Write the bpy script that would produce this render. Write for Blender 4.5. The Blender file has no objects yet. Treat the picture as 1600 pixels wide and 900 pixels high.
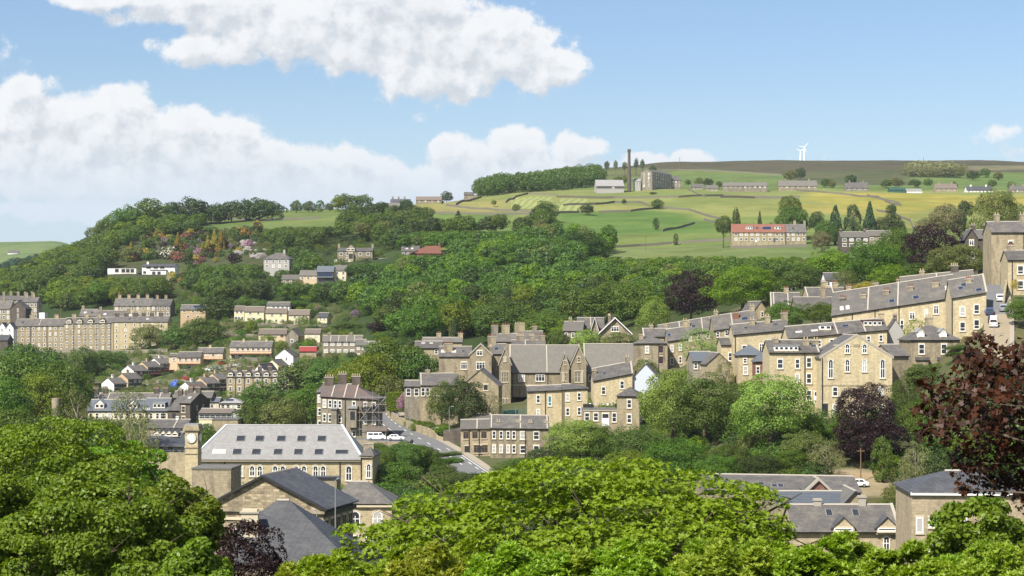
import bpy, bmesh, math, random
import numpy as np
from mathutils import Vector, Matrix

# ------------------------------------------------------------------ scene, camera, light
SC = bpy.context.scene
COL = SC.collection
F = 2800.0            # focal length in photo pixels (photo is 1600 wide)
HY = 500.0            # photo row of the eye level
ZC = 50.0             # eye height above the valley datum
PI = math.pi

cam_d = bpy.data.cameras.new("camera")
cam = bpy.data.objects.new("camera", cam_d)
COL.objects.link(cam)
cam.location = (0, 0, ZC)
cam.rotation_euler = (PI / 2, 0, 0)
cam_d.sensor_width = 36.0
cam_d.lens = 36.0 * F / 1600.0
cam_d.shift_y = -(450.0 - HY) / 1600.0
cam_d.clip_start = 0.5
cam_d.clip_end = 20000
SC.camera = cam

SUN_DIR = Vector((-0.62, -0.78, 0.0)).normalized()
SUN_EL = math.radians(48)
sd = bpy.data.lights.new("sun", 'SUN')
sd.energy = 5.0
sd.angle = math.radians(0.53)
sd.color = (1.0, 0.94, 0.84)
so = bpy.data.objects.new("sun", sd)
COL.objects.link(so)
to_sun = Vector((SUN_DIR.x * math.cos(SUN_EL), SUN_DIR.y * math.cos(SUN_EL), math.sin(SUN_EL)))
so.rotation_euler = to_sun.to_track_quat('Z', 'Y').to_euler()
so.location = (0, 0, 400)

SC.view_settings.view_transform = 'Standard'
SC.view_settings.look = 'None'
SC.view_settings.gamma = 1
SC.view_settings.use_curve_mapping = False
SC.view_settings.exposure = 0.9
SC.render.engine = 'CYCLES'
SC.render.filter_size = 1.0
SC.cycles.max_bounces = 8
SC.cycles.diffuse_bounces = 4
SC.cycles.glossy_bounces = 2
SC.cycles.transmission_bounces = 3
SC.cycles.transparent_max_bounces = 6
SC.cycles.volume_bounces = 0
SC.cycles.use_adaptive_sampling = True
SC.cycles.adaptive_threshold = 0.004
SC.cycles.use_denoising = True
try:
    SC.cycles.denoiser = 'OPENIMAGEDENOISE'
    SC.cycles.denoising_prefilter = 'NONE'
except Exception:
    pass


class NT:
    """small helper for writing node trees"""
    def __init__(self, tree):
        self.t = tree
    def n(self, typ, **kw):
        nd = self.t.nodes.new(typ)
        for k, v in kw.items():
            setattr(nd, k, v)
        return nd
    def put(self, sock, v):
        if hasattr(v, 'links') or isinstance(v, bpy.types.NodeSocket):
            self.t.links.new(v, sock)
        else:
            sock.default_value = v
    def m(self, op, a, b=0.0, c=None, clamp=False):
        nd = self.n('ShaderNodeMath', operation=op)
        nd.use_clamp = clamp
        self.put(nd.inputs[0], a)
        self.put(nd.inputs[1], b)
        if c is not None:
            self.put(nd.inputs[2], c)
        return nd.outputs[0]
    def mix(self, fac, a, b, typ='MIX'):
        nd = self.n('ShaderNodeMix', data_type='RGBA', blend_type=typ)
        self.put(nd.inputs[0], fac)
        self.put(nd.inputs[6], a)
        self.put(nd.inputs[7], b)
        return nd.outputs[2]
    def ss(self, x, lo, hi, a=0.0, b=1.0):
        nd = self.n('ShaderNodeMapRange', interpolation_type='SMOOTHSTEP')
        self.put(nd.inputs[0], x)
        nd.inputs[1].default_value = lo
        nd.inputs[2].default_value = hi
        nd.inputs[3].default_value = a
        nd.inputs[4].default_value = b
        return nd.outputs[0]
    def noise(self, vec, scale, detail=3, rough=0.55, dim='3D', out=0):
        nd = self.n('ShaderNodeTexNoise', noise_dimensions=dim)
        if vec is not None:
            self.t.links.new(vec, nd.inputs['Vector'])
        nd.inputs['Scale'].default_value = scale
        nd.inputs['Detail'].default_value = detail
        nd.inputs['Roughness'].default_value = rough
        return nd.outputs[out]
    def xyz(self, x, y, z=0.0):
        nd = self.n('ShaderNodeCombineXYZ')
        self.put(nd.inputs[0], x); self.put(nd.inputs[1], y); self.put(nd.inputs[2], z)
        return nd.outputs[0]
    def sep(self, v):
        nd = self.n('ShaderNodeSeparateXYZ')
        self.t.links.new(v, nd.inputs[0])
        return nd.outputs


def c4(c):
    return (c[0], c[1], c[2], 1.0)


# ------------------------------------------------------------------ sky with cumulus
# cumulus masses as directions: (azimuth, elevation, half widths), all in units of 100 photo pixels = 0.0357 rad
BLOBS = [(180, -4, 120, 22), (330, 8, 200, 42), (330, 78, 115, 34), (480, 50, 190, 62), (600, 10, 190, 60), (600, 80, 170, 38),
         (690, 105, 150, 62), (760, 60, 120, 62), (830, 100, 78, 52), (880, 105, 48, 32),
         (30, 150, 62, 48), (-10, 215, 120, 70), (188, 165, 55, 46), (200, 205, 110, 55), (290, 205, 115, 42), (372, 205, 52, 36),
         (430, 245, 140, 36), (520, 258, 90, 36), (600, 268, 72, 34), (150, 270, 260, 60), (380, 290, 260, 44), (90, 215, 170, 80), (300, 255, 190, 70), (470, 275, 190, 50), (640, 70, 230, 75), (450, 40, 190, 60), (770, 80, 120, 66),
         (720, 238, 62, 38), (812, 236, 66, 38), (895, 232, 58, 32), (800, 268, 190, 30), (640, 300, 260, 34), (250, 330, 420, 26),
         (1000, 250, 46, 22), (1080, 252, 46, 18), (1562, 207, 60, 30, .34), (1480, 120, 60, 36, .2), (1590, 240, 60, 24, .3), (1235, 254, 90, 18, .25),
         (10, 80, 70, 30, .3), (640, 168, 90, 24, .2), (2100, 120, 330, 60), (-700, 90, 420, 110)]

world = bpy.data.worlds.new("World")
SC.world = world
world.use_nodes = True
wt = world.node_tree
wt.nodes.clear()

g = bpy.data.node_groups.new("cloud_density", 'ShaderNodeTree')
g.interface.new_socket("u", in_out='INPUT', socket_type='NodeSocketFloat')
g.interface.new_socket("v", in_out='INPUT', socket_type='NodeSocketFloat')
g.interface.new_socket("d", in_out='OUTPUT', socket_type='NodeSocketFloat')
g.interface.new_socket("body", in_out='OUTPUT', socket_type='NodeSocketFloat')
G = NT(g)
gi = G.n('NodeGroupInput'); go = G.n('NodeGroupOutput')
gu, gv = gi.outputs[0], gi.outputs[1]
vec0 = G.xyz(gu, gv, 0.0)
wob = G.n('ShaderNodeTexNoise', noise_dimensions='3D')
g.links.new(vec0, wob.inputs['Vector'])
wob.inputs['Scale'].default_value = 1.3
wob.inputs['Detail'].default_value = 3
ws = G.sep(wob.outputs['Color'])
wu = G.m('ADD', gu, G.m('MULTIPLY', G.m('SUBTRACT', ws[0], 0.5), 0.55))
wv = G.m('ADD', gv, G.m('MULTIPLY', G.m('SUBTRACT', ws[1], 0.5), 0.35))
acc = None
for (bx, by, ba, bb, *st) in BLOBS:
    ux = G.m('MULTIPLY', G.m('SUBTRACT', wu, (bx - 800) / 100.0), 100.0 / ba)
    vy = G.m('MULTIPLY', G.m('SUBTRACT', wv, (HY - by) / 100.0), 100.0 / bb)
    r2 = G.m('MULTIPLY_ADD', ux, ux, G.m('MULTIPLY', vy, vy))
    b = G.m('SUBTRACT', 1.0, G.m('SQRT', r2))
    if st: b = G.m('SUBTRACT', G.m('MULTIPLY', b, st[0]), 0.12)
    if acc is None:
        acc = b
    else:
        nd = G.n('ShaderNodeMath', operation='SMOOTH_MAX')
        g.links.new(acc, nd.inputs[0]); g.links.new(b, nd.inputs[1]); nd.inputs[2].default_value = 0.25
        acc = nd.outputs[0]
acc = G.m('MINIMUM', G.m('MULTIPLY', acc, 1.15), 0.62)
n1 = G.noise(vec0, 2.3, 10, 0.66)
vor = G.n('ShaderNodeTexVoronoi', feature='SMOOTH_F1')
g.links.new(G.xyz(G.m('ADD', gu, G.m('MULTIPLY', ws[2], 0.25)), gv, 0.3), vor.inputs['Vector'])
vor.inputs['Scale'].default_value = 3.2
vor.inputs['Smoothness'].default_value = 0.6
dd = G.m('ADD', acc, G.m('MULTIPLY', G.m('SUBTRACT', n1, 0.50), 1.25))
dd = G.m('ADD', dd, G.m('MULTIPLY', G.m('SUBTRACT', 0.42, vor.outputs['Distance']), 0.35))
g.links.new(dd, go.inputs[0])
sm = G.m('ADD', acc, G.m('MULTIPLY', G.m('SUBTRACT', G.noise(vec0, 2.3, 3.0, 0.6), 0.5), 1.25))
sm = G.m('ADD', sm, G.m('MULTIPLY', G.m('SUBTRACT', n1, 0.5), 0.35))
g.links.new(sm, go.inputs[1])

W = NT(wt)
tc = W.n('ShaderNodeTexCoord')
s = W.sep(tc.outputs['Generated'])
yy = W.m('MAXIMUM', s[1], 0.04)
u = W.m('MULTIPLY', W.m('DIVIDE', s[0], yy), F / 100.0)
v = W.m('MULTIPLY', W.m('DIVIDE', s[2], yy), F / 100.0)
def cloud(uu, vv):
    nd = W.n('ShaderNodeGroup'); nd.node_tree = g
    W.put(nd.inputs[0], uu); W.put(nd.inputs[1], vv)
    return nd.outputs
d0, b0 = cloud(u, v)
d1, b1 = cloud(W.m('SUBTRACT', u, 0.10), W.m('ADD', v, 0.24))
alpha = W.ss(d0, 0.0, 0.36)
lit = W.ss(W.m('SUBTRACT', b0, b1), -0.44, 0.32)
edge = W.ss(d0, 0.35, 0.85, 1.0, 0.0)
lit = W.m('MULTIPLY_ADD', edge, 0.25, W.m('MULTIPLY', lit, 0.85), clamp=True)
low = W.ss(v, 1.5, 3.1)                       # towards the horizon cumulus sinks into haze
K = 9.9
ccol = W.mix(lit, c4((0.56 * K, 0.61 * K, 0.67 * K)), c4((0.93 * K, 0.94 * K, 0.95 * K)))
ccol = W.mix(low, c4((0.70 * K, 0.79 * K, 0.89 * K)), ccol)
sky = W.n('ShaderNodeTexSky', sky_type='NISHITA')
sky.sun_disc = False
sky.sun_elevation = SUN_EL
sky.sun_rotation = math.atan2(SUN_DIR.x, SUN_DIR.y)
sky.altitude = 150
sky.air_density = 1.15
sky.dust_density = 0.6
sky.ozone_density = 2.2
skyc = W.mix(1.0, sky.outputs[0], c4((1.06, 1.14, 1.29)), 'MULTIPLY')
skyc = W.mix(W.ss(v, 0.2, 4.2, 0.75, 0.0), skyc, c4((0.62 * K, 0.76 * K, 0.92 * K)))
back_fill = W.ss(W.noise(tc.outputs['Generated'], 2.6, 5, 0.55), 0.44, 0.58)  # cloud cover added behind the camera to brighten facades facing it
skyc = W.mix(W.m('MULTIPLY', back_fill, W.ss(s[1], -0.05, -0.3)), skyc, c4((0.92 * K, 0.93 * K, 0.94 * K)))
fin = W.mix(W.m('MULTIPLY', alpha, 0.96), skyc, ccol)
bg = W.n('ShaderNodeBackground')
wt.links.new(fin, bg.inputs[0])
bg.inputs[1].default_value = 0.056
wo = W.n('ShaderNodeOutputWorld')
wt.links.new(bg.outputs[0], wo.inputs[0])

# ------------------------------------------------------------------ materials
MATS = {}
def newmat(name):
    m = bpy.data.materials.new(name)
    m.use_nodes = True
    m.node_tree.nodes.clear()
    N = NT(m.node_tree)
    out = N.n('ShaderNodeOutputMaterial')
    MATS[name] = m
    return m, N, out

def principled(N, out, col, rough=0.8, spec=0.3, metal=0.0):
    b = N.n('ShaderNodeBsdfPrincipled')
    N.put(b.inputs['Base Color'], col)
    N.put(b.inputs['Roughness'], rough)
    b.inputs['Specular IOR Level'].default_value = spec
    b.inputs['Metallic'].default_value = metal
    N.t.links.new(b.outputs[0], out.inputs[0])
    return b

def paint(name, c, rough=0.6, spec=0.3, var=0.12, scale=1.5, metal=0.0):
    m, N, out = newmat(name)
    t = N.n('ShaderNodeTexCoord')
    nz = N.noise(t.outputs['Object'], scale, 4, 0.6)
    col = N.mix(N.m('MULTIPLY', nz, var * 2.0), c4(c), c4([x * 0.55 for x in c]))
    principled(N, out, col, rough, spec, metal)
    return m

def stone(name, a, b, mortar, soot, soot_amt=0.5, bw=0.62, bh=0.27):
    m, N, out = newmat(name)
    t = N.n('ShaderNodeTexCoord')
    o = N.sep(t.outputs['Object'])
    vec = N.xyz(N.m('ADD', o[0], o[1]), o[2], 0.0)
    br = N.n('ShaderNodeTexBrick')
    N.t.links.new(vec, br.inputs['Vector'])
    br.inputs['Color1'].default_value = c4(a)
    br.inputs['Color2'].default_value = c4(b)
    br.inputs['Mortar'].default_value = c4(mortar)
    br.inputs['Scale'].default_value = 1.0
    br.inputs['Brick Width'].default_value = bw
    br.inputs['Row Height'].default_value = bh
    br.inputs['Mortar Size'].default_value = 0.016
    br.inputs['Bias'].default_value = 0.0
    n1 = N.noise(vec, 1.7, 5, 0.65)
    col = N.mix(N.ss(n1, 0.36, 0.7), br.outputs[0], c4([0.5 * (a[k] + b[k]) * 0.72 for k in range(3)]))
    vec2 = N.xyz(N.m('MULTIPLY', N.m('ADD', o[0], o[1]), 1.3), N.m('MULTIPLY', o[2], 0.35), 0.0)
    n2 = N.noise(vec2, 0.5, 5, 0.62)
    oi = N.n('ShaderNodeObjectInfo')
    col = N.mix(N.m('MULTIPLY', N.ss(n2, 0.42, 0.72), soot_amt), col, c4(soot))
    hsv = N.n('ShaderNodeHueSaturation')
    N.t.links.new(col, hsv.inputs['Color'])
    N.put(hsv.inputs['Value'], N.m('MULTIPLY_ADD', oi.outputs['Random'], 0.22, 0.89))
    bs = principled(N, out, hsv.outputs[0], 0.9, 0.15)
    bp = N.n('ShaderNodeBump')
    bp.inputs['Strength'].default_value = 0.35
    bp.inputs['Distance'].default_value = 0.05
    N.put(bp.inputs['Height'], N.m('ADD', br.outputs['Fac'], N.m('MULTIPLY', n1, -0.7)))
    bp.invert = True
    N.t.links.new(bp.outputs[0], bs.inputs['Normal'])
    return m

def slate(name, a, b, lichen, amt=0.4, bw=0.7, bh=0.28, rough=0.62, spec=0.35):
    m, N, out = newmat(name)
    t = N.n('ShaderNodeTexCoord')
    o = N.sep(t.outputs['Object'])
    vec = N.xyz(N.m('ADD', o[0], N.m('MULTIPLY', o[1], 0.8)), N.m('MULTIPLY', o[2], 1.7), 0.0)
    br = N.n('ShaderNodeTexBrick')
    N.t.links.new(vec, br.inputs['Vector'])
    br.inputs['Color1'].default_value = c4(a)
    br.inputs['Color2'].default_value = c4(b)
    br.inputs['Mortar'].default_value = c4([x * 0.45 for x in a])
    br.inputs['Scale'].default_value = 1.0
    br.inputs['Brick Width'].default_value = bw
    br.inputs['Row Height'].default_value = bh
    br.inputs['Mortar Size'].default_value = 0.022
    n1 = N.noise(t.outputs['Object'], 0.55, 6, 0.68)
    n3 = N.noise(t.outputs['Object'], 2.6, 4, 0.6)
    col = N.mix(N.m('MULTIPLY', N.ss(n1, 0.42, 0.74), amt), br.outputs[0], c4(lichen))
    col = N.mix(N.m('MULTIPLY', N.ss(n3, 0.5, 0.75), 0.35), col, c4([x * 0.6 for x in a]))
    oi = N.n('ShaderNodeObjectInfo')
    hsv = N.n('ShaderNodeHueSaturation')
    N.t.links.new(col, hsv.inputs['Color'])
    N.put(hsv.inputs['Value'], N.m('MULTIPLY_ADD', oi.outputs['Random'], 0.3, 0.85))
    bs = principled(N, out, hsv.outputs[0], rough, spec)
    bp = N.n('ShaderNodeBump')
    bp.inputs['Strength'].default_value = 0.4
    bp.inputs['Distance'].default_value = 0.04
    N.put(bp.inputs['Height'], N.m('ADD', br.outputs['Fac'], N.m('MULTIPLY', n3, -0.6)))
    bp.invert = True
    N.t.links.new(bp.outputs[0], bs.inputs['Normal'])
    return m

def leafmat(name, a, b, trans=0.35, rough=0.5, spec=0.25, hue=0.02, flower=None, flower_amt=0.0):
    LK = 1.45
    a = [a[0] * LK * 1.08, a[1] * LK, a[2] * LK * .72]; b = [b[0] * LK * 1.08, b[1] * LK, b[2] * LK * .72]
    m, N, out = newmat(name)
    ge = N.n('ShaderNodeNewGeometry')
    oi = N.n('ShaderNodeObjectInfo')
    t = N.n('ShaderNodeTexCoord')
    rnd = ge.outputs['Random Per Island']
    n1 = N.noise(t.outputs['Object'], 1.6, 2, 0.5)
    f = N.m('ADD', N.m('MULTIPLY', rnd, 0.6), N.m('MULTIPLY', N.m('SUBTRACT', n1, 0.3), 1.0), clamp=True)
    col = N.mix(f, c4(a), c4(b))
    hsv = N.n('ShaderNodeHueSaturation')
    N.t.links.new(col, hsv.inputs['Color'])
    N.put(hsv.inputs['Hue'], N.m('MULTIPLY_ADD', oi.outputs['Random'], hue * 2, 0.5 - hue))
    N.put(hsv.inputs['Value'], N.m('MULTIPLY_ADD', oi.outputs['Random'], 0.3, 0.85))
    col = hsv.outputs[0]
    if flower:
        col = N.mix(N.m('LESS_THAN', N.m('FRACT', N.m('MULTIPLY', rnd, 7.31)), flower_amt), col, c4(flower))
    bs = N.n('ShaderNodeBsdfPrincipled')
    N.put(bs.inputs['Base Color'], col)
    bs.inputs['Roughness'].default_value = rough
    bs.inputs['Specular IOR Level'].default_value = spec
    tr = N.n('ShaderNodeBsdfTranslucent')
    hs2 = N.n('ShaderNodeHueSaturation')
    N.t.links.new(col, hs2.inputs['Color'])
    hs2.inputs['Saturation'].default_value = 1.1
    hs2.inputs['Value'].default_value = 1.25
    N.t.links.new(hs2.outputs[0], tr.inputs[0])
    mx = N.n('ShaderNodeMixShader')
    mx.inputs[0].default_value = trans
    N.t.links.new(bs.outputs[0], mx.inputs[1]); N.t.links.new(tr.outputs[0], mx.inputs[2])
    N.t.links.new(mx.outputs[0], out.inputs[0])
    return m

stone("stone_honey", (0.54, 0.46, 0.295), (0.45, 0.375, 0.235), (0.36, 0.30, 0.195), (0.15, 0.115, 0.075), 0.35)
stone("stone_buff", (0.40, 0.335, 0.22), (0.32, 0.27, 0.175), (0.26, 0.225, 0.155), (0.11, 0.09, 0.065), 0.65)
stone("stone_brown", (0.335, 0.285, 0.195), (0.255, 0.215, 0.15), (0.20, 0.175, 0.125), (0.075, 0.06, 0.048), 0.72)
stone("stone_grey", (0.285, 0.255, 0.195), (0.22, 0.195, 0.15), (0.15, 0.135, 0.115), (0.07, 0.062, 0.054), 0.72)
stone("stone_sooty", (0.13, 0.11, 0.09), (0.095, 0.08, 0.065), (0.08, 0.07, 0.06), (0.04, 0.035, 0.03), 0.6)
stone("stone_pediment", (0.50, 0.41, 0.27), (0.15, 0.125, 0.09), (0.13, 0.11, 0.08), (0.07, 0.06, 0.05), 0.55, 0.9, 0.36)
stone("brick_red", (0.22, 0.085, 0.055), (0.17, 0.07, 0.05), (0.2, 0.16, 0.13), (0.08, 0.05, 0.04), 0.4, 0.24, 0.09)
stone("stone_blocks", (0.46, 0.38, 0.26), (0.36, 0.30, 0.20), (0.26, 0.22, 0.16), (0.15, 0.12, 0.09), 0.4, 0.8, 0.3)
paint("render_white", (0.74, 0.73, 0.70), 0.8, 0.2, 0.1, 0.6)
paint("render_cream", (0.62, 0.55, 0.37), 0.85, 0.2, 0.12, 0.7)
paint("render_buff", (0.52, 0.42, 0.28), 0.85, 0.2, 0.14, 0.7)
paint("render_tan", (0.46, 0.34, 0.21), 0.85, 0.2, 0.14, 0.7)
paint("render_pale_blue", (0.43, 0.47, 0.52), 0.8, 0.2, 0.08, 0.5)
paint("render_grey", (0.33, 0.32, 0.30), 0.85, 0.2, 0.15, 0.7)
paint("dark_cladding", (0.075, 0.08, 0.085), 0.7, 0.3, 0.15, 0.9)
slate("slate_grey", (0.108, 0.100, 0.092), (0.078, 0.073, 0.070), (0.175, 0.16, 0.13), 0.6)
slate("slate_stone", (0.145, 0.133, 0.115), (0.118, 0.11, 0.096), (0.08, 0.075, 0.064), 0.5)
slate("slate_dark", (0.068, 0.07, 0.078), (0.050, 0.052, 0.058), (0.12, 0.12, 0.115), 0.45, 0.6, 0.36, 0.6, 0.3)
slate("slate_blue", (0.10, 0.115, 0.135), (0.085, 0.098, 0.115), (0.13, 0.135, 0.14), 0.3)
slate("slate_silver", (0.30, 0.295, 0.29), (0.24, 0.235, 0.235), (0.20, 0.18, 0.165), 0.5, 0.62, 0.32)
slate("slate_russet", (0.12, 0.10, 0.092), (0.10, 0.085, 0.08), (0.19, 0.085, 0.065), 0.7)
slate("tile_red", (0.205, 0.088, 0.062), (0.17, 0.075, 0.055), (0.24, 0.12, 0.09), 0.4, 0.4, 0.3, 0.75, 0.2)
slate("tile_brown", (0.16, 0.13, 0.105), (0.13, 0.105, 0.085), (0.13, 0.11, 0.09), 0.4)
paint("white_paint", (0.78, 0.78, 0.76), 0.4, 0.4, 0.05)
paint("cream_stone", (0.52, 0.45, 0.33), 0.85, 0.2, 0.2, 1.2)
paint("coping_stone", (0.36, 0.33, 0.28), 0.9, 0.2, 0.25, 0.9)
paint("black_iron", (0.022, 0.022, 0.024), 0.5, 0.4, 0.1)
paint("grey_metal", (0.30, 0.31, 0.32), 0.4, 0.5, 0.1, 1.0, 0.4)
paint("pole_grey", (0.22, 0.23, 0.23), 0.5, 0.4, 0.1)
paint("lead_grey", (0.24, 0.245, 0.25), 0.5, 0.4, 0.15)
paint("terracotta", (0.21, 0.095, 0.062), 0.8, 0.2, 0.2, 2)
paint("buff_pot", (0.42, 0.33, 0.20), 0.8, 0.2, 0.2, 2)
paint("timber", (0.17, 0.11, 0.065), 0.8, 0.2, 0.25, 2)
paint("maroon_paint", (0.085, 0.022, 0.028), 0.5, 0.4, 0.1)
paint("red_porch", (0.26, 0.075, 0.06), 0.7, 0.2, 0.1)
paint("red_sheet", (0.24, 0.04, 0.035), 0.5, 0.3, 0.08)
paint("bark", (0.105, 0.082, 0.06), 0.95, 0.1, 0.35, 3)
paint("bark_pale", (0.22, 0.195, 0.16), 0.9, 0.1, 0.3, 3)
paint("curtain_glare_glass", (0.42, 0.41, 0.38), 0.25, 0.5, 0.3, 2.5)
paint("shed_green", (0.035, 0.085, 0.06), 0.5, 0.3, 0.1)
paint("tarpaulin_blue", (0.03, 0.085, 0.36), 0.45, 0.4, 0.15)
paint("rock", (0.22, 0.205, 0.185), 0.95, 0.1, 0.35, 0.8)
paint("wall_stone_dry", (0.17, 0.155, 0.125), 0.95, 0.1, 0.35, 1.2)
paint("asphalt", (0.15, 0.152, 0.155), 0.9, 0.2, 0.25, 0.35)
paint("pavement_stone", (0.30, 0.265, 0.21), 0.9, 0.2, 0.2, 0.6)
paint("setts", (0.27, 0.225, 0.155), 0.9, 0.2, 0.25, 0.8)
paint("road_paint", (0.72, 0.72, 0.70), 0.7, 0.2, 0.15, 1.2)
paint("car_white", (0.78, 0.79, 0.80), 0.22, 0.6, 0.03)
paint("car_silver", (0.42, 0.45, 0.48), 0.25, 0.6, 0.03, 1, 0.4)
paint("car_blue", (0.04, 0.07, 0.13), 0.22, 0.6, 0.05)
paint("car_red", (0.42, 0.025, 0.03), 0.22, 0.6, 0.05)
paint("car_black", (0.02, 0.02, 0.023), 0.22, 0.6, 0.05)
paint("tyre", (0.018, 0.018, 0.018), 0.9, 0.1, 0.1)
paint("lamp_red", (0.35, 0.02, 0.02), 0.3, 0.5, 0.05)
paint("clock_white", (0.80, 0.79, 0.74), 0.5, 0.3, 0.03)
paint("teal_net", (0.05, 0.16, 0.17), 0.7, 0.2, 0.1)
m, N, out = newmat("glass")
t = N.n('ShaderNodeTexCoord'); oi = N.n('ShaderNodeObjectInfo')
col = N.mix(N.noise(t.outputs['Object'], 1.4, 2), c4((0.012, 0.014, 0.017)), c4((0.05, 0.054, 0.06)))
principled(N, out, col, 0.07, 0.5)
m, N, out = newmat("solar_glass")
principled(N, out, c4((0.018, 0.03, 0.06)), 0.15, 0.5)

leafmat("leaf_green", (0.030, 0.064, 0.010), (0.074, 0.124, 0.018), 0.35)
leafmat("leaf_mid", (0.034, 0.066, 0.016), (0.066, 0.112, 0.026), 0.33)
leafmat("leaf_dark", (0.016, 0.034, 0.010), (0.038, 0.064, 0.016), 0.25)
leafmat("leaf_bright", (0.055, 0.10, 0.010), (0.118, 0.172, 0.018), 0.4)
leafmat("leaf_yellow", (0.115, 0.165, 0.016), (0.215, 0.25, 0.030), 0.4)
leafmat("leaf_lime", (0.085, 0.145, 0.032), (0.175, 0.245, 0.070), 0.4)
leafmat("leaf_olive", (0.058, 0.080, 0.026), (0.108, 0.128, 0.048), 0.35)
leafmat("leaf_grey", (0.085, 0.098, 0.052), (0.16, 0.165, 0.10), 0.35)
leafmat("leaf_haze_blue", (0.014, 0.032, 0.022), (0.028, 0.052, 0.032), 0.2)  # bluish distance haze put into the far wood's leaf colour
leafmat("leaf_copper", (0.008, 0.0045, 0.0065), (0.022, 0.009, 0.012), 0.2, 0.5, 0.3)
leafmat("leaf_maple", (0.006, 0.0032, 0.0022), (0.042, 0.0125, 0.0055), 0.22, 0.5, 0.25, 0.012)
leafmat("leaf_gold", (0.13, 0.115, 0.02), (0.23, 0.19, 0.035), 0.35)
leafmat("leaf_conifer", (0.012, 0.032, 0.014), (0.028, 0.055, 0.022), 0.15)
leafmat("leaf_syc", (0.038, 0.084, 0.009), (0.125, 0.195, 0.022), 0.4, 0.5, 0.3)
leafmat("leaf_syc2", (0.05, 0.105, 0.010), (0.125, 0.195, 0.020), 0.4, 0.5, 0.3)
leafmat("leaf_maple_lime", (0.062, 0.140, 0.008), (0.170, 0.275, 0.028), 0.42, 0.5, 0.25)
leafmat("leaf_hedge2", (0.074, 0.125, 0.013), (0.235, 0.30, 0.055), 0.42, 0.5, 0.3)
leafmat("leaf_hedge", (0.066, 0.125, 0.011), (0.205, 0.285, 0.040), 0.42, 0.5, 0.3)
leafmat("flower_pink", (0.05, 0.09, 0.03), (0.10, 0.13, 0.05), 0.3, flower=(0.50, 0.22, 0.40), flower_amt=0.6)
leafmat("flower_white", (0.07, 0.10, 0.04), (0.14, 0.16, 0.07), 0.3, flower=(0.62, 0.56, 0.52), flower_amt=0.5)
leafmat("flower_crimson", (0.05, 0.06, 0.03), (0.10, 0.09, 0.05), 0.3, flower=(0.36, 0.09, 0.11), flower_amt=0.4)
leafmat("flower_yellow", (0.10, 0.11, 0.02), (0.2, 0.18, 0.03), 0.3, flower=(0.46, 0.36, 0.06), flower_amt=0.45)
leafmat("flower_orange", (0.10, 0.08, 0.02), (0.18, 0.12, 0.03), 0.3, flower=(0.38, 0.20, 0.06), flower_amt=0.4)
leafmat("flower_mauve", (0.05, 0.06, 0.04), (0.10, 0.10, 0.07), 0.3, flower=(0.30, 0.20, 0.32), flower_amt=0.5)
leafmat("flower_may", (0.06, 0.10, 0.02), (0.12, 0.16, 0.04), 0.35, flower=(0.60, 0.58, 0.42), flower_amt=0.4)

# ------------------------------------------------------------------ generic builders
RNG = random.Random(7)

def zpx(py, d):
    return ZC + (HY - py) * d / F

def xpx(px, d):
    return (px - 800.0) * d / F

def link(name, me, parent=None, mats=None):
    o = bpy.data.objects.new(name, me)
    COL.objects.link(o)
    if parent is not None:
        o.parent = parent
    if mats:
        for m in mats:
            me.materials.append(MATS[m] if isinstance(m, str) else m)
    return o

def tag(o, label, cat=None, group=None, kind=None):
    if label: o["label"] = label
    if cat: o["category"] = cat
    if group: o["group"] = group
    if kind: o["kind"] = kind
    return o

def empty(name, loc, rz=0.0):
    o = bpy.data.objects.new(name, None)
    COL.objects.link(o)
    o.location = loc
    o.rotation_euler = (0, 0, rz)
    o.empty_display_size = 0.5
    return o

def mesh_np(name, verts, faces, mat_idx=None, smooth=False):
    """verts (N,3) array, faces (M,k) array"""
    me = bpy.data.meshes.new(name)
    verts = np.ascontiguousarray(verts, dtype=np.float32)
    faces = np.ascontiguousarray(faces, dtype=np.int32)
    M, k = faces.shape
    me.vertices.add(len(verts))
    me.vertices.foreach_set("co", verts.ravel())
    me.loops.add(M * k)
    me.loops.foreach_set("vertex_index", faces.ravel())
    me.polygons.add(M)
    me.polygons.foreach_set("loop_start", np.arange(0, M * k, k, dtype=np.int32))
    if mat_idx is not None:
        me.polygons.foreach_set("material_index", np.ascontiguousarray(mat_idx, dtype=np.int32))
    if smooth:
        me.polygons.foreach_set("use_smooth", np.ones(M, dtype=bool))
    me.update(calc_edges=True)
    return me

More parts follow.
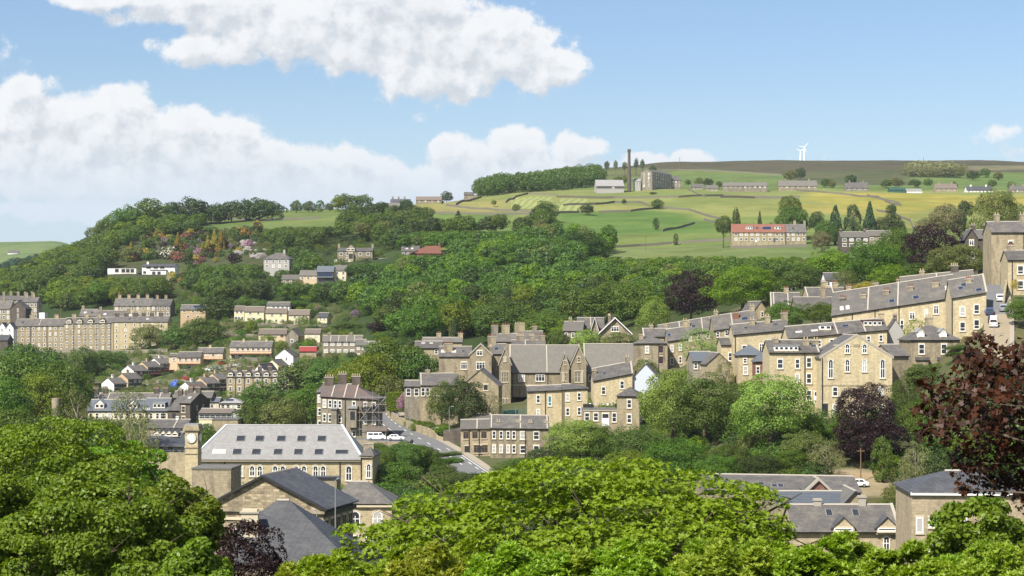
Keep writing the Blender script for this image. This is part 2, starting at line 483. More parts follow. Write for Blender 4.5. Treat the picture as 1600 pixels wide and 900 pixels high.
class MB:
    """collects polygons for one mesh; each face has a material slot"""
    def __init__(self):
        self.v = []; self.f = []; self.mi = []
    def poly(self, pts, mi=0):
        b = len(self.v)
        self.v.extend([tuple(p) for p in pts])
        self.f.append(tuple(range(b, b + len(pts))))
        self.mi.append(mi)
    def hexa(self, p, mi=0):
        """p: 8 points, bottom 4 counter-clockwise seen from above, then top 4"""
        b = len(self.v)
        self.v.extend([tuple(q) for q in p])
        for f in ((3, 2, 1, 0), (4, 5, 6, 7), (0, 1, 5, 4), (1, 2, 6, 5), (2, 3, 7, 6), (3, 0, 4, 7)):
            self.f.append(tuple(b + i for i in f)); self.mi.append(mi)
    def box(self, x0, x1, y0, y1, z0, z1, mi=0):
        self.hexa([(x0, y0, z0), (x1, y0, z0), (x1, y1, z0), (x0, y1, z0), (x0, y0, z1), (x1, y0, z1), (x1, y1, z1), (x0, y1, z1)], mi)
    def slab(self, pts, faces, t, mi=0, emi=None):
        """closed slab under a set of top faces (index lists), thickness t downwards"""
        b = len(self.v); n = len(pts)
        self.v.extend([tuple(p) for p in pts])
        self.v.extend([(p[0], p[1], p[2] - t) for p in pts])
        cnt = {}
        for f in faces:
            self.f.append(tuple(b + i for i in f)); self.mi.append(mi)
            self.f.append(tuple(b + n + i for i in reversed(f))); self.mi.append(mi)
            for a, c in zip(f, list(f[1:]) + [f[0]]):
                cnt[(a, c)] = cnt.get((a, c), 0) + 1
        for (a, c) in cnt:
            if (c, a) not in cnt:
                self.f.append((b + c, b + a, b + n + a, b + n + c)); self.mi.append(mi if emi is None else emi)
    def tube(self, p0, p1, r0, r1, n=8, mi=0, cap=True):
        p0 = Vector(p0); p1 = Vector(p1)
        ax = (p1 - p0)
        if ax.length < 1e-6: return
        ax.normalize()
        a = ax.orthogonal().normalized(); c = ax.cross(a)
        b = len(self.v)
        for p, r in ((p0, r0), (p1, r1)):
            for k in range(n):
                t = 2 * PI * k / n
                self.v.append(tuple(p + a * (r * math.cos(t)) + c * (r * math.sin(t))))
        for k in range(n):
            k2 = (k + 1) % n
            self.f.append((b + k, b + k2, b + n + k2, b + n + k)); self.mi.append(mi)
        if cap:
            self.f.append(tuple(b + k for k in reversed(range(n)))); self.mi.append(mi)
            self.f.append(tuple(b + n + k for k in range(n))); self.mi.append(mi)
    def mesh(self, name, smooth=False):
        me = bpy.data.meshes.new(name)
        me.from_pydata(self.v, [], self.f)
        me.polygons.foreach_set("material_index", np.array(self.mi, dtype=np.int32))
        if smooth:
            me.polygons.foreach_set("use_smooth", np.ones(len(self.f), dtype=bool))
        me.update()
        return me
    def obj(self, name, mats, parent=None, smooth=False):
        if isinstance(mats, str): mats = [mats]
        return link(name, self.mesh(name, smooth), parent, mats)

# ------------------------------------------------------------------ terrain
NEAR = [(d, ZC + z) for d, z in [(-60, -1.8), (3, -1.8), (10, -3.2), (20, -5), (40, -9), (60, -13), (80, -17), (110, -21.5), (140, -25.5), (170, -28.5), (200, -31), (230, -32.5), (270, -34)]]
def C(*a):
    return [(d, zpx(p, d)) for d, p in a]
MOOR_A = [(1700, 288), (2000, 273), (2400, 255), (2600, 252), (3300, 320)]
MOOR_B = [(950, 381), (1150, 351), (1330, 320), (1500, 300), (1700, 290), (2000, 272), (2400, 253), (2600, 250), (3300, 320)]
COLS = {
    -600: C((340, 780), (450, 711), (560, 668), (700, 615), (800, 570), (860, 540), (1000, 490), (1300, 480), (1700, 450), (2600, 398), (2900, 384), (3300, 400)),
    0: C((340, 780), (450, 711), (560, 668), (700, 612), (800, 570), (850, 546), (900, 512), (1000, 470), (1100, 452), (1180, 452), (1350, 465), (1700, 442), (2000, 432), (2600, 392), (2850, 378), (3300, 400)),
    100: C((340, 780), (450, 711), (560, 664), (700, 605), (800, 568), (850, 546), (900, 508), (1000, 456), (1120, 418), (1200, 408), (1350, 425), (1700, 430), (2000, 420), (2600, 388), (2850, 372), (3300, 400)),
    200: C((340, 780), (450, 705), (520, 664), (640, 624), (680, 612), (720, 593), (780, 568), (850, 545), (900, 494), (960, 468), (1050, 431), (1150, 397), (1250, 364), (1330, 348), (1450, 372), (1900, 420), (2600, 440), (3300, 440)),
    300: C((340, 780), (450, 705), (520, 664), (600, 632), (640, 616), (700, 590), (740, 570), (800, 545), (860, 515), (900, 492), (1050, 428), (1150, 392), (1280, 360), (1400, 338), (1450, 334), (1600, 360), (2600, 430), (3300, 440)),
    400: C((340, 780), (440, 712), (500, 684), (560, 655), (650, 618), (700, 575), (720, 560), (760, 535), (820, 506), (900, 456), (1000, 416), (1130, 381), (1250, 356), (1400, 334), (1450, 329), (1600, 350), (2600, 430), (3300, 440)),
    500: C((340, 780), (440, 705), (500, 680), (560, 650), (620, 610), (700, 562), (760, 530), (820, 503), (900, 452), (1000, 411), (1130, 378), (1250, 352), (1400, 331), (1450, 326), (1600, 345), (2600, 420), (3300, 440)),
    600: C((340, 782), (420, 722), (460, 688), (530, 640), (600, 596), (680, 545), (760, 500), (850, 455), (950, 412), (1060, 380), (1180, 350), (1300, 330), (1380, 323), (1500, 335), (2000, 380), (3300, 430)),
    700: C((340, 782), (420, 720), (460, 680), (530, 620), (600, 575), (680, 535), (760, 490), (850, 445), (950, 400), (1080, 370), (1200, 345), (1300, 325), (1400, 313), (1500, 318), (2000, 350), (3300, 430)),
    760: C((340, 784), (420, 722), (460, 672), (500, 630), (560, 585), (620, 555), (680, 530), (760, 486), (850, 438), (940, 405), (1050, 375), (1180, 348), (1320, 325), (1420, 310), (1500, 304), (1560, 300), (1700, 302), (2600, 400), (3300, 430)),
    850: C((340, 785), (415, 724), (430, 708), (452, 652), (500, 620), (560, 572), (620, 550), (680, 528), (760, 484), (850, 434), (940, 403), (1040, 375), (1180, 347), (1330, 318), (1450, 301), (1520, 298), (1700, 290), (2000, 285), (2400, 280), (2600, 285), (3300, 330)),
    950: C((340, 780), (400, 735), (425, 690), (452, 652), (500, 612), (560, 565), (640, 526), (700, 500), (780, 448), (850, 420), (900, 405), (1000, 388), (1180, 352), (1350, 317), (1500, 297), (1700, 288), (2000, 276), (2300, 263), (2500, 261), (3300, 320)),
    1050: C((335, 778), (370, 735), (420, 655), (470, 602), (520, 557), (600, 515), (660, 487), (740, 440), (850, 412), (950, 395), (1180, 352), (1350, 317), (1500, 297), *MOOR_A),
    1200: C((320, 760), (345, 715), (370, 655), (400, 600), (440, 550), (500, 505), (560, 482), (640, 450), (750, 420), (850, 400), *MOOR_B),
    1320: C((320, 758), (345, 710), (362, 660), (385, 600), (405, 565), (440, 520), (500, 475), (600, 440), (750, 418), (850, 401), *MOOR_B),
    1420: C((320, 758), (345, 705), (362, 650), (380, 590), (400, 550), (425, 510), (460, 470), (520, 450), (640, 425), (750, 408), (850, 395), *MOOR_B),
    1560: C((320, 745), (345, 680), (355, 615), (365, 550), (385, 512), (405, 476), (430, 450), (480, 432), (560, 420), (700, 405), (850, 390), *MOOR_B),
    1700: C((320, 740), (345, 670), (355, 605), (365, 540), (385, 500), (405, 465), (430, 440), (480, 424), (560, 412), (700, 400), (850, 386), (950, 378), (1150, 350), (1330, 320), (1500, 301), (1700, 291), (2000, 276), (2400, 258), (2600, 255), (3300, 320)),
}
DR = np.concatenate([np.array([-60, -30, -10, 0.5]), 3 * 100 ** (np.arange(90) / 90.0), np.arange(300, 1000, 2.6), np.arange(1000, 1600, 5.0), np.arange(1600, 3460, 22.0)])
SS = np.arange(-1760, 1761, 7.0)
ck = sorted(COLS)
ctab = []
for k in ck:
    pts = NEAR + COLS[k]
    ctab.append(np.interp(DR, [p[0] for p in pts], [p[1] for p in pts]))
ctab = np.array(ctab)                                   # (ncols, nd)
XX = SS[None, :] * (DR[:, None].clip(0) + 40.0) / F      # (nd, ns)
YY = np.repeat(DR[:, None], len(SS), 1)
PXX = 800 + F * XX / np.maximum(YY, 60.0)
ZZ = np.zeros_like(XX)
for i in range(len(DR)):
    ZZ[i] = np.interp(PXX[i], ck, ctab[:, i])
def blur(a, n, axis):
    k = np.array([1, 4, 6, 4, 1], float); k /= k.sum()
    for _ in range(n):
        p = np.pad(a, [(2, 2) if x == axis else (0, 0) for x in (0, 1)], mode='edge')
        a = sum(k[j] * (p[j:j + a.shape[0], :] if axis == 0 else p[:, j:j + a.shape[1]]) for j in range(5))
    return a
ZZ = blur(ZZ, 7, 1)
ZZ = blur(ZZ, 3, 0)
# small undulation
rs = np.random.RandomState(3)
und = np.zeros_like(ZZ)
for q in range(14):
    a = rs.uniform(0, 2 * PI); L = rs.uniform(25, 160); ph = rs.uniform(0, 6.28)
    und += (L / 160.0) * np.sin((XX * math.cos(a) + YY * math.sin(a)) / L * 2 * PI + ph)
ZZ += und * np.clip((YY - 640) / 300, 0, 1) * 0.35

def gz(x, y):
    """terrain height"""
    fi = np.interp(y, DR, np.arange(len(DR)))
    i = int(min(max(fi, 0), len(DR) - 2)); fi -= i
    s = x * F / (max(y, 0) + 40.0)
    fj = (s - SS[0]) / (SS[1] - SS[0]); j = int(min(max(fj, 0), len(SS) - 2)); fj = min(max(fj - j, 0), 1)
    return float((ZZ[i, j] * (1 - fj) + ZZ[i, j + 1] * fj) * (1 - fi) + (ZZ[i + 1, j] * (1 - fj) + ZZ[i + 1, j + 1] * fj) * fi)

def hit(px, py, d0=260, d1=3000):
    """first ground point seen through a photo position, between two distances"""
    d = d0
    step = 2.0
    while d < d1:
        if gz(xpx(px, d), d) >= zpx(py, d):
            return d
        d += step
    return d1

# roads are cut into the slope
def resample(pts, step):
    out = [pts[0]]
    for a, b in zip(pts, pts[1:]):
        L = math.hypot(b[0] - a[0], b[1] - a[1]); n = max(1, int(L / step))
        for k in range(1, n + 1):
            out.append((a[0] + (b[0] - a[0]) * k / n, a[1] + (b[1] - a[1]) * k / n))
    return out
def smooth_line(pts, n=3):
    p = np.array(pts)
    for _ in range(n):
        q = p.copy()
        q[1:-1] = (p[:-2] + 2 * p[1:-1] + p[2:]) / 4
        p = q
    return [tuple(r) for r in p]
ROAD_MAIN = [(597, 636, 540), (600, 645, 522), (611, 657, 497), (632, 673, 468), (660, 688, 447), (688, 704, 430), (716, 722, 415), (742, 742, 400)]
ROAD_HILL = [(1553, 590, 353), (1556, 548, 366), (1558, 515, 383), (1558, 490, 397), (1555, 468, 410), (1551, 452, 424), (1546, 443, 440)]
roads = {}
for nm, R in (("main", ROAD_MAIN), ("hill", ROAD_HILL)):
    pts = smooth_line(resample([(xpx(a, d), d) for a, b, d in R], 3.0), 12)
    zz = np.interp([p[1] for p in pts], sorted([d for a, b, d in R]), [zpx(b, d) for a, b, d in sorted(R, key=lambda r: r[2])])
    zz = np.convolve(np.pad(zz, 3, mode='edge'), np.ones(7) / 7, 'valid')
    roads[nm] = [(p[0], p[1], float(z)) for p, z in zip(pts, zz)]
    hw = 8.0 if nm == "main" else 4.2
    P = np.array(roads[nm])
    sel = np.argwhere((YY > P[:, 1].min() - 14) & (YY < P[:, 1].max() + 14) & (np.abs(XX - P[:, 0].mean()) < 60))
    for i, j in sel:
        dd_ = np.hypot(P[:, 0] - XX[i, j], P[:, 1] - YY[i, j]); k = int(dd_.argmin())
        w = np.clip((hw + 9 - dd_[k]) / 7.0, 0, 1)
        ZZ[i, j] = ZZ[i, j] * (1 - w) + (P[k, 2] - 0.3) * w

# ground colours: albedo of fields, moor, gardens, yards
GC = np.zeros(ZZ.shape + (3,))
PYY = HY - F * (ZZ - ZC) / np.maximum(YY, 60.0)
def inpoly(P, x, y):
    r = np.zeros(x.shape, bool)
    n = len(P)
    for k in range(n):
        x1, y1 = P[k]; x2, y2 = P[(k + 1) % n]
        c = ((y1 > y) != (y2 > y)) & (x < (x2 - x1) * (y - y1) / (y2 - y1 + 1e-9) + x1)
        r ^= c
    return r
GC[:] = (0.055, 0.085, 0.028)
def zone(d0, d1, col, P=None):
    mk = (YY >= d0) & (YY <= d1)
    if P is not None: mk &= inpoly(P, PXX, PYY)
    GC[mk] = col
zone(200, 860, (0.085, 0.092, 0.045))
zone(860, 3400, (0.115, 0.155, 0.045))
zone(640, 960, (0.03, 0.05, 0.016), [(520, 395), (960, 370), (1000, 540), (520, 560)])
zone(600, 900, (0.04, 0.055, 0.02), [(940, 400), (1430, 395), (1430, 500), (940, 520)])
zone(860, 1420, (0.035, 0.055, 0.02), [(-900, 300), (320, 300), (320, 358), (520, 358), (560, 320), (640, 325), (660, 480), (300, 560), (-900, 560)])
zone(930, 1330, (0.055, 0.065, 0.03), [(150, 345), (440, 345), (430, 430), (280, 470), (150, 440)])
zone(1200, 1600, (0.11, 0.15, 0.048), [(318, 320), (560, 315), (560, 352), (520, 358), (318, 358)])
zone(1330, 1600, (0.20, 0.17, 0.07), [(300, 320), (430, 328), (430, 338), (300, 338)])
zone(1150, 1640, (0.21, 0.20, 0.075), [(650, 300), (790, 295), (790, 334), (650, 334)])
zone(1350, 1640, (0.15, 0.175, 0.06), [(690, 296), (790, 294), (790, 312), (690, 318)])
zone(950, 1330, (0.10, 0.15, 0.042), [(640, 332), (800, 332), (800, 384), (640, 384)])
zone(1150, 1540, (0.185, 0.205, 0.07), [(800, 290), (1900, 290), (1900, 345), (800, 345)])
zone(1380, 1540, (0.165, 0.195, 0.068), [(800, 290), (1900, 290), (1900, 308), (800, 308)])
zone(1050, 1500, (0.175, 0.195, 0.065), [(1060, 310), (1900, 310), (1900, 356), (1060, 356)])
zone(1150, 1500, (0.245, 0.225, 0.055), [(1262, 300), (1420, 302), (1560, 306), (1740, 303), (1740, 318), (1500, 322), (1420, 330), (1330, 322), (1262, 314)])
zone(1100, 1500, (0.225, 0.21, 0.06), [(1225, 318), (1330, 322), (1440, 332), (1430, 340), (1300, 334), (1225, 326)])
zone(950, 1340, (0.095, 0.155, 0.04), [(868, 332), (1000, 328), (1045, 330), (1110, 345), (1150, 352), (1150, 372), (868, 372)])
zone(930, 1250, (0.12, 0.16, 0.048), [(930, 364), (1160, 364), (1160, 386), (930, 386)])
zone(800, 1000, (0.125, 0.16, 0.06), [(930, 384), (1420, 380), (1420, 425), (930, 425)])
zone(1000, 1300, (0.13, 0.17, 0.05), [(1110, 340), (1330, 335), (1330, 362), (1110, 362)])
zone(1560, 1990, (0.105, 0.15, 0.05), [(800, 268), (1900, 262), (1900, 296), (800, 296)])
zone(1850, 3400, (0.072, 0.067, 0.041), [(700, 200), (2400, 200), (2400, 272), (1250, 274), (1100, 264), (1020, 268), (900, 282), (700, 286)])
zone(1850, 3400, (0.10, 0.115, 0.045), [(900, 266), (1010, 262), (1060, 266), (1040, 274), (900, 282)])
zone(1700, 3400, (0.075, 0.085, 0.04), [(1240, 268), (1420, 264), (1430, 290), (1240, 288)])
zone(1700, 3400, (0.10, 0.15, 0.045), [(1470, 270), (1900, 268), (1900, 290), (1470, 290)])
zone(1900, 3400, (0.16, 0.145, 0.09), [(1500, 259), (1900, 258), (1900, 264), (1520, 265)])
zone(2000, 3400, (0.12, 0.165, 0.065), [(-900, 340), (140, 340), (140, 420), (-900, 420)])
zone(300, 350, (0.26, 0.21, 0.14), [(1300, 735), (1395, 735), (1395, 775), (1300, 775)])
zone(640, 830, (0.22, 0.19, 0.14), [(295, 566), (372, 566), (372, 590), (295, 590)])
zone(2, 200, (0.06, 0.08, 0.03))
for q in range(2):                                        # soften the seams by one cell
    GC = np.stack([blur(GC[..., k], 1, 1) for k in range(3)], -1)
nd_, ns_ = ZZ.shape
V = np.stack([XX, YY, ZZ], -1).reshape(-1, 3)
idx = np.arange(nd_ * ns_).reshape(nd_, ns_)
FQ = np.stack([idx[:-1, :-1], idx[:-1, 1:], idx[1:, 1:], idx[1:, :-1]], -1).reshape(-1, 4)
me = mesh_np("ground", V, FQ, smooth=True)
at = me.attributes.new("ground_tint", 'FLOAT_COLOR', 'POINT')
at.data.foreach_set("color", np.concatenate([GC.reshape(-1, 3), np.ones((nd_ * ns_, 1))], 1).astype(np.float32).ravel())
m, N, out = newmat("ground_cover")
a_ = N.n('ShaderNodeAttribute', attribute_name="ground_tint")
t = N.n('ShaderNodeTexCoord')
n1 = N.noise(t.outputs['Object'], 0.035, 6, 0.65)
n2 = N.noise(t.outputs['Object'], 0.35, 5, 0.7)
col = N.mix(N.ss(n1, 0.35, 0.7), a_.outputs['Color'], N.mix(1.0, a_.outputs['Color'], c4((0.72, 0.78, 0.7)), 'MULTIPLY'))
col = N.mix(N.m('MULTIPLY', N.ss(n2, 0.4, 0.72), 0.6), col, N.mix(1.0, a_.outputs['Color'], c4((1.25, 1.1, 0.9)), 'MULTIPLY'))
col = N.mix(N.m('MULTIPLY', N.ss(N.noise(t.outputs['Object'], 0.09, 8, 0.75), 0.52, 0.75), 0.5), col, N.mix(1.0, a_.outputs['Color'], c4((0.6, 0.6, 0.55)), 'MULTIPLY'))
og_ = N.sep(t.outputs['Object'])
stk = N.noise(N.xyz(N.m('MULTIPLY', og_[0], 0.018), N.m('MULTIPLY', og_[1], 0.07), 0.0), 1.0, 6, 0.72)
col = N.mix(N.ss(stk, 0.46, 0.64, 0.0, 0.65), col, N.mix(1.0, col, c4((1.12, 0.86, 0.72)), 'MULTIPLY'))
col = N.mix(N.ss(N.noise(t.outputs['Object'], 0.011, 5, 0.7), 0.40, 0.66, 0.0, 0.75), col, N.mix(1.0, col, c4((0.60, 0.72, 0.62)), 'MULTIPLY'))
bs = principled(N, out, col, 0.95, 0.1)
bp = N.n('ShaderNodeBump'); bp.inputs['Strength'].default_value = 0.5; bp.inputs['Distance'].default_value = 0.5
N.put(bp.inputs['Height'], n2); N.t.links.new(bp.outputs[0], bs.inputs['Normal'])
ground = link("ground", me, None, ["ground_cover"])
tag(ground, "grassy valley floor and hillside rising to brown moorland", kind="structure")

# ------------------------------------------------------------------ roads
def ribbon(name, line, l, r, dz, mat, label, thick=0.0, kind="structure", cat=None, i0=0, i1=None):
    line = line[i0:i1]
    b = MB()
    L = []; R = []
    for k, p in enumerate(line):
        a = line[max(k - 1, 0)]; c = line[min(k + 1, len(line) - 1)]
        t = Vector((c[0] - a[0], c[1] - a[1])).normalized()
        nx, ny = t.y, -t.x
        L.append((p[0] + nx * l, p[1] + ny * l, p[2] + dz)); R.append((p[0] + nx * r, p[1] + ny * r, p[2] + dz))
    n = len(line)
    if thick:
        b.slab(L + R, [(k, k + 1, n + k + 1, n + k) for k in range(n - 1)], thick)
    else:
        for k in range(n - 1):
            b.poly([L[k], R[k], R[k + 1], L[k + 1]])
    o = b.obj(name, mat)
    o.data.update()
    return tag(o, label, cat, kind=kind)
RM = roads["main"][::-1]     # walking away from the camera; right side positive
RH = roads["hill"]
if RH[0][1] > RH[-1][1]: RH = RH[::-1]
if RM[0][1] > RM[-1][1]: RM = RM[::-1]
ribbon("road", RM, -3.9, 3.9, 0.0, "asphalt", "grey tarmac road climbing past the scaffolded house")
ribbon("pavement", RM, 3.9, 5.9, 0.12, "pavement_stone", "narrow stone pavement beside the tarmac road", thick=0.4)
ribbon("road", RH, -2.7, 2.7, 0.0, "setts", "steep stone setted street beside the long terrace", i1=int(len(RH) * 0.55))
ribbon("road", RH, -2.7, 2.7, 0.0, "asphalt", "dark tarmac top of the steep street", i0=int(len(RH) * 0.55) - 1)
ribbon("pavement", RH, 2.7, 3.6, 0.12, "pavement_stone", "stone pavement along the steep street", thick=0.4)
b = MB()
def stripe(line, off, w, ka, kb):
    for k in range(ka, kb):
        if k + 1 >= len(line): break
        a, c = line[k], line[k + 1]
        t = Vector((c[0] - a[0], c[1] - a[1])).normalized(); nx, ny = t.y, -t.x
        q = lambda p, o: (p[0] + nx * o, p[1] + ny * o, p[2] + 0.006)
        b.poly([q(a, off - w), q(a, off + w), q(c, off + w), q(c, off - w)])
for k in range(4, len(RM) - 2, 3): stripe(RM, 0.2, 0.10, k, k + 1)
stripe(RM, -3.5, 0.08, 2, len(RM) - 8)
stripe(RM, 3.45, 0.08, 0, 8)
for k in range(0, 12, 2):
    stripe(RM, 2.5, 0.09, k, k + 1)
o = b.obj("road_markings", "road_paint"); tag(o, "white dashed centre line and edge lines on the tarmac road", kind="structure")

# mown stripes in two small hay fields
def draped(name, P, d0, d1, mat, label, dz=0.15, step=5.0):
    pts = [(xpx(px, dd), dd) for (px, dd) in P]
    xs = [p[0] for p in pts]; ys = [p[1] for p in pts]
    nx = int((max(xs) - min(xs)) / step) + 2; ny = int((max(ys) - min(ys)) / step) + 2
    gx = np.linspace(min(xs), max(xs), nx); gy = np.linspace(min(ys), max(ys), ny)
    A, B = np.meshgrid(gx, gy)
    ins = inpoly(pts, A, B)
    b = MB()
    for i in range(ny - 1):
        for j in range(nx - 1):
            if ins[i, j] and ins[i, j + 1] and ins[i + 1, j] and ins[i + 1, j + 1]:
                q = [(A[i, j], B[i, j]), (A[i, j + 1], B[i, j + 1]), (A[i + 1, j + 1], B[i + 1, j + 1]), (A[i + 1, j], B[i + 1, j])]
                b.poly([(x, y, gz(x, y) + dz) for x, y in q])
    o = b.obj(name, mat, smooth=True)
    return tag(o, label, kind="structure")
m, N, out = newmat("mown_hay")
t = N.n('ShaderNodeTexCoord'); o3 = N.sep(t.outputs['Object'])
wv_ = N.m('SINE', N.m('ADD', N.m('MULTIPLY', N.m('MULTIPLY_ADD', o3[1], -0.12, o3[0]), 1.15), N.m('MULTIPLY', N.noise(t.outputs['Object'], 0.05, 2), 3.0)))
col = N.mix(N.ss(wv_, -0.4, 0.6), c4((0.155, 0.19, 0.06)), c4((0.235, 0.24, 0.10)))
col = N.mix(N.m('MULTIPLY', N.ss(N.noise(t.outputs['Object'], 0.3, 5, 0.7), 0.45, 0.7), 0.45), col, c4((0.20, 0.22, 0.07)))
principled(N, out, col, 0.95, 0.1)
def band(px0, px1, py0, py1, sk=0):
    dl = lambda px, py: (px, hit(px, py, 1000, 1480))
    return [dl(px0 - sk, py1), dl(px1 - sk, py1), dl(px1, py0), dl(px0, py0)]
draped("field", band(800, 868, 309, 328, 8), 0, 0, "mown_hay", "hay field mown in pale diagonal stripes", step=3.0)
draped("field", band(872, 922, 311, 332, 4), 0, 0, "mown_hay", "small hay field with upright pale mown rows", step=3.0)

# ------------------------------------------------------------------ dry stone walls of the fields
def stone_wall(pts, label, h=1.3, w=0.6, mat="wall_stone_dry", d0=700, d1=2400, group="dry stone field walls", world=False, step=6.0, name="stone_wall", top=None):
    if not world:
        pts = [(lambda dd: (xpx(px, dd), dd))(hit(px, py, d0, d1)) for px, py in pts]
    pts = resample(pts, step)
    r = random.Random(int(pts[0][0] * 10))
    b = MB(); n = len(pts)
    secs = []
    for k, p in enumerate(pts):
        a = pts[max(k - 1, 0)]; c = pts[min(k + 1, n - 1)]
        t = Vector((c[0] - a[0], c[1] - a[1]));
        t = t.normalized() if t.length > 1e-6 else Vector((1, 0))
        nx, ny = t.y * w / 2, -t.x * w / 2
        z = gz(p[0], p[1]); hh = h * r.uniform(0.85, 1.12)
        zt = z + hh if top is None else max(top(k / max(1, n - 1)), z + 0.3)
        secs.append([(p[0] - nx, p[1] - ny, z - 1.0), (p[0] + nx, p[1] + ny, z - 1.0), (p[0] + nx * 0.75, p[1] + ny * 0.75, zt), (p[0] - nx * 0.75, p[1] - ny * 0.75, zt)])
    base = 0
    for sct in secs: b.v.extend(sct)
    for k in range(n - 1):
        i = 4 * k; j = 4 * (k + 1)
        for q in range(4):
            q2 = (q + 1) % 4
            b.f.append((i + q, i + q2, j + q2, j + q)); b.mi.append(0)
    b.f.append((0, 3, 2, 1)); b.mi.append(0)
    e = 4 * (n - 1); b.f.append((e, e + 1, e + 2, e + 3)); b.mi.append(0)
    o = b.obj(name, mat)
    return tag(o, label, "wall", group)
for pts, lab in [
    ([(322, 347), (362, 343), (400, 346), (440, 344), (500, 341)], "dry stone wall across the small left hilltop field"),
    ([(398, 346), (412, 338), (428, 333), (440, 331)], "short dry stone wall climbing to the left hilltop wood"),
    ([(655, 334), (720, 334), (790, 336), (838, 335), (870, 334), (905, 333)], "dry stone wall along the foot of the meadow by the hilltop wood"),
    ([(652, 318), (690, 319), (712, 313), (740, 308), (775, 303), (800, 301)], "dry stone wall rising along the skyline meadow"),
    ([(712, 321), (735, 314), (752, 309)], "short dry stone wall crossing the skyline meadow"),
    ([(697, 322), (730, 326), (780, 330), (835, 333)], "low wall along the yellow meadow below the skyline"),
    ([(790, 318), (805, 309), (825, 304), (870, 306)], "wall round the left side of the striped hay field"),
    ([(870, 309), (960, 310), (1060, 309), (1130, 307), (1250, 309)], "long dry stone wall below the mill meadow"),
    ([(935, 333), (985, 331), (1010, 328), (1032, 325), (1075, 329), (1110, 340), (1125, 343)], "curving dry stone wall above the bright green field"),
    ([(1075, 297), (1090, 304), (1102, 309)], "short wall descending from the mill hamlet"),
    ([(952, 388), (1000, 385), (1050, 381), (1110, 378), (1160, 377)], "wall along the lower edge of the bright green field"),
    ([(1035, 362), (1065, 356), (1085, 350)], "rough wall stub in the bright green field"),
    ([(1125, 309), (1180, 310), (1240, 310)], "wall below the row of hilltop farms"),
    ([(1245, 298), (1290, 302), (1330, 306), (1370, 311), (1405, 318)], "wall across the buttercup meadow"),
    ([(1355, 306), (1385, 316), (1408, 322)], "wall beside the track in the buttercup meadow"),
    ([(1370, 330), (1400, 336), (1420, 345), (1432, 360)], "wall running down to the dark conifers"),
    ([(1100, 268), (1160, 270), (1220, 274), (1250, 278)], "moor boundary wall above the green field"),
    ([(1020, 268), (1060, 266), (1100, 267)], "moor boundary wall behind the mill"),
    ([(1142, 389), (1200, 388), (1262, 386)], "wall below the garden of the red roofed row"),
    ([(880, 322), (930, 320), (960, 317), (1000, 317), (1015, 324)], "wall round the small hay field with upright rows"),
    ([(1100, 345), (1130, 352), (1150, 356)], "wall stub left of the red roofed row"),
]:
    stone_wall(pts, lab, h=1.5, d0=760 if pts[0][0] > 600 else 880)

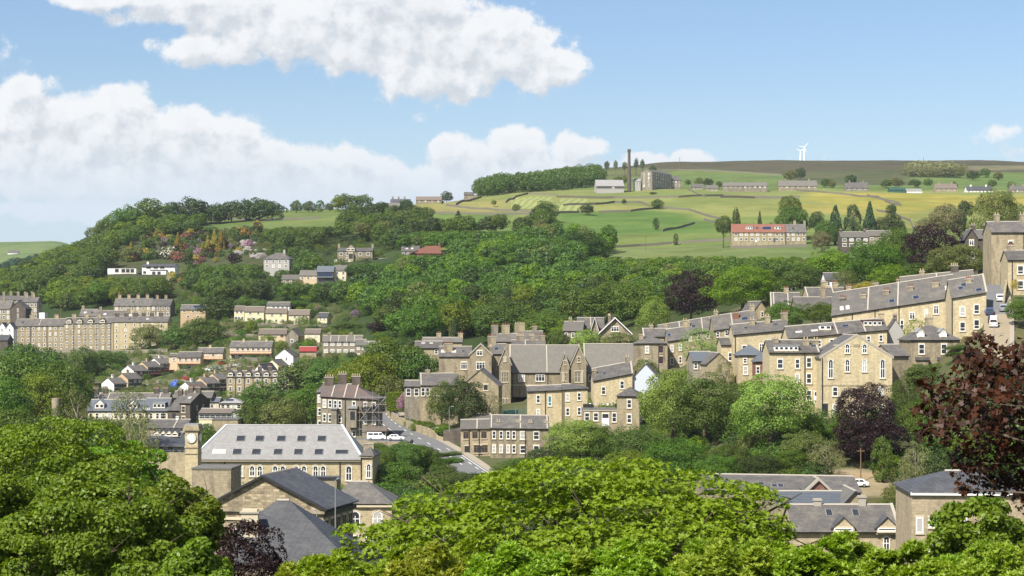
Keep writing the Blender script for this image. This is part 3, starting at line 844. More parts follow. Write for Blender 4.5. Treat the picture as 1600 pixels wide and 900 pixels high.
# ------------------------------------------------------------------ buildings
WINC = {}
def arch_pts(w, h, n=8):
    """outline of a round-headed opening, bottom-left origin at centre"""
    r = w / 2
    pts = [(-r, 0), (r, 0)]
    for k in range(n + 1):
        t = PI * k / n
        pts.append((r * math.cos(t), h - r + r * math.sin(t)))
    return pts
def win_mesh(w, h, style, fm, pm):
    key = (round(w, 2), round(h, 2), style, fm, pm)
    if key in WINC: return WINC[key]
    t = min(0.13, w * 0.14)
    if style in ('arch', 'archstone'):
        b = MB()
        o = arch_pts(w, h); i = arch_pts(w - 2 * t, h - 2 * t)
        i = [(x, z + t) for x, z in i]
        n = len(o)
        for k in range(n):
            k2 = (k + 1) % n
            b.poly([(o[k][0], -0.07, o[k][1]), (o[k2][0], -0.07, o[k2][1]), (i[k2][0], -0.07, i[k2][1]), (i[k][0], -0.07, i[k][1])])
            b.poly([(o[k][0], -0.07, o[k][1]), (o[k2][0], -0.07, o[k2][1]), (o[k2][0], 0.02, o[k2][1]), (o[k][0], 0.02, o[k][1])])
        b.box(-t * .35, t * .35, -0.065, -0.02, t, h - w / 2)
        b.box(-w / 2 + t, w / 2 - t, -0.066, -0.02, h * 0.5 - t * .4, h * 0.5 + t * .4)
        g2 = arch_pts(w + 0.44, h + 0.22); g1 = arch_pts(w + 0.04, h + 0.02)
        for k in range(2, n - 1):
            b.poly([(g2[k][0], -0.11, g2[k][1]), (g2[k + 1][0], -0.11, g2[k + 1][1]), (g1[k + 1][0], -0.11, g1[k + 1][1]), (g1[k][0], -0.11, g1[k][1])], 1)
            b.poly([(g2[k][0], -0.11, g2[k][1]), (g2[k + 1][0], -0.11, g2[k + 1][1]), (g2[k + 1][0], 0.0, g2[k + 1][1]), (g2[k][0], 0.0, g2[k][1])], 1)
        b.box(-w / 2 - .15, w / 2 + .15, -0.16, 0.0, -0.18, -0.01, 1)
        p = MB()
        p.poly([(x, -0.03, z) for x, z in i])
        r = (b.mesh("window_frame"), [fm, "cream_stone"], p.mesh("window_pane"), [pm])
    elif style == 'far':
        b = MB()
        b.box(-w / 2, w / 2, -0.05, 0.03, 0, h)
        b.box(-w / 2 + t, w / 2 - t, -0.07, -0.02, t, h * .48, 1)
        b.box(-w / 2 + t, w / 2 - t, -0.07, -0.02, h * .55, h - t, 1)
        b.box(-w / 2 - .1, w / 2 + .1, -0.12, 0.0, -0.2, -0.005, 2)
        b.box(-w / 2 - .1, w / 2 + .1, -0.04, 0.0, h + 0.005, h + .25, 2)
        r = (b.mesh("window_far"), [fm, pm, "cream_stone"], None, None)
    else:
        b = MB()
        b.box(-w / 2, -w / 2 + t, -0.07, 0.02, 0, h)
        b.box(w / 2 - t, w / 2, -0.07, 0.02, 0, h)
        b.box(-w / 2 + t, w / 2 - t, -0.07, 0.02, 0, t)
        b.box(-w / 2 + t, w / 2 - t, -0.07, 0.02, h - t, h)
        if style == 'sash':
            b.box(-w / 2 + t, w / 2 - t, -0.065, -0.01, h * .5 - t * .4, h * .5 + t * .4)
        elif style == 'case':
            n = max(2, int(round(w / 0.75)))
            for k in range(1, n):
                x = -w / 2 + w * k / n
                b.box(x - t * .4, x + t * .4, -0.065, -0.01, t, h - t)
            b.box(-w / 2 + t, w / 2 - t, -0.062, -0.012, h * .68 - .04, h * .68 + .04)
        elif style == 'low':
            b.box(-w / 2 + t, w / 2 - t, -0.065, -0.01, h * .36 - t * .4, h * .36 + t * .4)
        b.box(-w / 2 - .12, w / 2 + .12, -0.15, 0.0, -0.2, -0.005, 1)
        b.box(-w / 2 - .12, w / 2 + .12, -0.03, 0.0, h + 0.005, h + .28, 1)
        p = MB(); p.box(-w / 2 + t, w / 2 - t, -0.03, 0.01, t, h - t)
        r = (b.mesh("window_frame"), [fm, "cream_stone"], p.mesh("window_pane"), [pm])
    for m_ in r[1]: r[0].materials.append(MATS[m_])
    if r[2] is not None:
        for m_ in r[3]: r[2].materials.append(MATS[m_])
    WINC[key] = r
    return r

def add_window(root, x, y, z, rz, w, h, style='sash', fm='white_paint', pm=None, label=None, wname='window'):
    if pm is None:
        pm = 'curtain_glare_glass' if RNG.random() < 0.2 else 'glass'
    r = win_mesh(w, h, style, fm, pm)
    o = link(wname, r[0], root)
    o.location = (x, y, z); o.rotation_euler = (0, 0, rz)
    if label: o["label"] = label
    if r[2] is not None:
        link("pane", r[2], o)
    return o

CHC = {}
def chimney_mesh(w, dpt, h, pots, mat):
    key = (round(w, 2), round(dpt, 2), round(h, 2), pots, mat)
    if key in CHC: return CHC[key]
    b = MB()
    b.box(-w / 2, w / 2, -dpt / 2, dpt / 2, 0, h - .3)
    b.box(-w / 2 - .1, w / 2 + .1, -dpt / 2 - .1, dpt / 2 + .1, h - .297, h - .1, 1)
    b.box(-w / 2 - .03, w / 2 + .03, -dpt / 2 - .03, dpt / 2 + .03, h - .097, h, 0)
    for k in range(pots):
        x = -w / 2 + w * (k + .5) / pots
        b.tube((x, 0, h + .003), (x, 0, h + .55), .15, .12, 7, 2)
    me = b.mesh("chimney")
    for m_ in (mat, "coping_stone", "terracotta" if pots % 2 else "buff_pot"): me.materials.append(MATS[m_])
    CHC[key] = me
    return me

WARN = []
def dig(cx, cy, a, W, D, zpad):
    """level the slope down to the foot of a building"""
    m_ = 5.0
    rr = max(W, D) + 12
    i0, i1 = np.searchsorted(DR, cy - rr), np.searchsorted(DR, cy + rr)
    X, Y = XX[i0:i1] - cx, YY[i0:i1] - cy
    lx = X * math.cos(a) + Y * math.sin(a); ly = -X * math.sin(a) + Y * math.cos(a)
    ox = np.maximum(np.abs(lx) - W / 2 - 1.0, 0); oy = np.maximum(np.maximum(-ly - 5.0, ly - D - 1.0), 0)
    f = np.clip(1 - np.hypot(ox, oy) / m_, 0, 1)
    Z = ZZ[i0:i1]
    ZZ[i0:i1] = np.where(Z > zpad, Z * (1 - f) + zpad * f, Z)
NHOUSE = [0]
def house(label, px0, d0, py0, px1, py1=None, ang=0.0, D=8.0, rise=None, rpy=None, roof='gx', wall='stone_buff', slt='slate_grey',
          name='stone_house', cat='house', group=None, og=0.2, eo=0.35, w=(), ch=(), sk=(), dm=(), cop=(), pipes=(), hl=None, hr=None,
          doors=(), barge=None, extra=(), fm='white_paint', basez=None, gutter=None, endcop=None, ridge_mat='coping_stone', parapet=0.5):
    a = math.radians(ang)
    X0 = xpx(px0, d0); k1 = (px1 - 800) / F
    W = (k1 * d0 - X0) / (math.cos(a) - k1 * math.sin(a))
    d1 = d0 + W * math.sin(a)
    zL = zpx(py0, d0); zR = zpx(py1, d1) if py1 is not None else zL
    cx = X0 + W / 2 * math.cos(a); cy = d0 + W / 2 * math.sin(a)
    ux, uy = math.cos(a), math.sin(a); vx, vy = -uy, ux
    gnd = [gz(cx + ux * W * sx + vx * D * sy, cy + uy * W * sx + vy * D * sy) for sx in (-.5, 0, .5) for sy in (0, 1)]
    need = 3.4
    for q_ in w:
        if q_[0] == 'f': need = max(need, max(q_[1]) + (q_[4] if len(q_) > 4 else 1.5) + 0.7)
    for q_ in doors: need = max(need, q_[3] + q_[2])
    need = min(need, 13.0)
    if roof == 'gy' and not w: need = 3.0
    zpad = min(zL, zR) - need
    if max(gnd) > zpad:
        dig(cx, cy, a, W, D, zpad)
        gnd = [gz(cx + ux * W * sx + vx * D * sy, cy + uy * W * sx + vy * D * sy) for sx in (-.5, 0, .5) for sy in (0, 1)]
    z0 = min(gnd) - 0.5
    gf = max(gnd[0], gnd[2], gnd[4])
    z0 = min(z0, min(zL, zR) - 2.4)
    if basez is not None: z0 = min(z0, basez)
    if gf > min(zL, zR) - 2.0: WARN.append((label, "ground %.1f vs eave %.1f" % (gf, min(zL, zR))))
    if min(zL, zR) - gf > 18: WARN.append((label, "tall %.1f" % (min(zL, zR) - gf)))
    if rise is None:
        dm_ = (d0 + d1) / 2 + (D / 2 * math.cos(a) if roof in ('gx', 'hip', 'hipl', 'hipr') else (D * math.cos(a) if roof == 'mono' else 0))
        rise = zpx(rpy, dm_) - (zL + zR) / 2 if rpy is not None else D * 0.3
    if rise < 0.2: WARN.append((label, "rise %.2f" % rise)); rise = 0.8
    if rise > D * 0.75 and roof in ('gx', 'hip'): WARN.append((label, "steep rise %.1f D %.1f" % (rise, D)))
    root = empty(name, (cx, cy, z0), a)
    tag(root, label, cat, group)
    NHOUSE[0] += 1
    hL, hR = zL - z0, zR - z0
    ez = lambda x: hL + (hR - hL) * (x / W + .5)
    yr = D / 2
    T = 0.16
    near = d0 < 600
    # ---- walls
    b = MB()
    k = 0.12
    xl, xr = -W / 2, W / 2
    if roof == 'gx':
        for x, fl in ((xl, 1), (xr, 0)):
            p = [(x, 0, 0), (x, 0, ez(x) - k), (x, yr, ez(x) + rise - k), (x, D, ez(x) - k), (x, D, 0)]
            b.poly(p if fl else p[::-1])
        b.poly([(xl, 0, 0), (xr, 0, 0), (xr, 0, hR - k), (xl, 0, hL - k)])
        b.poly([(xr, D, 0), (xl, D, 0), (xl, D, hL - k), (xr, D, hR - k)])
    elif roof == 'gy':
        zm = (hL + hR) / 2 + rise
        for y, fl in ((0, 0), (D, 1)):
            p = [(xl, y, 0), (xr, y, 0), (xr, y, hR - k), (0, y, zm - k), (xl, y, hL - k)]
            b.poly(p if not fl else p[::-1])
        b.poly([(xl, D, 0), (xl, 0, 0), (xl, 0, hL - k), (xl, D, hL - k)])
        b.poly([(xr, 0, 0), (xr, D, 0), (xr, D, hR - k), (xr, 0, hR - k)])
    else:
        zb = [hL, hR, hR, hL]
        if roof == 'mono': zb = [hL, hR, hR + rise, hL + rise]
        c = [(xl, 0), (xr, 0), (xr, D), (xl, D)]
        for q in range(4):
            q2 = (q + 1) % 4
            b.poly([(c[q][0], c[q][1], 0), (c[q2][0], c[q2][1], 0), (c[q2][0], c[q2][1], zb[q2] - k), (c[q][0], c[q][1], zb[q] - k)])
    b.obj("wall", wall, root)
    # ---- roof
    sl = rise / yr
    r = MB()
    if roof == 'gx':
        L, R_ = xl - og, xr + og
        e = lambda x, y: (x, y, ez(x) + rise - abs(y - yr) * sl)
        r.slab([e(L, -eo), e(R_, -eo), e(R_, yr), e(L, yr), e(R_, D + eo), e(L, D + eo)], [(0, 1, 2, 3), (3, 2, 4, 5)], T)
        ridge = [e(L, yr), e(R_, yr)]
        slope = lambda u, v: ((u - .5) * W, -eo + v * (yr + eo), ez((u - .5) * W) + rise - (yr - (-eo + v * (yr + eo))) * sl)
    elif roof == 'gy':
        sx = rise / (W / 2)
        Lx, Rx = xl - eo, xr + eo
        zm = (hL + hR) / 2 + rise
        zl = hL - sx * eo; zr = hR - sx * eo
        r.slab([(Lx, -og, zl), (0, -og, zm), (Rx, -og, zr), (Lx, D + og, zl), (0, D + og, zm), (Rx, D + og, zr)], [(0, 1, 4, 3), (1, 2, 5, 4)], T)
        ridge = [(0, -og, zm), (0, D + og, zm)]
        slope = lambda u, v: ((1 - v) * Rx, u * D, zr + (zm - zr) * v)
    elif roof in ('hip', 'hipl', 'hipr'):
        a1 = (hl if hl is not None else min(yr, W / 2)) if roof in ('hip', 'hipl') else -og
        a2 = (hr if hr is not None else min(yr, W / 2)) if roof in ('hip', 'hipr') else -og
        if a1 + a2 > W: a1 = a2 = W / 2 - 0.02
        e0 = lambda x, y: (x, y, ez(min(max(x, xl), xr)) - sl * eo)
        rl, rr = (xl + a1, yr, ez(xl + a1) + rise), (xr - a2, yr, ez(xr - a2) + rise)
        if roof == 'hipr': rl = (xl - og, yr, ez(xl) + rise)
        if roof == 'hipl': rr = (xr + og, yr, ez(xr) + rise)
        lo = og if roof == 'hipr' else eo; ro = og if roof == 'hipl' else eo
        r.slab([e0(xl - lo, -eo), e0(xr + ro, -eo), e0(xr + ro, D + eo), e0(xl - lo, D + eo), rl, rr],
               [(0, 1, 5, 4), (1, 2, 5), (2, 3, 4, 5), (3, 0, 4)], T)
        ridge = [rl, rr]
        slope = lambda u, v: ((u - .5) * W, -eo + v * (yr + eo), ez((u - .5) * W) + rise - (yr - (-eo + v * (yr + eo))) * sl)
    elif roof == 'mono':
        s2 = rise / D
        e = lambda x, y: (x, y, ez(x) + s2 * y)
        r.slab([e(xl - og, -eo), e(xr + og, -eo), e(xr + og, D + .1), e(xl - og, D + .1)], [(0, 1, 2, 3)], T)
        ridge = None
        slope = lambda u, v: ((u - .5) * W, v * D, ez((u - .5) * W) + s2 * v * D)
    else:
        r.slab([(xl - .1, -.1, hL), (xr + .1, -.1, hR), (xr + .1, D + .1, hR), (xl - .1, D + .1, hL)], [(0, 1, 2, 3)], 0.25)
        ridge = None
        slope = lambda u, v: ((u - .5) * W, v * D, hL)
    ro = r.obj("roof", slt, root)
    if ridge and d0 < 900:
        rb = MB(); p, q = Vector(ridge[0]), Vector(ridge[1])
        if (q - p).length > 0.5:
            n_ = Vector((0, .17, 0)) if roof != 'gy' else Vector((.17, 0, 0))
            rb.hexa([p - n_ - Vector((0, 0, .06)), q - n_ - Vector((0, 0, .06)), q + n_ - Vector((0, 0, .06)), p + n_ - Vector((0, 0, .06)),
                     p - n_ * .4 + Vector((0, 0, .13)), q - n_ * .4 + Vector((0, 0, .13)), q + n_ * .4 + Vector((0, 0, .13)), p + n_ * .4 + Vector((0, 0, .13))])
            rb.obj("ridge_tiles", ridge_mat, ro)
    # ---- gutter
    if gutter is None: gutter = near and roof in ('gx', 'hip', 'hipl', 'hipr')
    if gutter:
        gb = MB(); zz0 = -sl * eo - T - 0.02
        gb.hexa([(xl, -eo - .02, hL + zz0), (xr, -eo - .02, hR + zz0), (xr, 0.0, hR + zz0), (xl, 0.0, hL + zz0),
                 (xl, -eo - .12, hL + zz0 + .14), (xr, -eo - .12, hR + zz0 + .14), (xr, -0.0, hR + zz0 + .14), (xl, -0.0, hL + zz0 + .14)])
        gb.obj("gutter", "black_iron", root)
    # ---- party-wall copings along the slope
    for u in cop:
        if roof in ('gx', 'hip', 'hipl', 'hipr'):
            cb = MB()
            p, q = slope(u, 0.02), slope(u, 1.0)
            cb.hexa([(p[0] - .16, p[1], p[2] - .02), (p[0] + .16, p[1], p[2] - .02), (q[0] + .16, q[1], q[2] - .02), (q[0] - .16, q[1], q[2] - .02),
                     (p[0] - .16, p[1], p[2] + .16), (p[0] + .16, p[1], p[2] + .16), (q[0] + .16, q[1], q[2] + .16), (q[0] - .16, q[1], q[2] + .16)])
            cb.obj("coping", "coping_stone", ro)
    # ---- bargeboards or gable coping on the front gable
    if barge and roof == 'gy':
        zm = (hL + hR) / 2 + rise
        bb = MB()
        for sx_, hz in ((-1, hL), (1, hR)):
            p = (sx_ * (W / 2 + eo), 0, hz - rise / (W / 2) * eo); q = (0, 0, zm)
            y0, y1 = (-og - .08, -og + .12) if barge != 'coping_stone' else (-og - .06, .3)
            up = .06 if barge != 'coping_stone' else .22
            A = [(p[0], y0, p[2] - .28), (p[0], y1, p[2] - .28), (q[0], y1, q[2] - .28), (q[0], y0, q[2] - .28)]
            B = [(v_[0], v_[1], v_[2] + .28 + up) for v_ in A]
            bb.hexa(A + B)
        bb.obj("bargeboard" if barge != 'coping_stone' else "gable_coping", barge, root)
    if endcop:
        for side in endcop:
            x = xl if side == 'l' else xr
            cb = MB()
            for y_a, y_b in ((-eo, yr), (D + eo, yr)):
                pz = ez(x) + rise - abs(y_a - yr) * sl; qz = ez(x) + rise
                cb.hexa([(x - .2, y_a, pz - .05), (x + .2, y_a, pz - .05), (x + .2, y_b, qz - .05), (x - .2, y_b, qz - .05),
                         (x - .2, y_a, pz + .2), (x + .2, y_a, pz + .2), (x + .2, y_b, qz + .2), (x - .2, y_b, qz + .2)])
            cb.obj("gable_coping", "coping_stone", root)
    # ---- windows: (side, rows below eaves, columns, w, h, style[, frame])
    for spec in w:
        side, rows, cols = spec[:3]
        ww = spec[3] if len(spec) > 3 else 0.95
        hh = spec[4] if len(spec) > 4 else 1.5
        st = spec[5] if len(spec) > 5 else ('sash' if d0 < 520 else 'far')
        fmx = spec[6] if len(spec) > 6 else fm
        pmx = spec[7] if len(spec) > 7 else None
        if isinstance(cols, int):
            cols = [(c_ + .5) / cols for c_ in range(cols)]
        for rr in rows:
            for u in cols:
                if side == 'f':
                    x = (u - .5) * W; pos = (x, 0.0, ez(x) - rr - hh); rz = 0.0
                    wx, wy = cx + ux * x, cy + uy * x
                elif side == 'r':
                    pos = (xr, u * D, hR - rr - hh); rz = PI / 2
                    wx, wy = cx + ux * xr + vx * u * D, cy + uy * xr + vy * u * D
                else:
                    pos = (xl, u * D, hL - rr - hh); rz = -PI / 2
                    wx, wy = cx + ux * xl + vx * u * D, cy + uy * xl + vy * u * D
                if pos[2] + z0 < gz(wx, wy) - 0.2: continue
                add_window(root, pos[0], pos[1], pos[2], rz, ww, hh, st, fmx, pmx)
    # ---- doors: (u, width, height, top below eaves, material)
    for (u, dw, dh, top, dmat) in doors:
        x = (u - .5) * W; z = ez(x) - top - dh
        db = MB(); db.box(-dw / 2, dw / 2, -.06, .02, 0, dh); db.box(-dw / 2 - .12, dw / 2 + .12, -.04, 0, dh + .004, dh + .25, 1)
        db.box(-dw / 2 + .12, dw / 2 - .12, -.075, -.05, dh * .62, dh - .15, 2)
        o = db.obj("door", [dmat, "cream_stone", "glass"], root); o.location = (x, 0, z)
    # ---- chimneys: (u along ridge, rise above ridge, width, pots, material[, y offset])
    for c_ in ch:
        u, hh, cw, pots = c_[:4]
        mt = c_[4] if len(c_) > 4 else wall
        yo = c_[5] if len(c_) > 5 else 0.0
        if roof == 'gy':
            px_, py_, pz_ = yo, u * D, (hL + hR) / 2 + rise - abs(yo) * rise / (W / 2)
            o = link("chimney", chimney_mesh(0.75, cw, hh + 1.2, pots, mt), root)
        else:
            x = (u - .5) * W
            px_, py_, pz_ = x, yr + yo, ez(x) + rise - abs(yo) * sl
            o = link("chimney", chimney_mesh(cw, 0.75, hh + 1.2, pots, mt), root)
        o.location = (px_, py_, pz_ - 1.2)
    # ---- skylights: (u, v, width, length[, pane material])
    for s_ in sk:
        u, v_, sw, sl_ = s_[:4]
        pm = s_[4] if len(s_) > 4 else 'glass'  # pale skylight panes have the sky's reflection put into their colour
        p = slope(u, v_)
        b1 = MB()
        b1.box(-sw / 2, sw / 2, -sl_ / 2, sl_ / 2, -.02, .10)
        o = b1.obj("skylight", "lead_grey" if pm != 'curtain_glare_glass' else "white_paint", ro)
        b2 = MB(); b2.box(-sw / 2 + .07, sw / 2 - .07, -sl_ / 2 + .07, sl_ / 2 - .07, .09, .125)
        b2b = b2.mesh("pane"); b2b.materials.append(MATS[pm])
        o.location = p
        if roof == 'gy':
            o.rotation_euler = (0, math.atan2(rise, W / 2), 0)
        else:
            o.rotation_euler = (math.atan(sl if roof != 'mono' else rise / D), -math.atan((hR - hL) / W), 0)
        # the glass is flush in its frame: kept in the same part as a second surface
        o.data.materials.append(MATS[pm])
        bm = bmesh.new(); bm.from_mesh(o.data); bm2 = len(bm.faces)
        bm.from_mesh(b2b); bm.faces.ensure_lookup_table()
        for f_ in bm.faces[bm2:]: f_.material_index = 1
        bm.to_mesh(o.data); bm.free(); bpy.data.meshes.remove(b2b)
    # ---- dormers: (u, v, width, height, kind, wall material, panes[, roof material])
    for q in dm:
        u, v_, dw, dh, kind, dmat, npan = q[:7]
        rm = q[7] if len(q) > 7 else "lead_grey"
        p = slope(u, v_)
        dl = dh / max(sl, .15) + .25
        db = MB()
        db.box(-dw / 2, dw / 2, 0, dl, -.35, dh - 0.02)
        if kind == 'flat':
            db.box(-dw / 2 - .18, dw / 2 + .18, -.22, dl, dh - .015, dh + .16, 1)
        else:
            gh = dw * 0.5
            db.poly([(-dw / 2, 0, dh - .02), (dw / 2, 0, dh - .02), (0, 0, dh + gh - .1)])
            d2 = dl + gh / max(sl, .15)
            db.slab([(-dw / 2 - .2, -.2, dh - .12), (0, -.2, dh + gh), (dw / 2 + .2, -.2, dh - .12), (-dw / 2 - .2, d2, dh - .12), (0, d2, dh + gh), (dw / 2 + .2, d2, dh - .12)],
                    [(0, 1, 4, 3), (1, 2, 5, 4)], .1, 1)
        o = db.obj("dormer", [dmat, rm], root)
        o.location = p
        if kind == 'round':
            r_ = win_mesh(min(dw * .55, 1.0), min(dw * .8, 1.5), 'arch', fm, 'glass')
            wn = link("window", r_[0], o); wn.location = (0, -.02, dh * .1 + .1)
        else:
            for k_ in range(npan):
                pw = dw / npan
                x = -dw / 2 + pw * (k_ + .5)
                wn = link("window", win_mesh(pw * .86, dh * .72, 'pic', fm, 'glass')[0], o)
                wn.location = (x, -.01, dh * .14)
                pn = MB(); pn.box(-pw * .33, pw * .33, -.05, .0, dh * .1, dh * .62)
                pp = pn.mesh("pane"); pp.materials.append(MATS['glass'])
                bm = bmesh.new(); bm.from_mesh(wn.data); 
                me2 = bpy.data.meshes.new("dormer_window"); 
                n0 = len(bm.faces); bm.from_mesh(pp); bm.faces.ensure_lookup_table()
                for f_ in bm.faces[n0:]: f_.material_index = 2
                bm.to_mesh(me2); bm.free()
                for m_ in (fm, "cream_stone", "glass"): me2.materials.append(MATS[m_])
                wn.data = me2
                bpy.data.meshes.remove(pp)
    # ---- downpipes
    for u in pipes:
        pb = MB(); x = (u - .5) * W
        pb.box(-.08, .08, -.17, -.02, 0, ez(x) - .3)
        o = pb.obj("downpipe", "black_iron", root); o.location = (x, 0, 0)
    # ---- extra boxes: (part name, x0, x1, y0, y1, z0, z1, material), x as a share of the front, z from the left eaves
    for e_ in extra:
        b = MB()
        b.box((e_[1] - .5) * W, (e_[2] - .5) * W, e_[3], e_[4], hL + e_[5], hL + e_[6])
        b.obj(e_[0], e_[7], root)
    return root, dict(W=W, D=D, hL=hL, hR=hR, ez=ez, rise=rise, slope=slope, cx=cx, cy=cy, a=a, z0=z0, sl=sl, yr=yr, roof=ro)

# ================================================================== the town, far to near
H = house
def U(*a):
    """column positions given as photo columns between two ends"""
    x0, x1 = a[0], a[1]
    return [(x - x0) / (x1 - x0) for x in a[2:]]

# ---- hilltop mill and hamlet
H("five storey dark stone mill with rows of white windows on the hilltop", 1001, 1492, 269, 1019, D=38, rpy=263.5, ang=-30, roof='gy', wall='stone_grey', slt='slate_grey', name='mill_building', cat='mill',
  w=[('f', [1, 4.2, 7.4, 10.6], [.3, .7], 1.2, 1.9, 'far'), ('r', [.8, 3.8, 6.8, 9.8, 12.6], 11, 1.3, 1.9, 'far')])
H("lower stone wing at the far end of the hilltop mill", 1044, 1520, 281, 1064, D=14, rpy=275, ang=8, wall='stone_grey', name='mill_building', cat='mill', w=[('f', [1, 4], 4, 1.2, 1.6, 'far')])
H("small pale lean-to block between mill chimney and mill", 990, 1490, 283, 1001, D=9, rpy=279, wall='render_grey', slt='slate_silver', name='mill_outbuilding', cat='building', w=[('f', [1.5], 3, 1.4, 1.6, 'far')])
H("long low white metal shed left of the mill chimney", 932, 1480, 290, 975, D=16, rpy=281, roof='gx', ang=4, wall='render_grey', slt='slate_silver', name='metal_shed', cat='shed', w=[('f', [.8], 9, 3.0, 1.6, 'far', 'grey_metal')])
b = MB(); b.tube((0, 0, -1), (0, 0, 32.5), 1.7, 1.1, 14); b.tube((0, 0, 31.6), (0, 0, 33.2), 1.4, 1.4, 14, 1); b.tube((0, 0, 33.21), (0, 0, 33.9), 1.5, 1.3, 14, 1)
o = b.obj("mill_chimney", ["stone_sooty", "stone_sooty"]); o.location = (xpx(983, 1486), 1486, zpx(297, 1486)); tag(o, "tall round dark stone mill chimney on the hilltop", "chimney")

for lab, a0, a1, e, rp, d, wl, sl, nc in [
    ("long low stone farm row with pale windows beyond the mill meadow", 1130, 1199, 290, 285, 1530, 'stone_grey', 'slate_stone', 9),
    ("broad stone barn with a big stone slate roof on the hilltop lane", 1217, 1277, 290, 282, 1530, 'stone_brown', 'slate_stone', 7),
    ("gabled stone farmhouse among trees right of the broad hilltop barn", 1322, 1357, 293, 285, 1520, 'stone_grey', 'slate_grey', 4),
    ("dark green metal shed on the hilltop lane", 1391, 1415, 296, 293, 1510, 'shed_green', 'shed_green', 0),
    ("low white sheds beside the dark green shed", 1417, 1441, 298, 295, 1510, 'render_white', 'slate_silver', 0),
    ("hilltop farmhouse with a reddish roof, right of the white sheds", 1462, 1496, 294, 287, 1510, 'stone_buff', 'tile_brown', 4),
    ("dark roofed bungalow row on the hilltop, behind the olive tree", 1511, 1551, 297, 291, 1510, 'render_white', 'slate_dark', 7),
    ("far right stone cottage on the hilltop lane", 1580, 1606, 296, 290, 1500, 'stone_brown', 'slate_grey', 4),
    ("small cottages with white gables just right of the mill", 1082, 1098, 292, 287, 1540, 'stone_grey', 'slate_grey', 3),
    ("tiny stone cottage beside the white gabled hilltop cottages", 1103, 1122, 294, 289, 1520, 'stone_brown', 'slate_stone', 3)]:
    H(lab, a0, d, e, a1, D=10, rpy=rp, wall=wl, slt=sl, name='shed' if 'shed' in lab else 'farmhouse', cat='shed' if 'shed' in lab else 'farmhouse',
      w=[('f', [.6], nc, 1.3, 1.3, 'far')] if nc else [], ch=[(.2, 1.4, 1.3, 1), (.8, 1.4, 1.3, 1)] if nc > 3 else [])
# skyline roofs at the head of the middle wood
H("long dark roofed row on the middle skyline", 610, 1385, 317, 641, D=10, rpy=311, wall='stone_grey', slt='slate_dark', cat='house', w=[('f', [.7], 6, 1.2, 1.3, 'far')], ch=[(.1, 1.8, 1.3, 2), (.4, 1.8, 1.3, 2), (.7, 1.8, 1.3, 2)])
H("reddish roofed farm buildings on the middle skyline", 650, 1392, 312, 690, D=9, rpy=307, wall='stone_brown', slt='tile_brown', cat='house', w=[('f', [.7], 4, 1.2, 1.2, 'far')])
H("stone roofed cottage half hidden below the middle skyline", 607, 1290, 325, 624, D=9, rpy=317, wall='stone_buff', slt='slate_stone', cat='house', w=[('f', [1], 3, 1.1, 1.3, 'far')])
H("tiny cottage on the skyline beside the hilltop wood", 725, 1440, 304, 740, D=8, rpy=300, wall='stone_grey', slt='slate_grey', cat='house')
H("white farmhouse on the far left hill", 12, 2500, 395, 28, D=10, rpy=391, wall='render_white', slt='slate_grey', name='farmhouse', cat='farmhouse')

# ---- red roofed row in the fields and neighbours
H("stone row with bright red tiled roof and white dormers in the fields", 1144, 952, 362, 1227, D=9, rpy=350, wall='stone_buff', slt='tile_red', name='terrace_row', cat='terrace',
  w=[('f', [.7, 3.3], U(1144, 1227, 1150, 1158, 1166, 1175, 1184, 1194, 1203, 1214, 1222), 1.5, 1.4, 'far')], dm=[(.33, .35, 3.6, 1.6, 'flat', 'render_white', 3), (.87, .35, 3.4, 1.6, 'flat', 'render_white', 2)],
  sk=[(.62, .5, 2.4, 2.2, 'solar_glass'), (.7, .5, 2.4, 2.2, 'solar_glass'), (.48, .5, 1.4, 1.4)], doors=[(.45, 1.1, 2.1, 3.4, 'white_paint'), (.8, 1.1, 2.1, 3.4, 'car_blue')])
H("grey roofed stone house joined to the red roofed row", 1227, 953, 362, 1260, D=9, rpy=350, wall='stone_buff', slt='slate_grey', w=[('f', [.7, 3.3], 4, 1.4, 1.5, 'far')], sk=[(.4, .5, 1.2, 1.4)], ch=[(.5, 1.5, 1.4, 2), (.97, 1.5, 1.2, 2)])
H("dark stone farmhouse with mullioned windows below the conifers", 1314, 870, 370, 1358, D=9, rpy=362, wall='stone_sooty', slt='slate_stone', w=[('f', [.8, 3.3], 4, 2.0, 1.3, 'far')], ch=[(.05, 1.4, 1.2, 1), (.9, 1.4, 1.2, 1)])
H("stone roofed barn joined behind the dark stone farmhouse", 1356, 885, 368, 1394, D=9, rpy=360, wall='stone_brown', slt='slate_stone', w=[('f', [1], 3, 1.5, 1.2, 'far')])

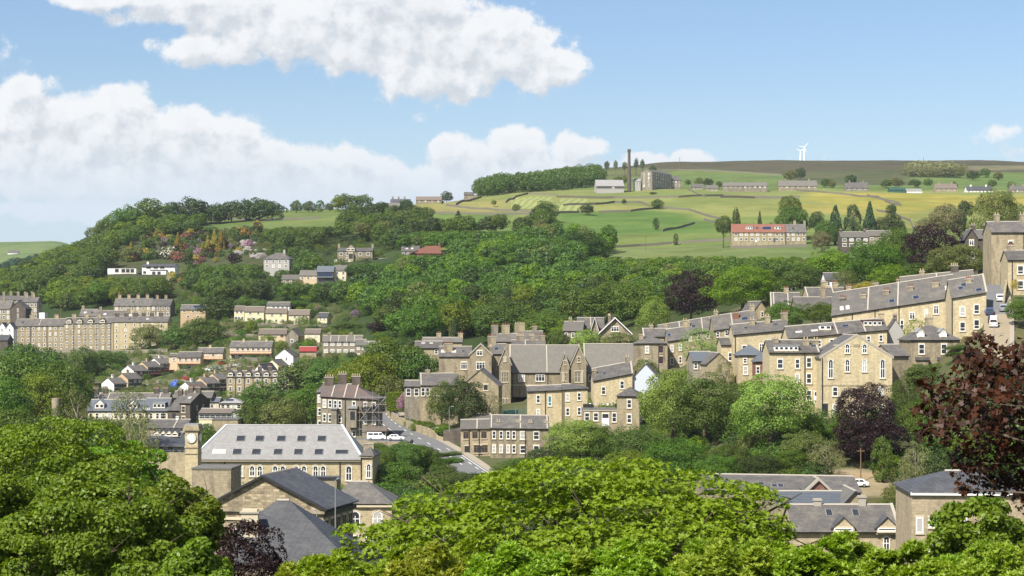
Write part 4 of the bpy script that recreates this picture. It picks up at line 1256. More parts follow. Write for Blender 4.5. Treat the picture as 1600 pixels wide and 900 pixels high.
# ---- villas on the wooded hillside
H("flat roofed white bungalow below the flowering rock garden", 168, 1062, 418.5, 212, D=9, roof='flat', ang=3, wall='render_white', slt='slate_dark', name='white_villa', cat='villa', w=[('f', [.7], [.33], 2.2, 1.8, 'far', 'black_iron'), ('f', [.7], [.56, .72, .88], 2.2, 2.0, 'far', 'black_iron')])
r_, i_ = H("two storey white villa with a bay front below the flowering rock garden", 222, 1060, 415.5, 273, D=9, rpy=412.5, roof='gx', ang=-3, eo=.7, wall='render_white', slt='slate_dark', name='white_villa', cat='villa',
  w=[('f', [.5], [.2, .42, .62], 2.6, 1.1, 'far', 'black_iron'), ('f', [3.2], [.08, .9], 1.8, 1.3, 'far', 'black_iron')], ch=[(.12, 1.4, 1.2, 0)],
  extra=[('bay', .28, .76, -2.4, 0.0, -6.8, -2.6, 'render_white'), ('bay_roof', .26, .78, -2.8, -.02, -2.59, -2.3, 'slate_dark'), ('bay_glazing', .34, .44, -2.5, -2.39, -5.0, -3.4, 'glass'), ('bay_glazing', .5, .6, -2.5, -2.39, -5.0, -3.4, 'glass'), ('terrace_wall', 1.0, 1.25, 1.0, 4.0, -7.5, -4.5, 'render_white')])
H("grey hip roofed house with pale gable among trees, left of the big gabled villa", 412, 955, 404, 452, D=10, rpy=395, roof='hip', ang=-10, wall='render_grey', slt='slate_grey', w=[('f', [.8, 3.4], 4, 1.4, 1.5, 'far')], ch=[(.7, 1.4, 1.2, 2)])
H("big dark stone villa with central gable and bay windows on the wooded slope", 527, 1000, 392, 582, D=11, rpy=387, wall='stone_brown', slt='slate_grey', name='villa', cat='villa',
  w=[('f', [.8, 4.0], U(527, 582, 533, 543, 563, 575), 1.7, 1.9, 'far')], dm=[(.38, 0.0, 4.6, 1.6, 'gable', 'stone_brown', 2, 'slate_grey')], ch=[(.02, 1.8, 1.2, 2), (.98, 1.8, 1.2, 2)], extra=[('bay', .32, .46, -1.6, 0, -8, -.8, 'cream_stone'), ('bay_window', .33, .45, -1.66, -1.58, -4.5, -1.5, 'glass'), ('porch', -.08, .0, 0, 3, -8, -4.8, 'render_white')])
H("modern house with blue grey roof and a glazed front in the trees", 495, 912, 424, 521, D=9, rpy=415.5, wall='dark_cladding', slt='slate_blue', name='modern_house', cat='house', extra=[('glazing', .06, .94, -.06, .02, -2.6, -.3, 'solar_glass'), ('balcony', .02, .98, -1.2, -.02, -3.1, -2.75, 'grey_metal'), ('glazing', .1, .5, -.06, .02, -5.4, -3.3, 'glass')])
H("stone house with grey roof left of the modern glazed house", 468, 915, 430, 495, D=9, rpy=422, wall='render_buff', slt='slate_stone', w=[('f', [.8], 3, 1.2, 1.3, 'far')])
H("small stone roofed cottage furthest left of the modern glazed house", 440, 918, 436, 468, D=9, rpy=429, wall='stone_buff', slt='slate_stone', w=[('f', [.8], 3, 1.2, 1.3, 'far')])
H("pale house with grey roof right of the modern glazed house", 522, 915, 422, 541, D=9, rpy=414, wall='render_cream', slt='slate_grey', w=[('f', [.8, 3.3], 2, 1.3, 1.4, 'far')])
H("grey roofed cottage between the big villa and the wood", 591, 990, 410, 612, D=8, rpy=403, wall='render_grey', slt='slate_stone', w=[('f', [.6], 2, 1.1, 1.2, 'far')])
H("grey slate house with skylights beside the red tiled roof", 627, 972, 392, 655, D=9, rpy=384, wall='stone_grey', slt='slate_grey', w=[('f', [.8], 4, 1.2, 1.4, 'far')], sk=[(.3, .5, 1.2, 1.5, 'curtain_glare_glass'), (.6, .5, 1.2, 1.5, 'curtain_glare_glass')])
H("house with a long orange red tiled roof at the top edge of the wood", 642, 962, 395, 689, D=11, rpy=384, ang=8, roof='hipl', hl=9, wall='brick_red', slt='tile_red', ch=[(.98, 1.4, 1.4, 1, 'brick_red')])
H("ochre gabled house end in the trees left of the hip roofed cottages", 410, 905, 440, 416, D=8, rpy=436, roof='gy', wall='render_tan', slt='slate_grey')
H("pale low house hidden in trees above the cream row", 417, 842, 477, 452, D=8, rpy=472, wall='render_white', slt='slate_grey', w=[('f', [.5], 5, 1.3, 1.2, 'far')])

# ---- far left terraces
tw = lambda rows, n, w_=.95, h_=1.35: ('f', rows, n, w_, h_, 'far')
R5 = [.9, 3.5, 6.1, 8.7, 11.3]
H("left third of the long five storey honey stone terrace", 22, 852, 509, 100, 508, D=10, rpy=498, wall='stone_buff', name='terrace_row', cat='terrace', w=[tw(R5, 9)], ch=[(.3, 1.8, 2.0, 3), (.8, 1.8, 2.0, 3)], sk=[(.15, .5, 1.2, 1.5), (.5, .5, 1.2, 1.5)], cop=[.5], pipes=[.33, .66])
H("middle of the long honey stone terrace with round windowed gables", 100, 851, 505, 175, 504, D=10, rpy=496, wall='stone_buff', name='terrace_row', cat='terrace', w=[tw(R5, 8)], ch=[(.16, 1.6, 2.0, 3), (.42, 1.6, 2.0, 3), (.68, 1.6, 2.0, 3)],
  dm=[(u_, 0.02, 2.6, 1.3, 'gable', 'stone_buff', 1, 'slate_grey') for u_ in (.1, .32, .55, .8)], pipes=[.2, .44, .68, .97])
H("right third of the long honey stone terrace, six chimneys on its ridge", 175, 850, 502.5, 262, 502, D=10, rpy=494, wall='stone_honey', name='terrace_row', cat='terrace', w=[tw(R5, U(175, 262, 182, 196, 210, 224, 238, 252))], ch=[(u_, 1.8, 1.9, 3, 'stone_sooty') for u_ in (.05, .22, .38, .53, .68, .84)], sk=[(.3, .5, 1.2, 1.5), (.62, .5, 1.2, 1.5, 'curtain_glare_glass')], pipes=[.02, .5])
H("grey roofed terrace behind with four front chimneys, above the long honey terrace", 178, 905, 477, 236, D=10, rpy=465.5, wall='stone_buff', name='terrace_row', cat='terrace', w=[('f', [.8, 3.4], 7, 1.1, 1.6, 'far')], ch=[(u_, 1.6, 1.6, 3) for u_ in (.1, .35, .6, .85)], sk=[(.5, .5, 1.2, 1.5)])
H("stone house pair with dark right gable above the long honey terrace", 236, 903, 477, 266, D=13, rpy=467, wall='stone_brown', name='terrace_row', cat='terrace', w=[('f', [.8, 3.6], 4, 1.2, 1.7, 'far')], ch=[(.2, 1.7, 1.4, 3), (.65, 1.7, 1.4, 3)])
for lab, a0, a1, e, rp, d, sl in [("hip roofed low block behind the long terrace", 195, 220, 497, 487, 872, 'hip'), ("grey slate roofs behind the middle of the long terrace", 150, 192, 496, 485, 874, 'gx'), ("small gabled roof behind the left of the long terrace", 124, 150, 493, 483, 878, 'gx')]:
    H(lab, a0, d, e, a1, D=9, rpy=rp, roof=sl, wall='stone_brown', slt='slate_grey', sk=[(.3, .5, 1.3, 1.4, 'curtain_glare_glass'), (.7, .5, 1.3, 1.4)], ch=[(.1, 1.5, 1.4, 2)], w=[('f', [.6], 3, 1.0, 1.2, 'far')])
H("tall house at far left with white framed windows on its dark gable", 36, 905, 471, 58, D=9, rpy=464, wall='stone_buff', w=[('f', [.8, 3.6, 6.4], 4, 1.1, 1.7, 'far'), ('r', [-.6, 1.9, 4.6], [.35, .7], 1.3, 1.7, 'far')], ch=[(.1, 1.6, 1.4, 2), (.6, 1.6, 1.4, 2)], extra=[('white_annexe', .95, 1.5, 1, 7, -9, -5.6, 'render_white')])
H("brown gabled house at far left, standing before the row of stacks", -4, 890, 482, 16, D=9, rpy=470, ang=0, wall='stone_brown', w=[('f', [.8, 3.6], 3, 1.2, 1.7, 'far')], ch=[(.3, 1.5, 1.3, 2)], sk=[])
H("dark gable fronted house at far left beside the white cottages", 16, 885, 481, 40, D=10, rpy=471, roof='gy', wall='stone_sooty', w=[('f', [.6, 3.2], [.5], .8, 1.4, 'far')])
H("row of roofs with many stacks at the far left edge", -6, 925, 468, 50, D=9, rpy=462, wall='stone_grey', w=[('f', [.7], 6, 1, 1.4, 'far')], ch=[(u_, 1.7, 1.4, 2) for u_ in (.15, .35, .55, .75, .95)], name='terrace_row', cat='terrace')
H("left of two tiny white gabled cottages at the left edge", -3, 838, 512, 9, D=7, rpy=504, roof='gy', wall='render_white', name='cottage', cat='cottage', w=[('f', [.5, 2.8], [.5], .9, 1.1, 'far', 'white_paint', 'glass')])
H("right of two tiny white gabled cottages at the left edge", 9, 838, 512, 21, D=7, rpy=504, roof='gy', wall='render_white', name='cottage', cat='cottage', w=[('f', [.5, 2.8], [.5], .9, 1.1, 'far', 'white_paint', 'glass')])
H("dark roofed shed below the tiny white cottages", -8, 820, 531, 12, D=9, rpy=523, wall='stone_sooty', slt='slate_dark', name='cottage', cat='cottage')

# ---- cream and stone modern houses on the terraced middle slope
mw = [('f', [.35], [.3, .72], 1.3, 1.2, 'far', 'white_paint', 'glass'), ('f', [3.1], [.2, .5, .82], 1.3, 1.3, 'far', 'white_paint', 'glass')]
H("buff house with a grey solar roof right of the honey terrace", 282, 868, 483, 321, D=8, rpy=476, ang=3, wall='render_tan', slt='slate_grey', name='modern_house', cat='house', sk=[(.7, .55, 5, 2.2, 'solar_glass')], w=[('f', [.5], [.15, .5, .8], 1.3, 1.1, 'far'), ('f', [3.0], [.3, .7], 1.4, 1.2, 'far')])
for lab, a0, a1, e, rp, d in [("leftmost cream house of the stepped upper row", 366, 381, 484.5, 478, 838), ("second cream house of the stepped upper row, counted from the left", 382, 412, 486, 479, 832), ("third cream house of the stepped upper row, counted from the left", 415, 448, 488.5, 481.5, 826), ("cream house with a white garage below, right end of the stepped upper row", 451, 483, 491.5, 484, 820)]:
    H(lab, a0, d, e, a1, D=9, rpy=rp, ang=2, wall='render_cream', slt='tile_brown', name='modern_house', cat='house', group='cream houses in a stepped row', w=mw, extra=([('garage_door', .35, .7, -.9, -.8, -7.5, -5.4, 'white_paint'), ('garage', .1, .8, -.8, 0, -8, -5, 'brick_red')] if a0 == 451 else []))
H("small cream gabled house apart from the stepped upper row", 496, 806, 495, 511, D=11, rpy=488.5, ang=-4, wall='render_cream', slt='slate_dark', name='modern_house', cat='house', group='cream houses in a stepped row', w=[('f', [.4], [.3, .7], .9, 1.0, 'far'), ('f', [2.8], [.3, .7], .9, 1.2, 'far')])
H("long low stone roofed bungalow row under the cream houses", 404, 762, 521.5, 447, D=8, rpy=514, wall='render_buff', slt='tile_brown', name='modern_house', cat='house', w=[('f', [.5], [.15, .3, .6, .85], 1.4, .9, 'far', 'timber')])
H("rubble stone gabled house with dark side among the modern houses", 446, 752, 524, 466, D=10, rpy=513.5, roof='gy', ang=-8, wall='stone_grey', slt='slate_grey', name='stone_house', w=[('f', [1.8], [.5], 1.4, 1.3, 'far')])
H("cream house with brown pantiles beside the rubble stone gable", 476, 755, 520.5, 500, D=8, rpy=514, wall='render_cream', slt='tile_brown', name='modern_house', cat='house', w=[('f', [.6], [.25, .7], 1.3, 1.1, 'far'), ('f', [3.4], [.45], 3.8, 1.6, 'far', 'timber')])
H("three storey grey stone apartment block with pale panels", 504, 712, 533, 566, D=10, rpy=524, ang=2, wall='stone_grey', slt='slate_stone', name='apartment_block', cat='apartments', w=[('f', [.6, 3.4, 6.2], 6, 1.6, 1.2, 'far', 'white_paint', 'curtain_glare_glass')], cop=[.2, .4, .6, .8], ch=[(.15, 1.2, 1.2, 0), (.7, 1.2, 1.2, 0)])
H("narrow front wing of the grey apartment block", 556, 700, 539, 572, D=12, rpy=530, ang=4, wall='stone_grey', slt='slate_stone', name='apartment_block', cat='apartments', w=[('f', [.6, 3.4, 6.2], [.25, .75], 1.2, 1.3, 'far', 'white_paint', 'curtain_glare_glass')])
H("lower grey slate wing beside the apartment block", 568, 692, 541, 592, D=9, rpy=533, wall='stone_grey', slt='slate_stone', name='apartment_block', cat='apartments', w=[('f', [.6, 3.2], 3, 1, 1.2, 'far')], cop=[.3, .7])
por = lambda x0, x1: [('porch_roof', x0, x1, -1.6, -.02, -3.0, -2.75, 'red_porch')]
H("grey roofed pair of houses with a red porch strip left of the white gabled house", 359, 724, 541.5, 424, D=8.5, rpy=533, wall='render_buff', slt='slate_grey', name='modern_house', cat='house', w=[('f', [.5], 8, 1.4, 1.2, 'far'), ('f', [3.3], 6, 1.8, 1.5, 'far')], extra=por(0, 1), ch=[(.3, .9, .8, 1), (.85, .9, .8, 1)])
H("white rendered house with a broad plain gable in the middle slope", 430, 700, 556, 458, D=9, rpy=545, roof='gy', ang=-6, wall='render_white', slt='slate_grey', name='modern_house', cat='house', w=[('f', [0.5], [.62], .8, 1.2, 'far')])
H("beige gabled cottage below the white rendered house", 414, 686, 571, 436, D=10, rpy=561.5, roof='gy', ang=-14, wall='render_cream', slt='slate_grey', name='modern_house', cat='house', w=[('r', [.6], [.3, .7], 1.1, 1.2, 'far')])
H("low pale gabled house behind the tall stone terrace", 398, 672, 577, 412, D=11, rpy=568, roof='gy', ang=-18, wall='render_white', slt='slate_dark', name='modern_house', cat='house')
H("small shed with a bright red sheet roof", 468, 716, 548, 494, D=6, rpy=541.5, ang=5, wall='stone_buff', slt='red_sheet', name='shed', cat='shed')
H("house with grey roof and pink porch, right of the stepped red porch row", 308, 745, 550.5, 348, D=8, rpy=543, wall='render_buff', slt='slate_grey', name='modern_house', cat='house', w=[('f', [.5], 4, 1.3, 1.1, 'far'), ('f', [3.3], 3, 1.8, 1.5, 'far')], extra=por(0, 1), ch=[(.45, 1.0, 1.0, 1)])
H("pale two storey house with red porch at the top of the stepped row", 277, 735, 557.5, 313, D=8, rpy=549.5, wall='render_buff', slt='slate_grey', name='modern_house', cat='house', w=[('f', [.5], 4, 1.3, 1.2, 'far'), ('f', [3.3], 3, 1.9, 1.6, 'far')], extra=por(0, 1))
H("narrow pale annexe left of the two storey red porch house", 264, 737, 556, 277, D=7, rpy=552, wall='render_buff', slt='slate_grey', name='modern_house', cat='house', w=[('f', [.8], [.6], .9, 1.2, 'far')])
# stepped row: light gables face the sun, dark front panels paint in the shade
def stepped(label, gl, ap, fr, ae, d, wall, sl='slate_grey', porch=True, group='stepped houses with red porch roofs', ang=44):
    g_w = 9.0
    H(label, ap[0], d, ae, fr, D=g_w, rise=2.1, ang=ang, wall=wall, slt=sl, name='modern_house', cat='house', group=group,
      w=[('f', [.5], 3, 1.3, 1.1, 'far', 'grey_metal'), ('f', [3.2], 2, 1.9, 1.5, 'far', 'grey_metal')], extra=[('front_shade_panel', .02, .98, -.03, 0, -6.5, -.25, 'dark_cladding')] + (por(0, 1) if porch else []), ch=[(.4, 1.2, .9, 1)])
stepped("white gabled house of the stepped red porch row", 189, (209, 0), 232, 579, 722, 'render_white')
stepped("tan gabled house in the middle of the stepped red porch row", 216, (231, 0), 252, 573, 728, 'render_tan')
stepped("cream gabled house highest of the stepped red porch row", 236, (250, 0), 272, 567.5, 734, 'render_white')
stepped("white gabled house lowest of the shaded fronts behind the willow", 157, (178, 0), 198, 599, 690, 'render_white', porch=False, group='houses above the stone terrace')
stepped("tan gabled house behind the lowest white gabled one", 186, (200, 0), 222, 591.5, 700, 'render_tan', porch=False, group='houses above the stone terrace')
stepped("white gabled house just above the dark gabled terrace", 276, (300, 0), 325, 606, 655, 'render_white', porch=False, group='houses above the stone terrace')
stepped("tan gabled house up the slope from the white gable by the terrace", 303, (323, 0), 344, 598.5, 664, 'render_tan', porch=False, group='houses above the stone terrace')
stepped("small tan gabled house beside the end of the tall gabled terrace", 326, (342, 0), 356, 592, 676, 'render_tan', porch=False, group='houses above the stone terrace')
# tall terrace with a crest of gables
H("tall buff stone terrace crowned by a row of small gables", 354, 652, 588, 452, D=10, rpy=579, wall='stone_buff', name='terrace_row', cat='terrace', w=[('f', [.9, 3.8, 6.7], U(354, 452, 360, 374, 388, 402, 416, 430, 444), 1.1, 1.6, 'far', 'white_paint', 'glass')],
  dm=[(u_, .05, 1.9, 1.2, 'gable', 'stone_buff', 1, 'slate_grey') for u_ in U(354, 452, 360, 374, 388, 402, 416, 430, 444)], ch=[(u_, 1.6, 1.5, 3, 'stone_sooty') for u_ in (.0, .17, .33, .5, .66, .83)], pipes=[.14, .28, .42, .57, .71, .86])
H("dark end gable of the tall buff terrace", 452, 640, 588, 471, D=12, rpy=579, roof='gy', wall='stone_sooty', name='terrace_row', cat='terrace', w=[('f', [5.6], [.3], .9, 1.3, 'far')])
H("grey continuation of the tall terrace behind its dark end gable", 470, 655, 586, 492, D=10, rpy=579, wall='stone_grey', name='terrace_row', cat='terrace', w=[('f', [.8, 3.8], 3, 1, 1.4, 'far')], dm=[(.45, .05, 1.9, 1.2, 'gable', 'render_white', 1, 'slate_grey')], cop=[.35])

# ---- stone terraces of the lower left town
H("slate roofed block with yellow stone front and a long flat dormer", 224, 522, 641, 262, D=11, rpy=622, wall='render_cream', slt='slate_blue', name='apartment_block', cat='apartments', w=[('f', [.8, 3.6], U(224, 262, 229, 236, 246, 253, 257), 1.0, 1.7, 'far')], dm=[(.62, .2, 3.6, 1.6, 'flat', 'dark_cladding', 3)], sk=[(.1, .15, 2.2, .9, 'curtain_glare_glass')], ch=[])
H("left half of the yellow fronted slate block behind the pale willow", 137, 524, 641, 224, D=11, rpy=624, wall='render_cream', slt='slate_blue', name='apartment_block', cat='apartments', w=[('f', [.8, 3.6], 9, 1.0, 1.7, 'far')], dm=[(.2, .2, 2.6, 1.5, 'gable', 'render_white', 2), (.8, .2, 2.6, 1.5, 'gable', 'render_white', 2)])
H("dark gabled terrace end with tall glazed slot", 263, 520, 640, 284, D=13, rpy=617.5, roof='gx', ang=-20, wall='stone_sooty', name='terrace_row', cat='terrace', extra=[('glazed_slot', .3, .55, -.06, .02, -9, -1, 'glass')], ch=[(.05, 1.7, 1.5, 2), (.6, 1.7, 1.5, 2)])
H("tall dark gabled house with a bay, right end of the lower terrace", 281, 515, 629, 297, D=14, rpy=613, ang=-14, wall='stone_sooty', name='terrace_row', cat='terrace', w=[('f', [1, 4, 7], [.35], 1.2, 1.8, 'far', 'cream_stone'), ('r', [1.2, 4.4], [.35, .65], .7, 1.1, 'far')], ch=[(.1, 1.7, 1.5, 3), (.85, 1.7, 1.5, 3)], sk=[(.5, .5, .9, 1.2, 'curtain_glare_glass')])
H("row of slate roofs with dark stacks behind the yellow fronted block", 140, 545, 628, 262, D=9, rpy=614, wall='stone_brown', name='terrace_row', cat='terrace', ch=[(u_, 1.7, 1.5, 3, 'stone_sooty') for u_ in (.04, .16, .82, .94)], sk=[(.1, .5, 1, 1.3), (.86, .5, 1, 1.3)], cop=[.1, .22, .88])
H("grey slate roof behind the dark gabled terrace end", 270, 560, 621, 330, D=9, rpy=611, wall='stone_grey', slt='slate_grey', name='terrace_row', cat='terrace')
H("small buff house with a flat slate roof left of the conservatory roof", 320, 560, 627.5, 342, D=8, rpy=621, wall='render_tan', slt='slate_blue', w=[('f', [.7], 3, 1.1, 1.3, 'far')])
H("buff bungalow with a pale glazed conservatory roof", 344, 552, 629, 377, D=8, rpy=621, roof='hip', wall='render_cream', slt='slate_silver', w=[('f', [.6], 4, 1.2, 1.3, 'far')], sk=[(.4, .5, 2.5, 1.5, 'solar_glass')])
H("long flat roofed pale building above the town hall roof", 311, 500, 645, 362, D=10, rpy=638, wall='render_cream', slt='tile_brown', w=[('f', [.5, 3.4], 6, 1.6, 1.2, 'far')])
H("flat roofed stone building in front of the long pale one", 331, 470, 655, 372, D=8, roof='flat', wall='stone_buff', slt='slate_stone')
H("dark cube building with one white garage door", 362, 482, 643, 388, D=9, roof='flat', wall='dark_cladding', slt='slate_dark', extra=[('garage_door', .08, .45, -.05, .02, -3.6, -.5, 'white_paint')])
H("long grey slate workshop roof behind the clock tower", 228, 470, 668, 290, D=13, rpy=655, wall='stone_brown', slt='slate_grey', name='workshop', cat='workshop', cop=[.7], ch=[(.68, .8, .8, 0, 'render_white')])
H("saw-tooth roofed workshop with pale north lights", 236, 445, 682, 282, D=7, rpy=675, wall='render_white', slt='slate_grey', name='workshop', cat='workshop', dm=[(u_, .1, 1.6, .9, 'gable', 'render_white', 1, 'slate_grey') for u_ in (.2, .4, .6, .8)])
H("dark slate hip roofed hall left of the clock tower", 226, 415, 697, 291, D=13, rpy=680, roof='hipr', hr=7, wall='dark_cladding', slt='slate_dark', name='workshop', cat='workshop', w=[('f', [.5], [.5, .75, .9], 1.1, 1.1, 'far', 'grey_metal')])
stone_wall([(xpx(205, 352), 352), (xpx(292, 352), 352)], "buff stone boundary wall left of the clock tower", h=5, w=.5, mat="stone_buff", world=True, top=lambda k: zpx(707, 352), group=None)

# ---- middle of town, left of the road
H("left narrow house of the hip roofed stone terrace above the road", 495, 462, 612, 504, D=12, rpy=599, ang=-12, wall='stone_brown', slt='slate_grey', name='terrace_row', cat='terrace', w=[('f', [.8, 4.2, 7.5], [.5], 1.0, 1.9, 'far')])
H("stone terrace with russet slates and three big stacks, hip end scaffolded", 501, 452, 618, 588, 623, D=11, rpy=600, ang=-4, roof='hipr', hr=6.5, wall='stone_grey', slt='slate_russet', name='terrace_row', cat='terrace',
  w=[('f', [1.0, 4.6], U(501, 588, 507, 516, 524, 531, 553, 571, 584), .9, 1.9, 'sash'), ('f', [8.4], U(501, 588, 507, 524, 553), .9, 1.5, 'sash')],
  ch=[(.1, 2.2, 2.4, 4, 'stone_sooty', -1), (.33, 2.6, 2.2, 4, 'stone_sooty'), (.58, 2.2, 2.2, 4, 'stone_sooty')], cop=[.2, .42, .62], pipes=[.44],
  extra=[('bay', .52, .66, -1.6, 0, -8, -3.2, 'stone_grey'), ('bay_roof', .5, .68, -1.9, -.01, -3.19, -2.6, 'lead_grey'), ('bay_window', .55, .63, -1.66, -1.58, -6, -3.9, 'glass'), ('porch', .2, .3, -1.2, 0, -9, -3.4, 'stone_grey'), ('bay_roof', .18, .32, -1.5, -.01, -3.39, -3, 'lead_grey')])
# town hall
th, ti = H("long buff stone town hall with a pale slate roof and arched windows", 302, 345, 714.5, 564, 715, D=15, rpy=664, roof='hip', hl=5.2, hr=4.4, wall='stone_honey', slt='slate_silver', name='town_hall', cat='town hall', eo=.5, ridge_mat='lead_grey',
  w=[('f', [1.55], U(302, 564, 316, 339, 362, 376, 394, 406, 430, 442, 463, 475, 493, 505), 1.05, 2.1, 'arch'), ('f', [1.55], U(302, 564, 545), 1.2, 2.9, 'arch'), ('f', [4.6], U(302, 564, 394, 406, 430, 463, 475, 493, 505), 1.05, 2.0)],
  pipes=U(302, 564, 303, 351, 531),
  sk=[(u_, .60, 1.7, 1.6) for u_ in U(302, 564, 371, 401, 435, 467, 499)] + [(u_, .22, 1.7, 1.6) for u_ in U(302, 564, 369, 399, 433, 465, 497)] + [(U(302, 564, 341)[0], .22, 2.5, 1.2, 'curtain_glare_glass'), (U(302, 564, 533)[0], .22, 2.5, 1.2)],
  extra=[('cornice', -.01, 1.01, -.5, 0, -.75, -.45, 'cream_stone'), ('string_course', -.005, 1.005, -.1, 0, -1.22, -1.02, 'cream_stone')])
b = MB()
W_ = ti['W'];
for sx in (-1, 1):                                            # flared lead hips
    p = Vector((sx * (W_ / 2 + .5), -.5, ti['hL'] - ti['sl'] * .5)); q = Vector((sx * (W_ / 2 - (5.2 if sx < 0 else 4.4)), ti['yr'], ti['hL'] + ti['rise']))
    n_ = Vector((.2, 0, 0))
    b.hexa([p - n_, p + n_, q + n_, q - n_, p - n_ + Vector((0, 0, .16)), p + n_ + Vector((0, 0, .16)), q + n_ + Vector((0, 0, .16)), q - n_ + Vector((0, 0, .16))])
b.obj("hip_flashing", "render_pale_blue", ti['roof'])
H("corner tower of the town hall with arched window and big stack", 564, 343, 711, 582, D=8, rise=1.5, ang=-6, roof='hip', wall='stone_honey', slt='slate_stone', name='corner_tower', cat='tower', w=[('f', [1.6], [.68], .95, 2.8, 'arch')], ch=[(.35, .6, 2.0, 0, 'stone_brown')], extra=[('cornice', -.03, 1.03, -.35, 0, -.5, -.2, 'stone_brown')], pipes=[.02])
# clock tower
ct = empty("clock_tower", (xpx(302, 335), 335, zpx(790, 335)), math.radians(-6))
tag(ct, "square stone clock tower with white dials beside the town hall", "clock tower")
zt = zpx(662, 335) - zpx(790, 335)
b = MB(); hw = 1.22
b.box(-hw, hw, -hw, hw, 0, zt - 1.2)
b.box(-hw - .12, hw + .12, -hw - .12, hw + .12, zt - 4.5, zt - 4.2, 1); b.box(-hw - .12, hw + .12, -hw - .12, hw + .12, zt - 5.6, zt - 5.45, 1)
b.obj("tower_shaft", ["stone_honey", "stone_buff"], ct)
b = MB(); b.box(-hw - .35, hw + .35, -hw - .35, hw + .35, zt - 1.195, zt - .8); b.box(-hw - .2, hw + .2, -hw - .2, hw + .2, zt - .797, zt - .25); b.box(-hw - .05, hw + .05, -hw - .05, hw + .05, zt - .247, zt, 1)
b.obj("cornice", ["stone_buff", "lead_grey"], ct)
for k in range(4):
    rz = k * PI / 2
    b = MB(); b.tube((0, -hw - .02, zt - 2.6), (0, -hw - .14, zt - 2.6), 1.02, 1.02, 28, 0)
    fo = b.obj("clock_surround", "stone_brown", ct); fo.rotation_euler = (0, 0, rz)
    b = MB(); b.tube((0, -hw - .10, zt - 2.6), (0, -hw - .17, zt - 2.6), .88, .88, 28, 0)
    fo = b.obj("clock_face", "clock_white", ct); fo.rotation_euler = (0, 0, rz)
    b = MB()
    for q in range(12):                                        # roman numerals as strokes: I, II, III ... by hour
        nst = (3, 1, 2, 3, 2, 1, 2, 3, 4, 2, 1, 2)[q]
        a_ = -q * PI / 6 + PI / 2
        for s_ in range(nst):
            off = (s_ - (nst - 1) / 2) * .085
            cx_, cz_ = math.cos(a_), math.sin(a_); tx, tz = -cz_, cx_
            sl_ = .09 if (q in (5, 9, 10, 11, 4, 6) and s_ == 0) else 0.0
            P = lambda rr, o_: (cx_ * rr + tx * o_, -hw - .18, zt - 2.6 + cz_ * rr + tz * o_)
            b.poly([P(.58, off - .03 + sl_), P(.58, off + .03 + sl_), P(.80, off + .03 - sl_), P(.80, off - .03 - sl_)])
    for q in range(60):
        a_ = q * PI / 30; P = lambda rr, o_: (math.cos(a_) * rr - math.sin(a_) * o_, -hw - .178, zt - 2.6 + math.sin(a_) * rr + math.cos(a_) * o_)
        b.poly([P(.83, -.012), P(.83, .012), P(.87, .012), P(.87, -.012)])
    nb = b.obj("clock_numerals", "black_iron", fo)
    b = MB()
    for ang_, ln, wd in ((math.radians(90 + 33), .45, .055), (math.radians(90 + 30 + 8), .72, .04)):
        c_, s2 = math.cos(ang_), math.sin(ang_)
        P = lambda rr, o_: (c_ * rr - s2 * o_, -hw - .19, zt - 2.6 + s2 * rr + c_ * o_)
        b.poly([P(-.12, -wd), P(ln, -wd * .4), P(ln, wd * .4), P(-.12, wd)])
    b.obj("clock_hands", "black_iron", fo)

# front buildings
H("classical gabled stone hall with slate roof and dark eaves", 320, 242, 791, 505, 791, D=11.5, rpy=742, ang=-15, roof='gy', og=.5, eo=.7, wall='stone_pediment', slt='slate_dark', name='gabled_hall', cat='hall', barge='black_iron',
  extra=[('cornice', -.02, 1.02, -.45, 0, -.55, -.2, 'stone_brown'), ('string_course', -.01, 1.01, -.2, 0, -1.7, -1.35, 'cream_stone'), ('fascia', 1.0, 1.03, 0, 11.5, -.9, -.3, 'black_iron')],
  w=[('f', [3.0], 5, 1.2, 2.4), ('r', [2.0], 5, 1.1, 2.6, 'sash', 'black_iron')])
H("large dark slate pyramid roof with a pale square stack in the foreground", 300, 200, 876, 548, D=14, rpy=781, roof='hip', hl=8.4, hr=8.0, ang=-2, wall='stone_buff', slt='slate_dark', name='slate_roofed_house', cat='house', eo=.4, ch=[])
b = MB(); b.box(-.95, .95, -.6, .6, -3, .55); b.box(-1.1, 1.1, -.75, .75, .553, .75, 1); b.box(-.85, .85, -.5, .5, .753, 1.0, 0)
o = b.obj("roof_stack", ["cream_stone", "coping_stone"]); o.location = (xpx(391, 203), 203, zpx(809, 203)); tag(o, "pale square ventilation stack on the foreground slate roof", "chimney")
H("grey slate roofed house with arched windows right of the gabled hall", 520, 272, 785, 612, D=11, rpy=752, roof='hip', hl=2, hr=4, wall='stone_honey', slt='slate_grey', w=[('f', [1.3], U(520, 612, 555, 590), 1.5, 2.4, 'archstone'), ('f', [5], 4, 1.1, 1.6)], extra=[('cornice', -.01, 1.01, -.4, 0, -.7, -.4, 'cream_stone')])
H("flat topped weathered stone block behind the big left tree", 300, 275, 731, 361, D=7, roof='flat', ang=-4, wall='stone_brown', slt='slate_stone', name='stone_block', cat='building')
H("low flat roofed annexe in front of the town hall", 470, 312, 748, 526, D=6, roof='flat', wall='stone_brown', slt='slate_dark', name='annexe', cat='annexe', extra=[('fascia', -.01, 1.01, -.15, -.1, -.1, .28, 'black_iron')])
H("small red tiled roof half hidden by the copper shrub", 326, 188, 864, 352, D=5, rpy=838, wall='brick_red', slt='slate_russet', name='shed', cat='shed')

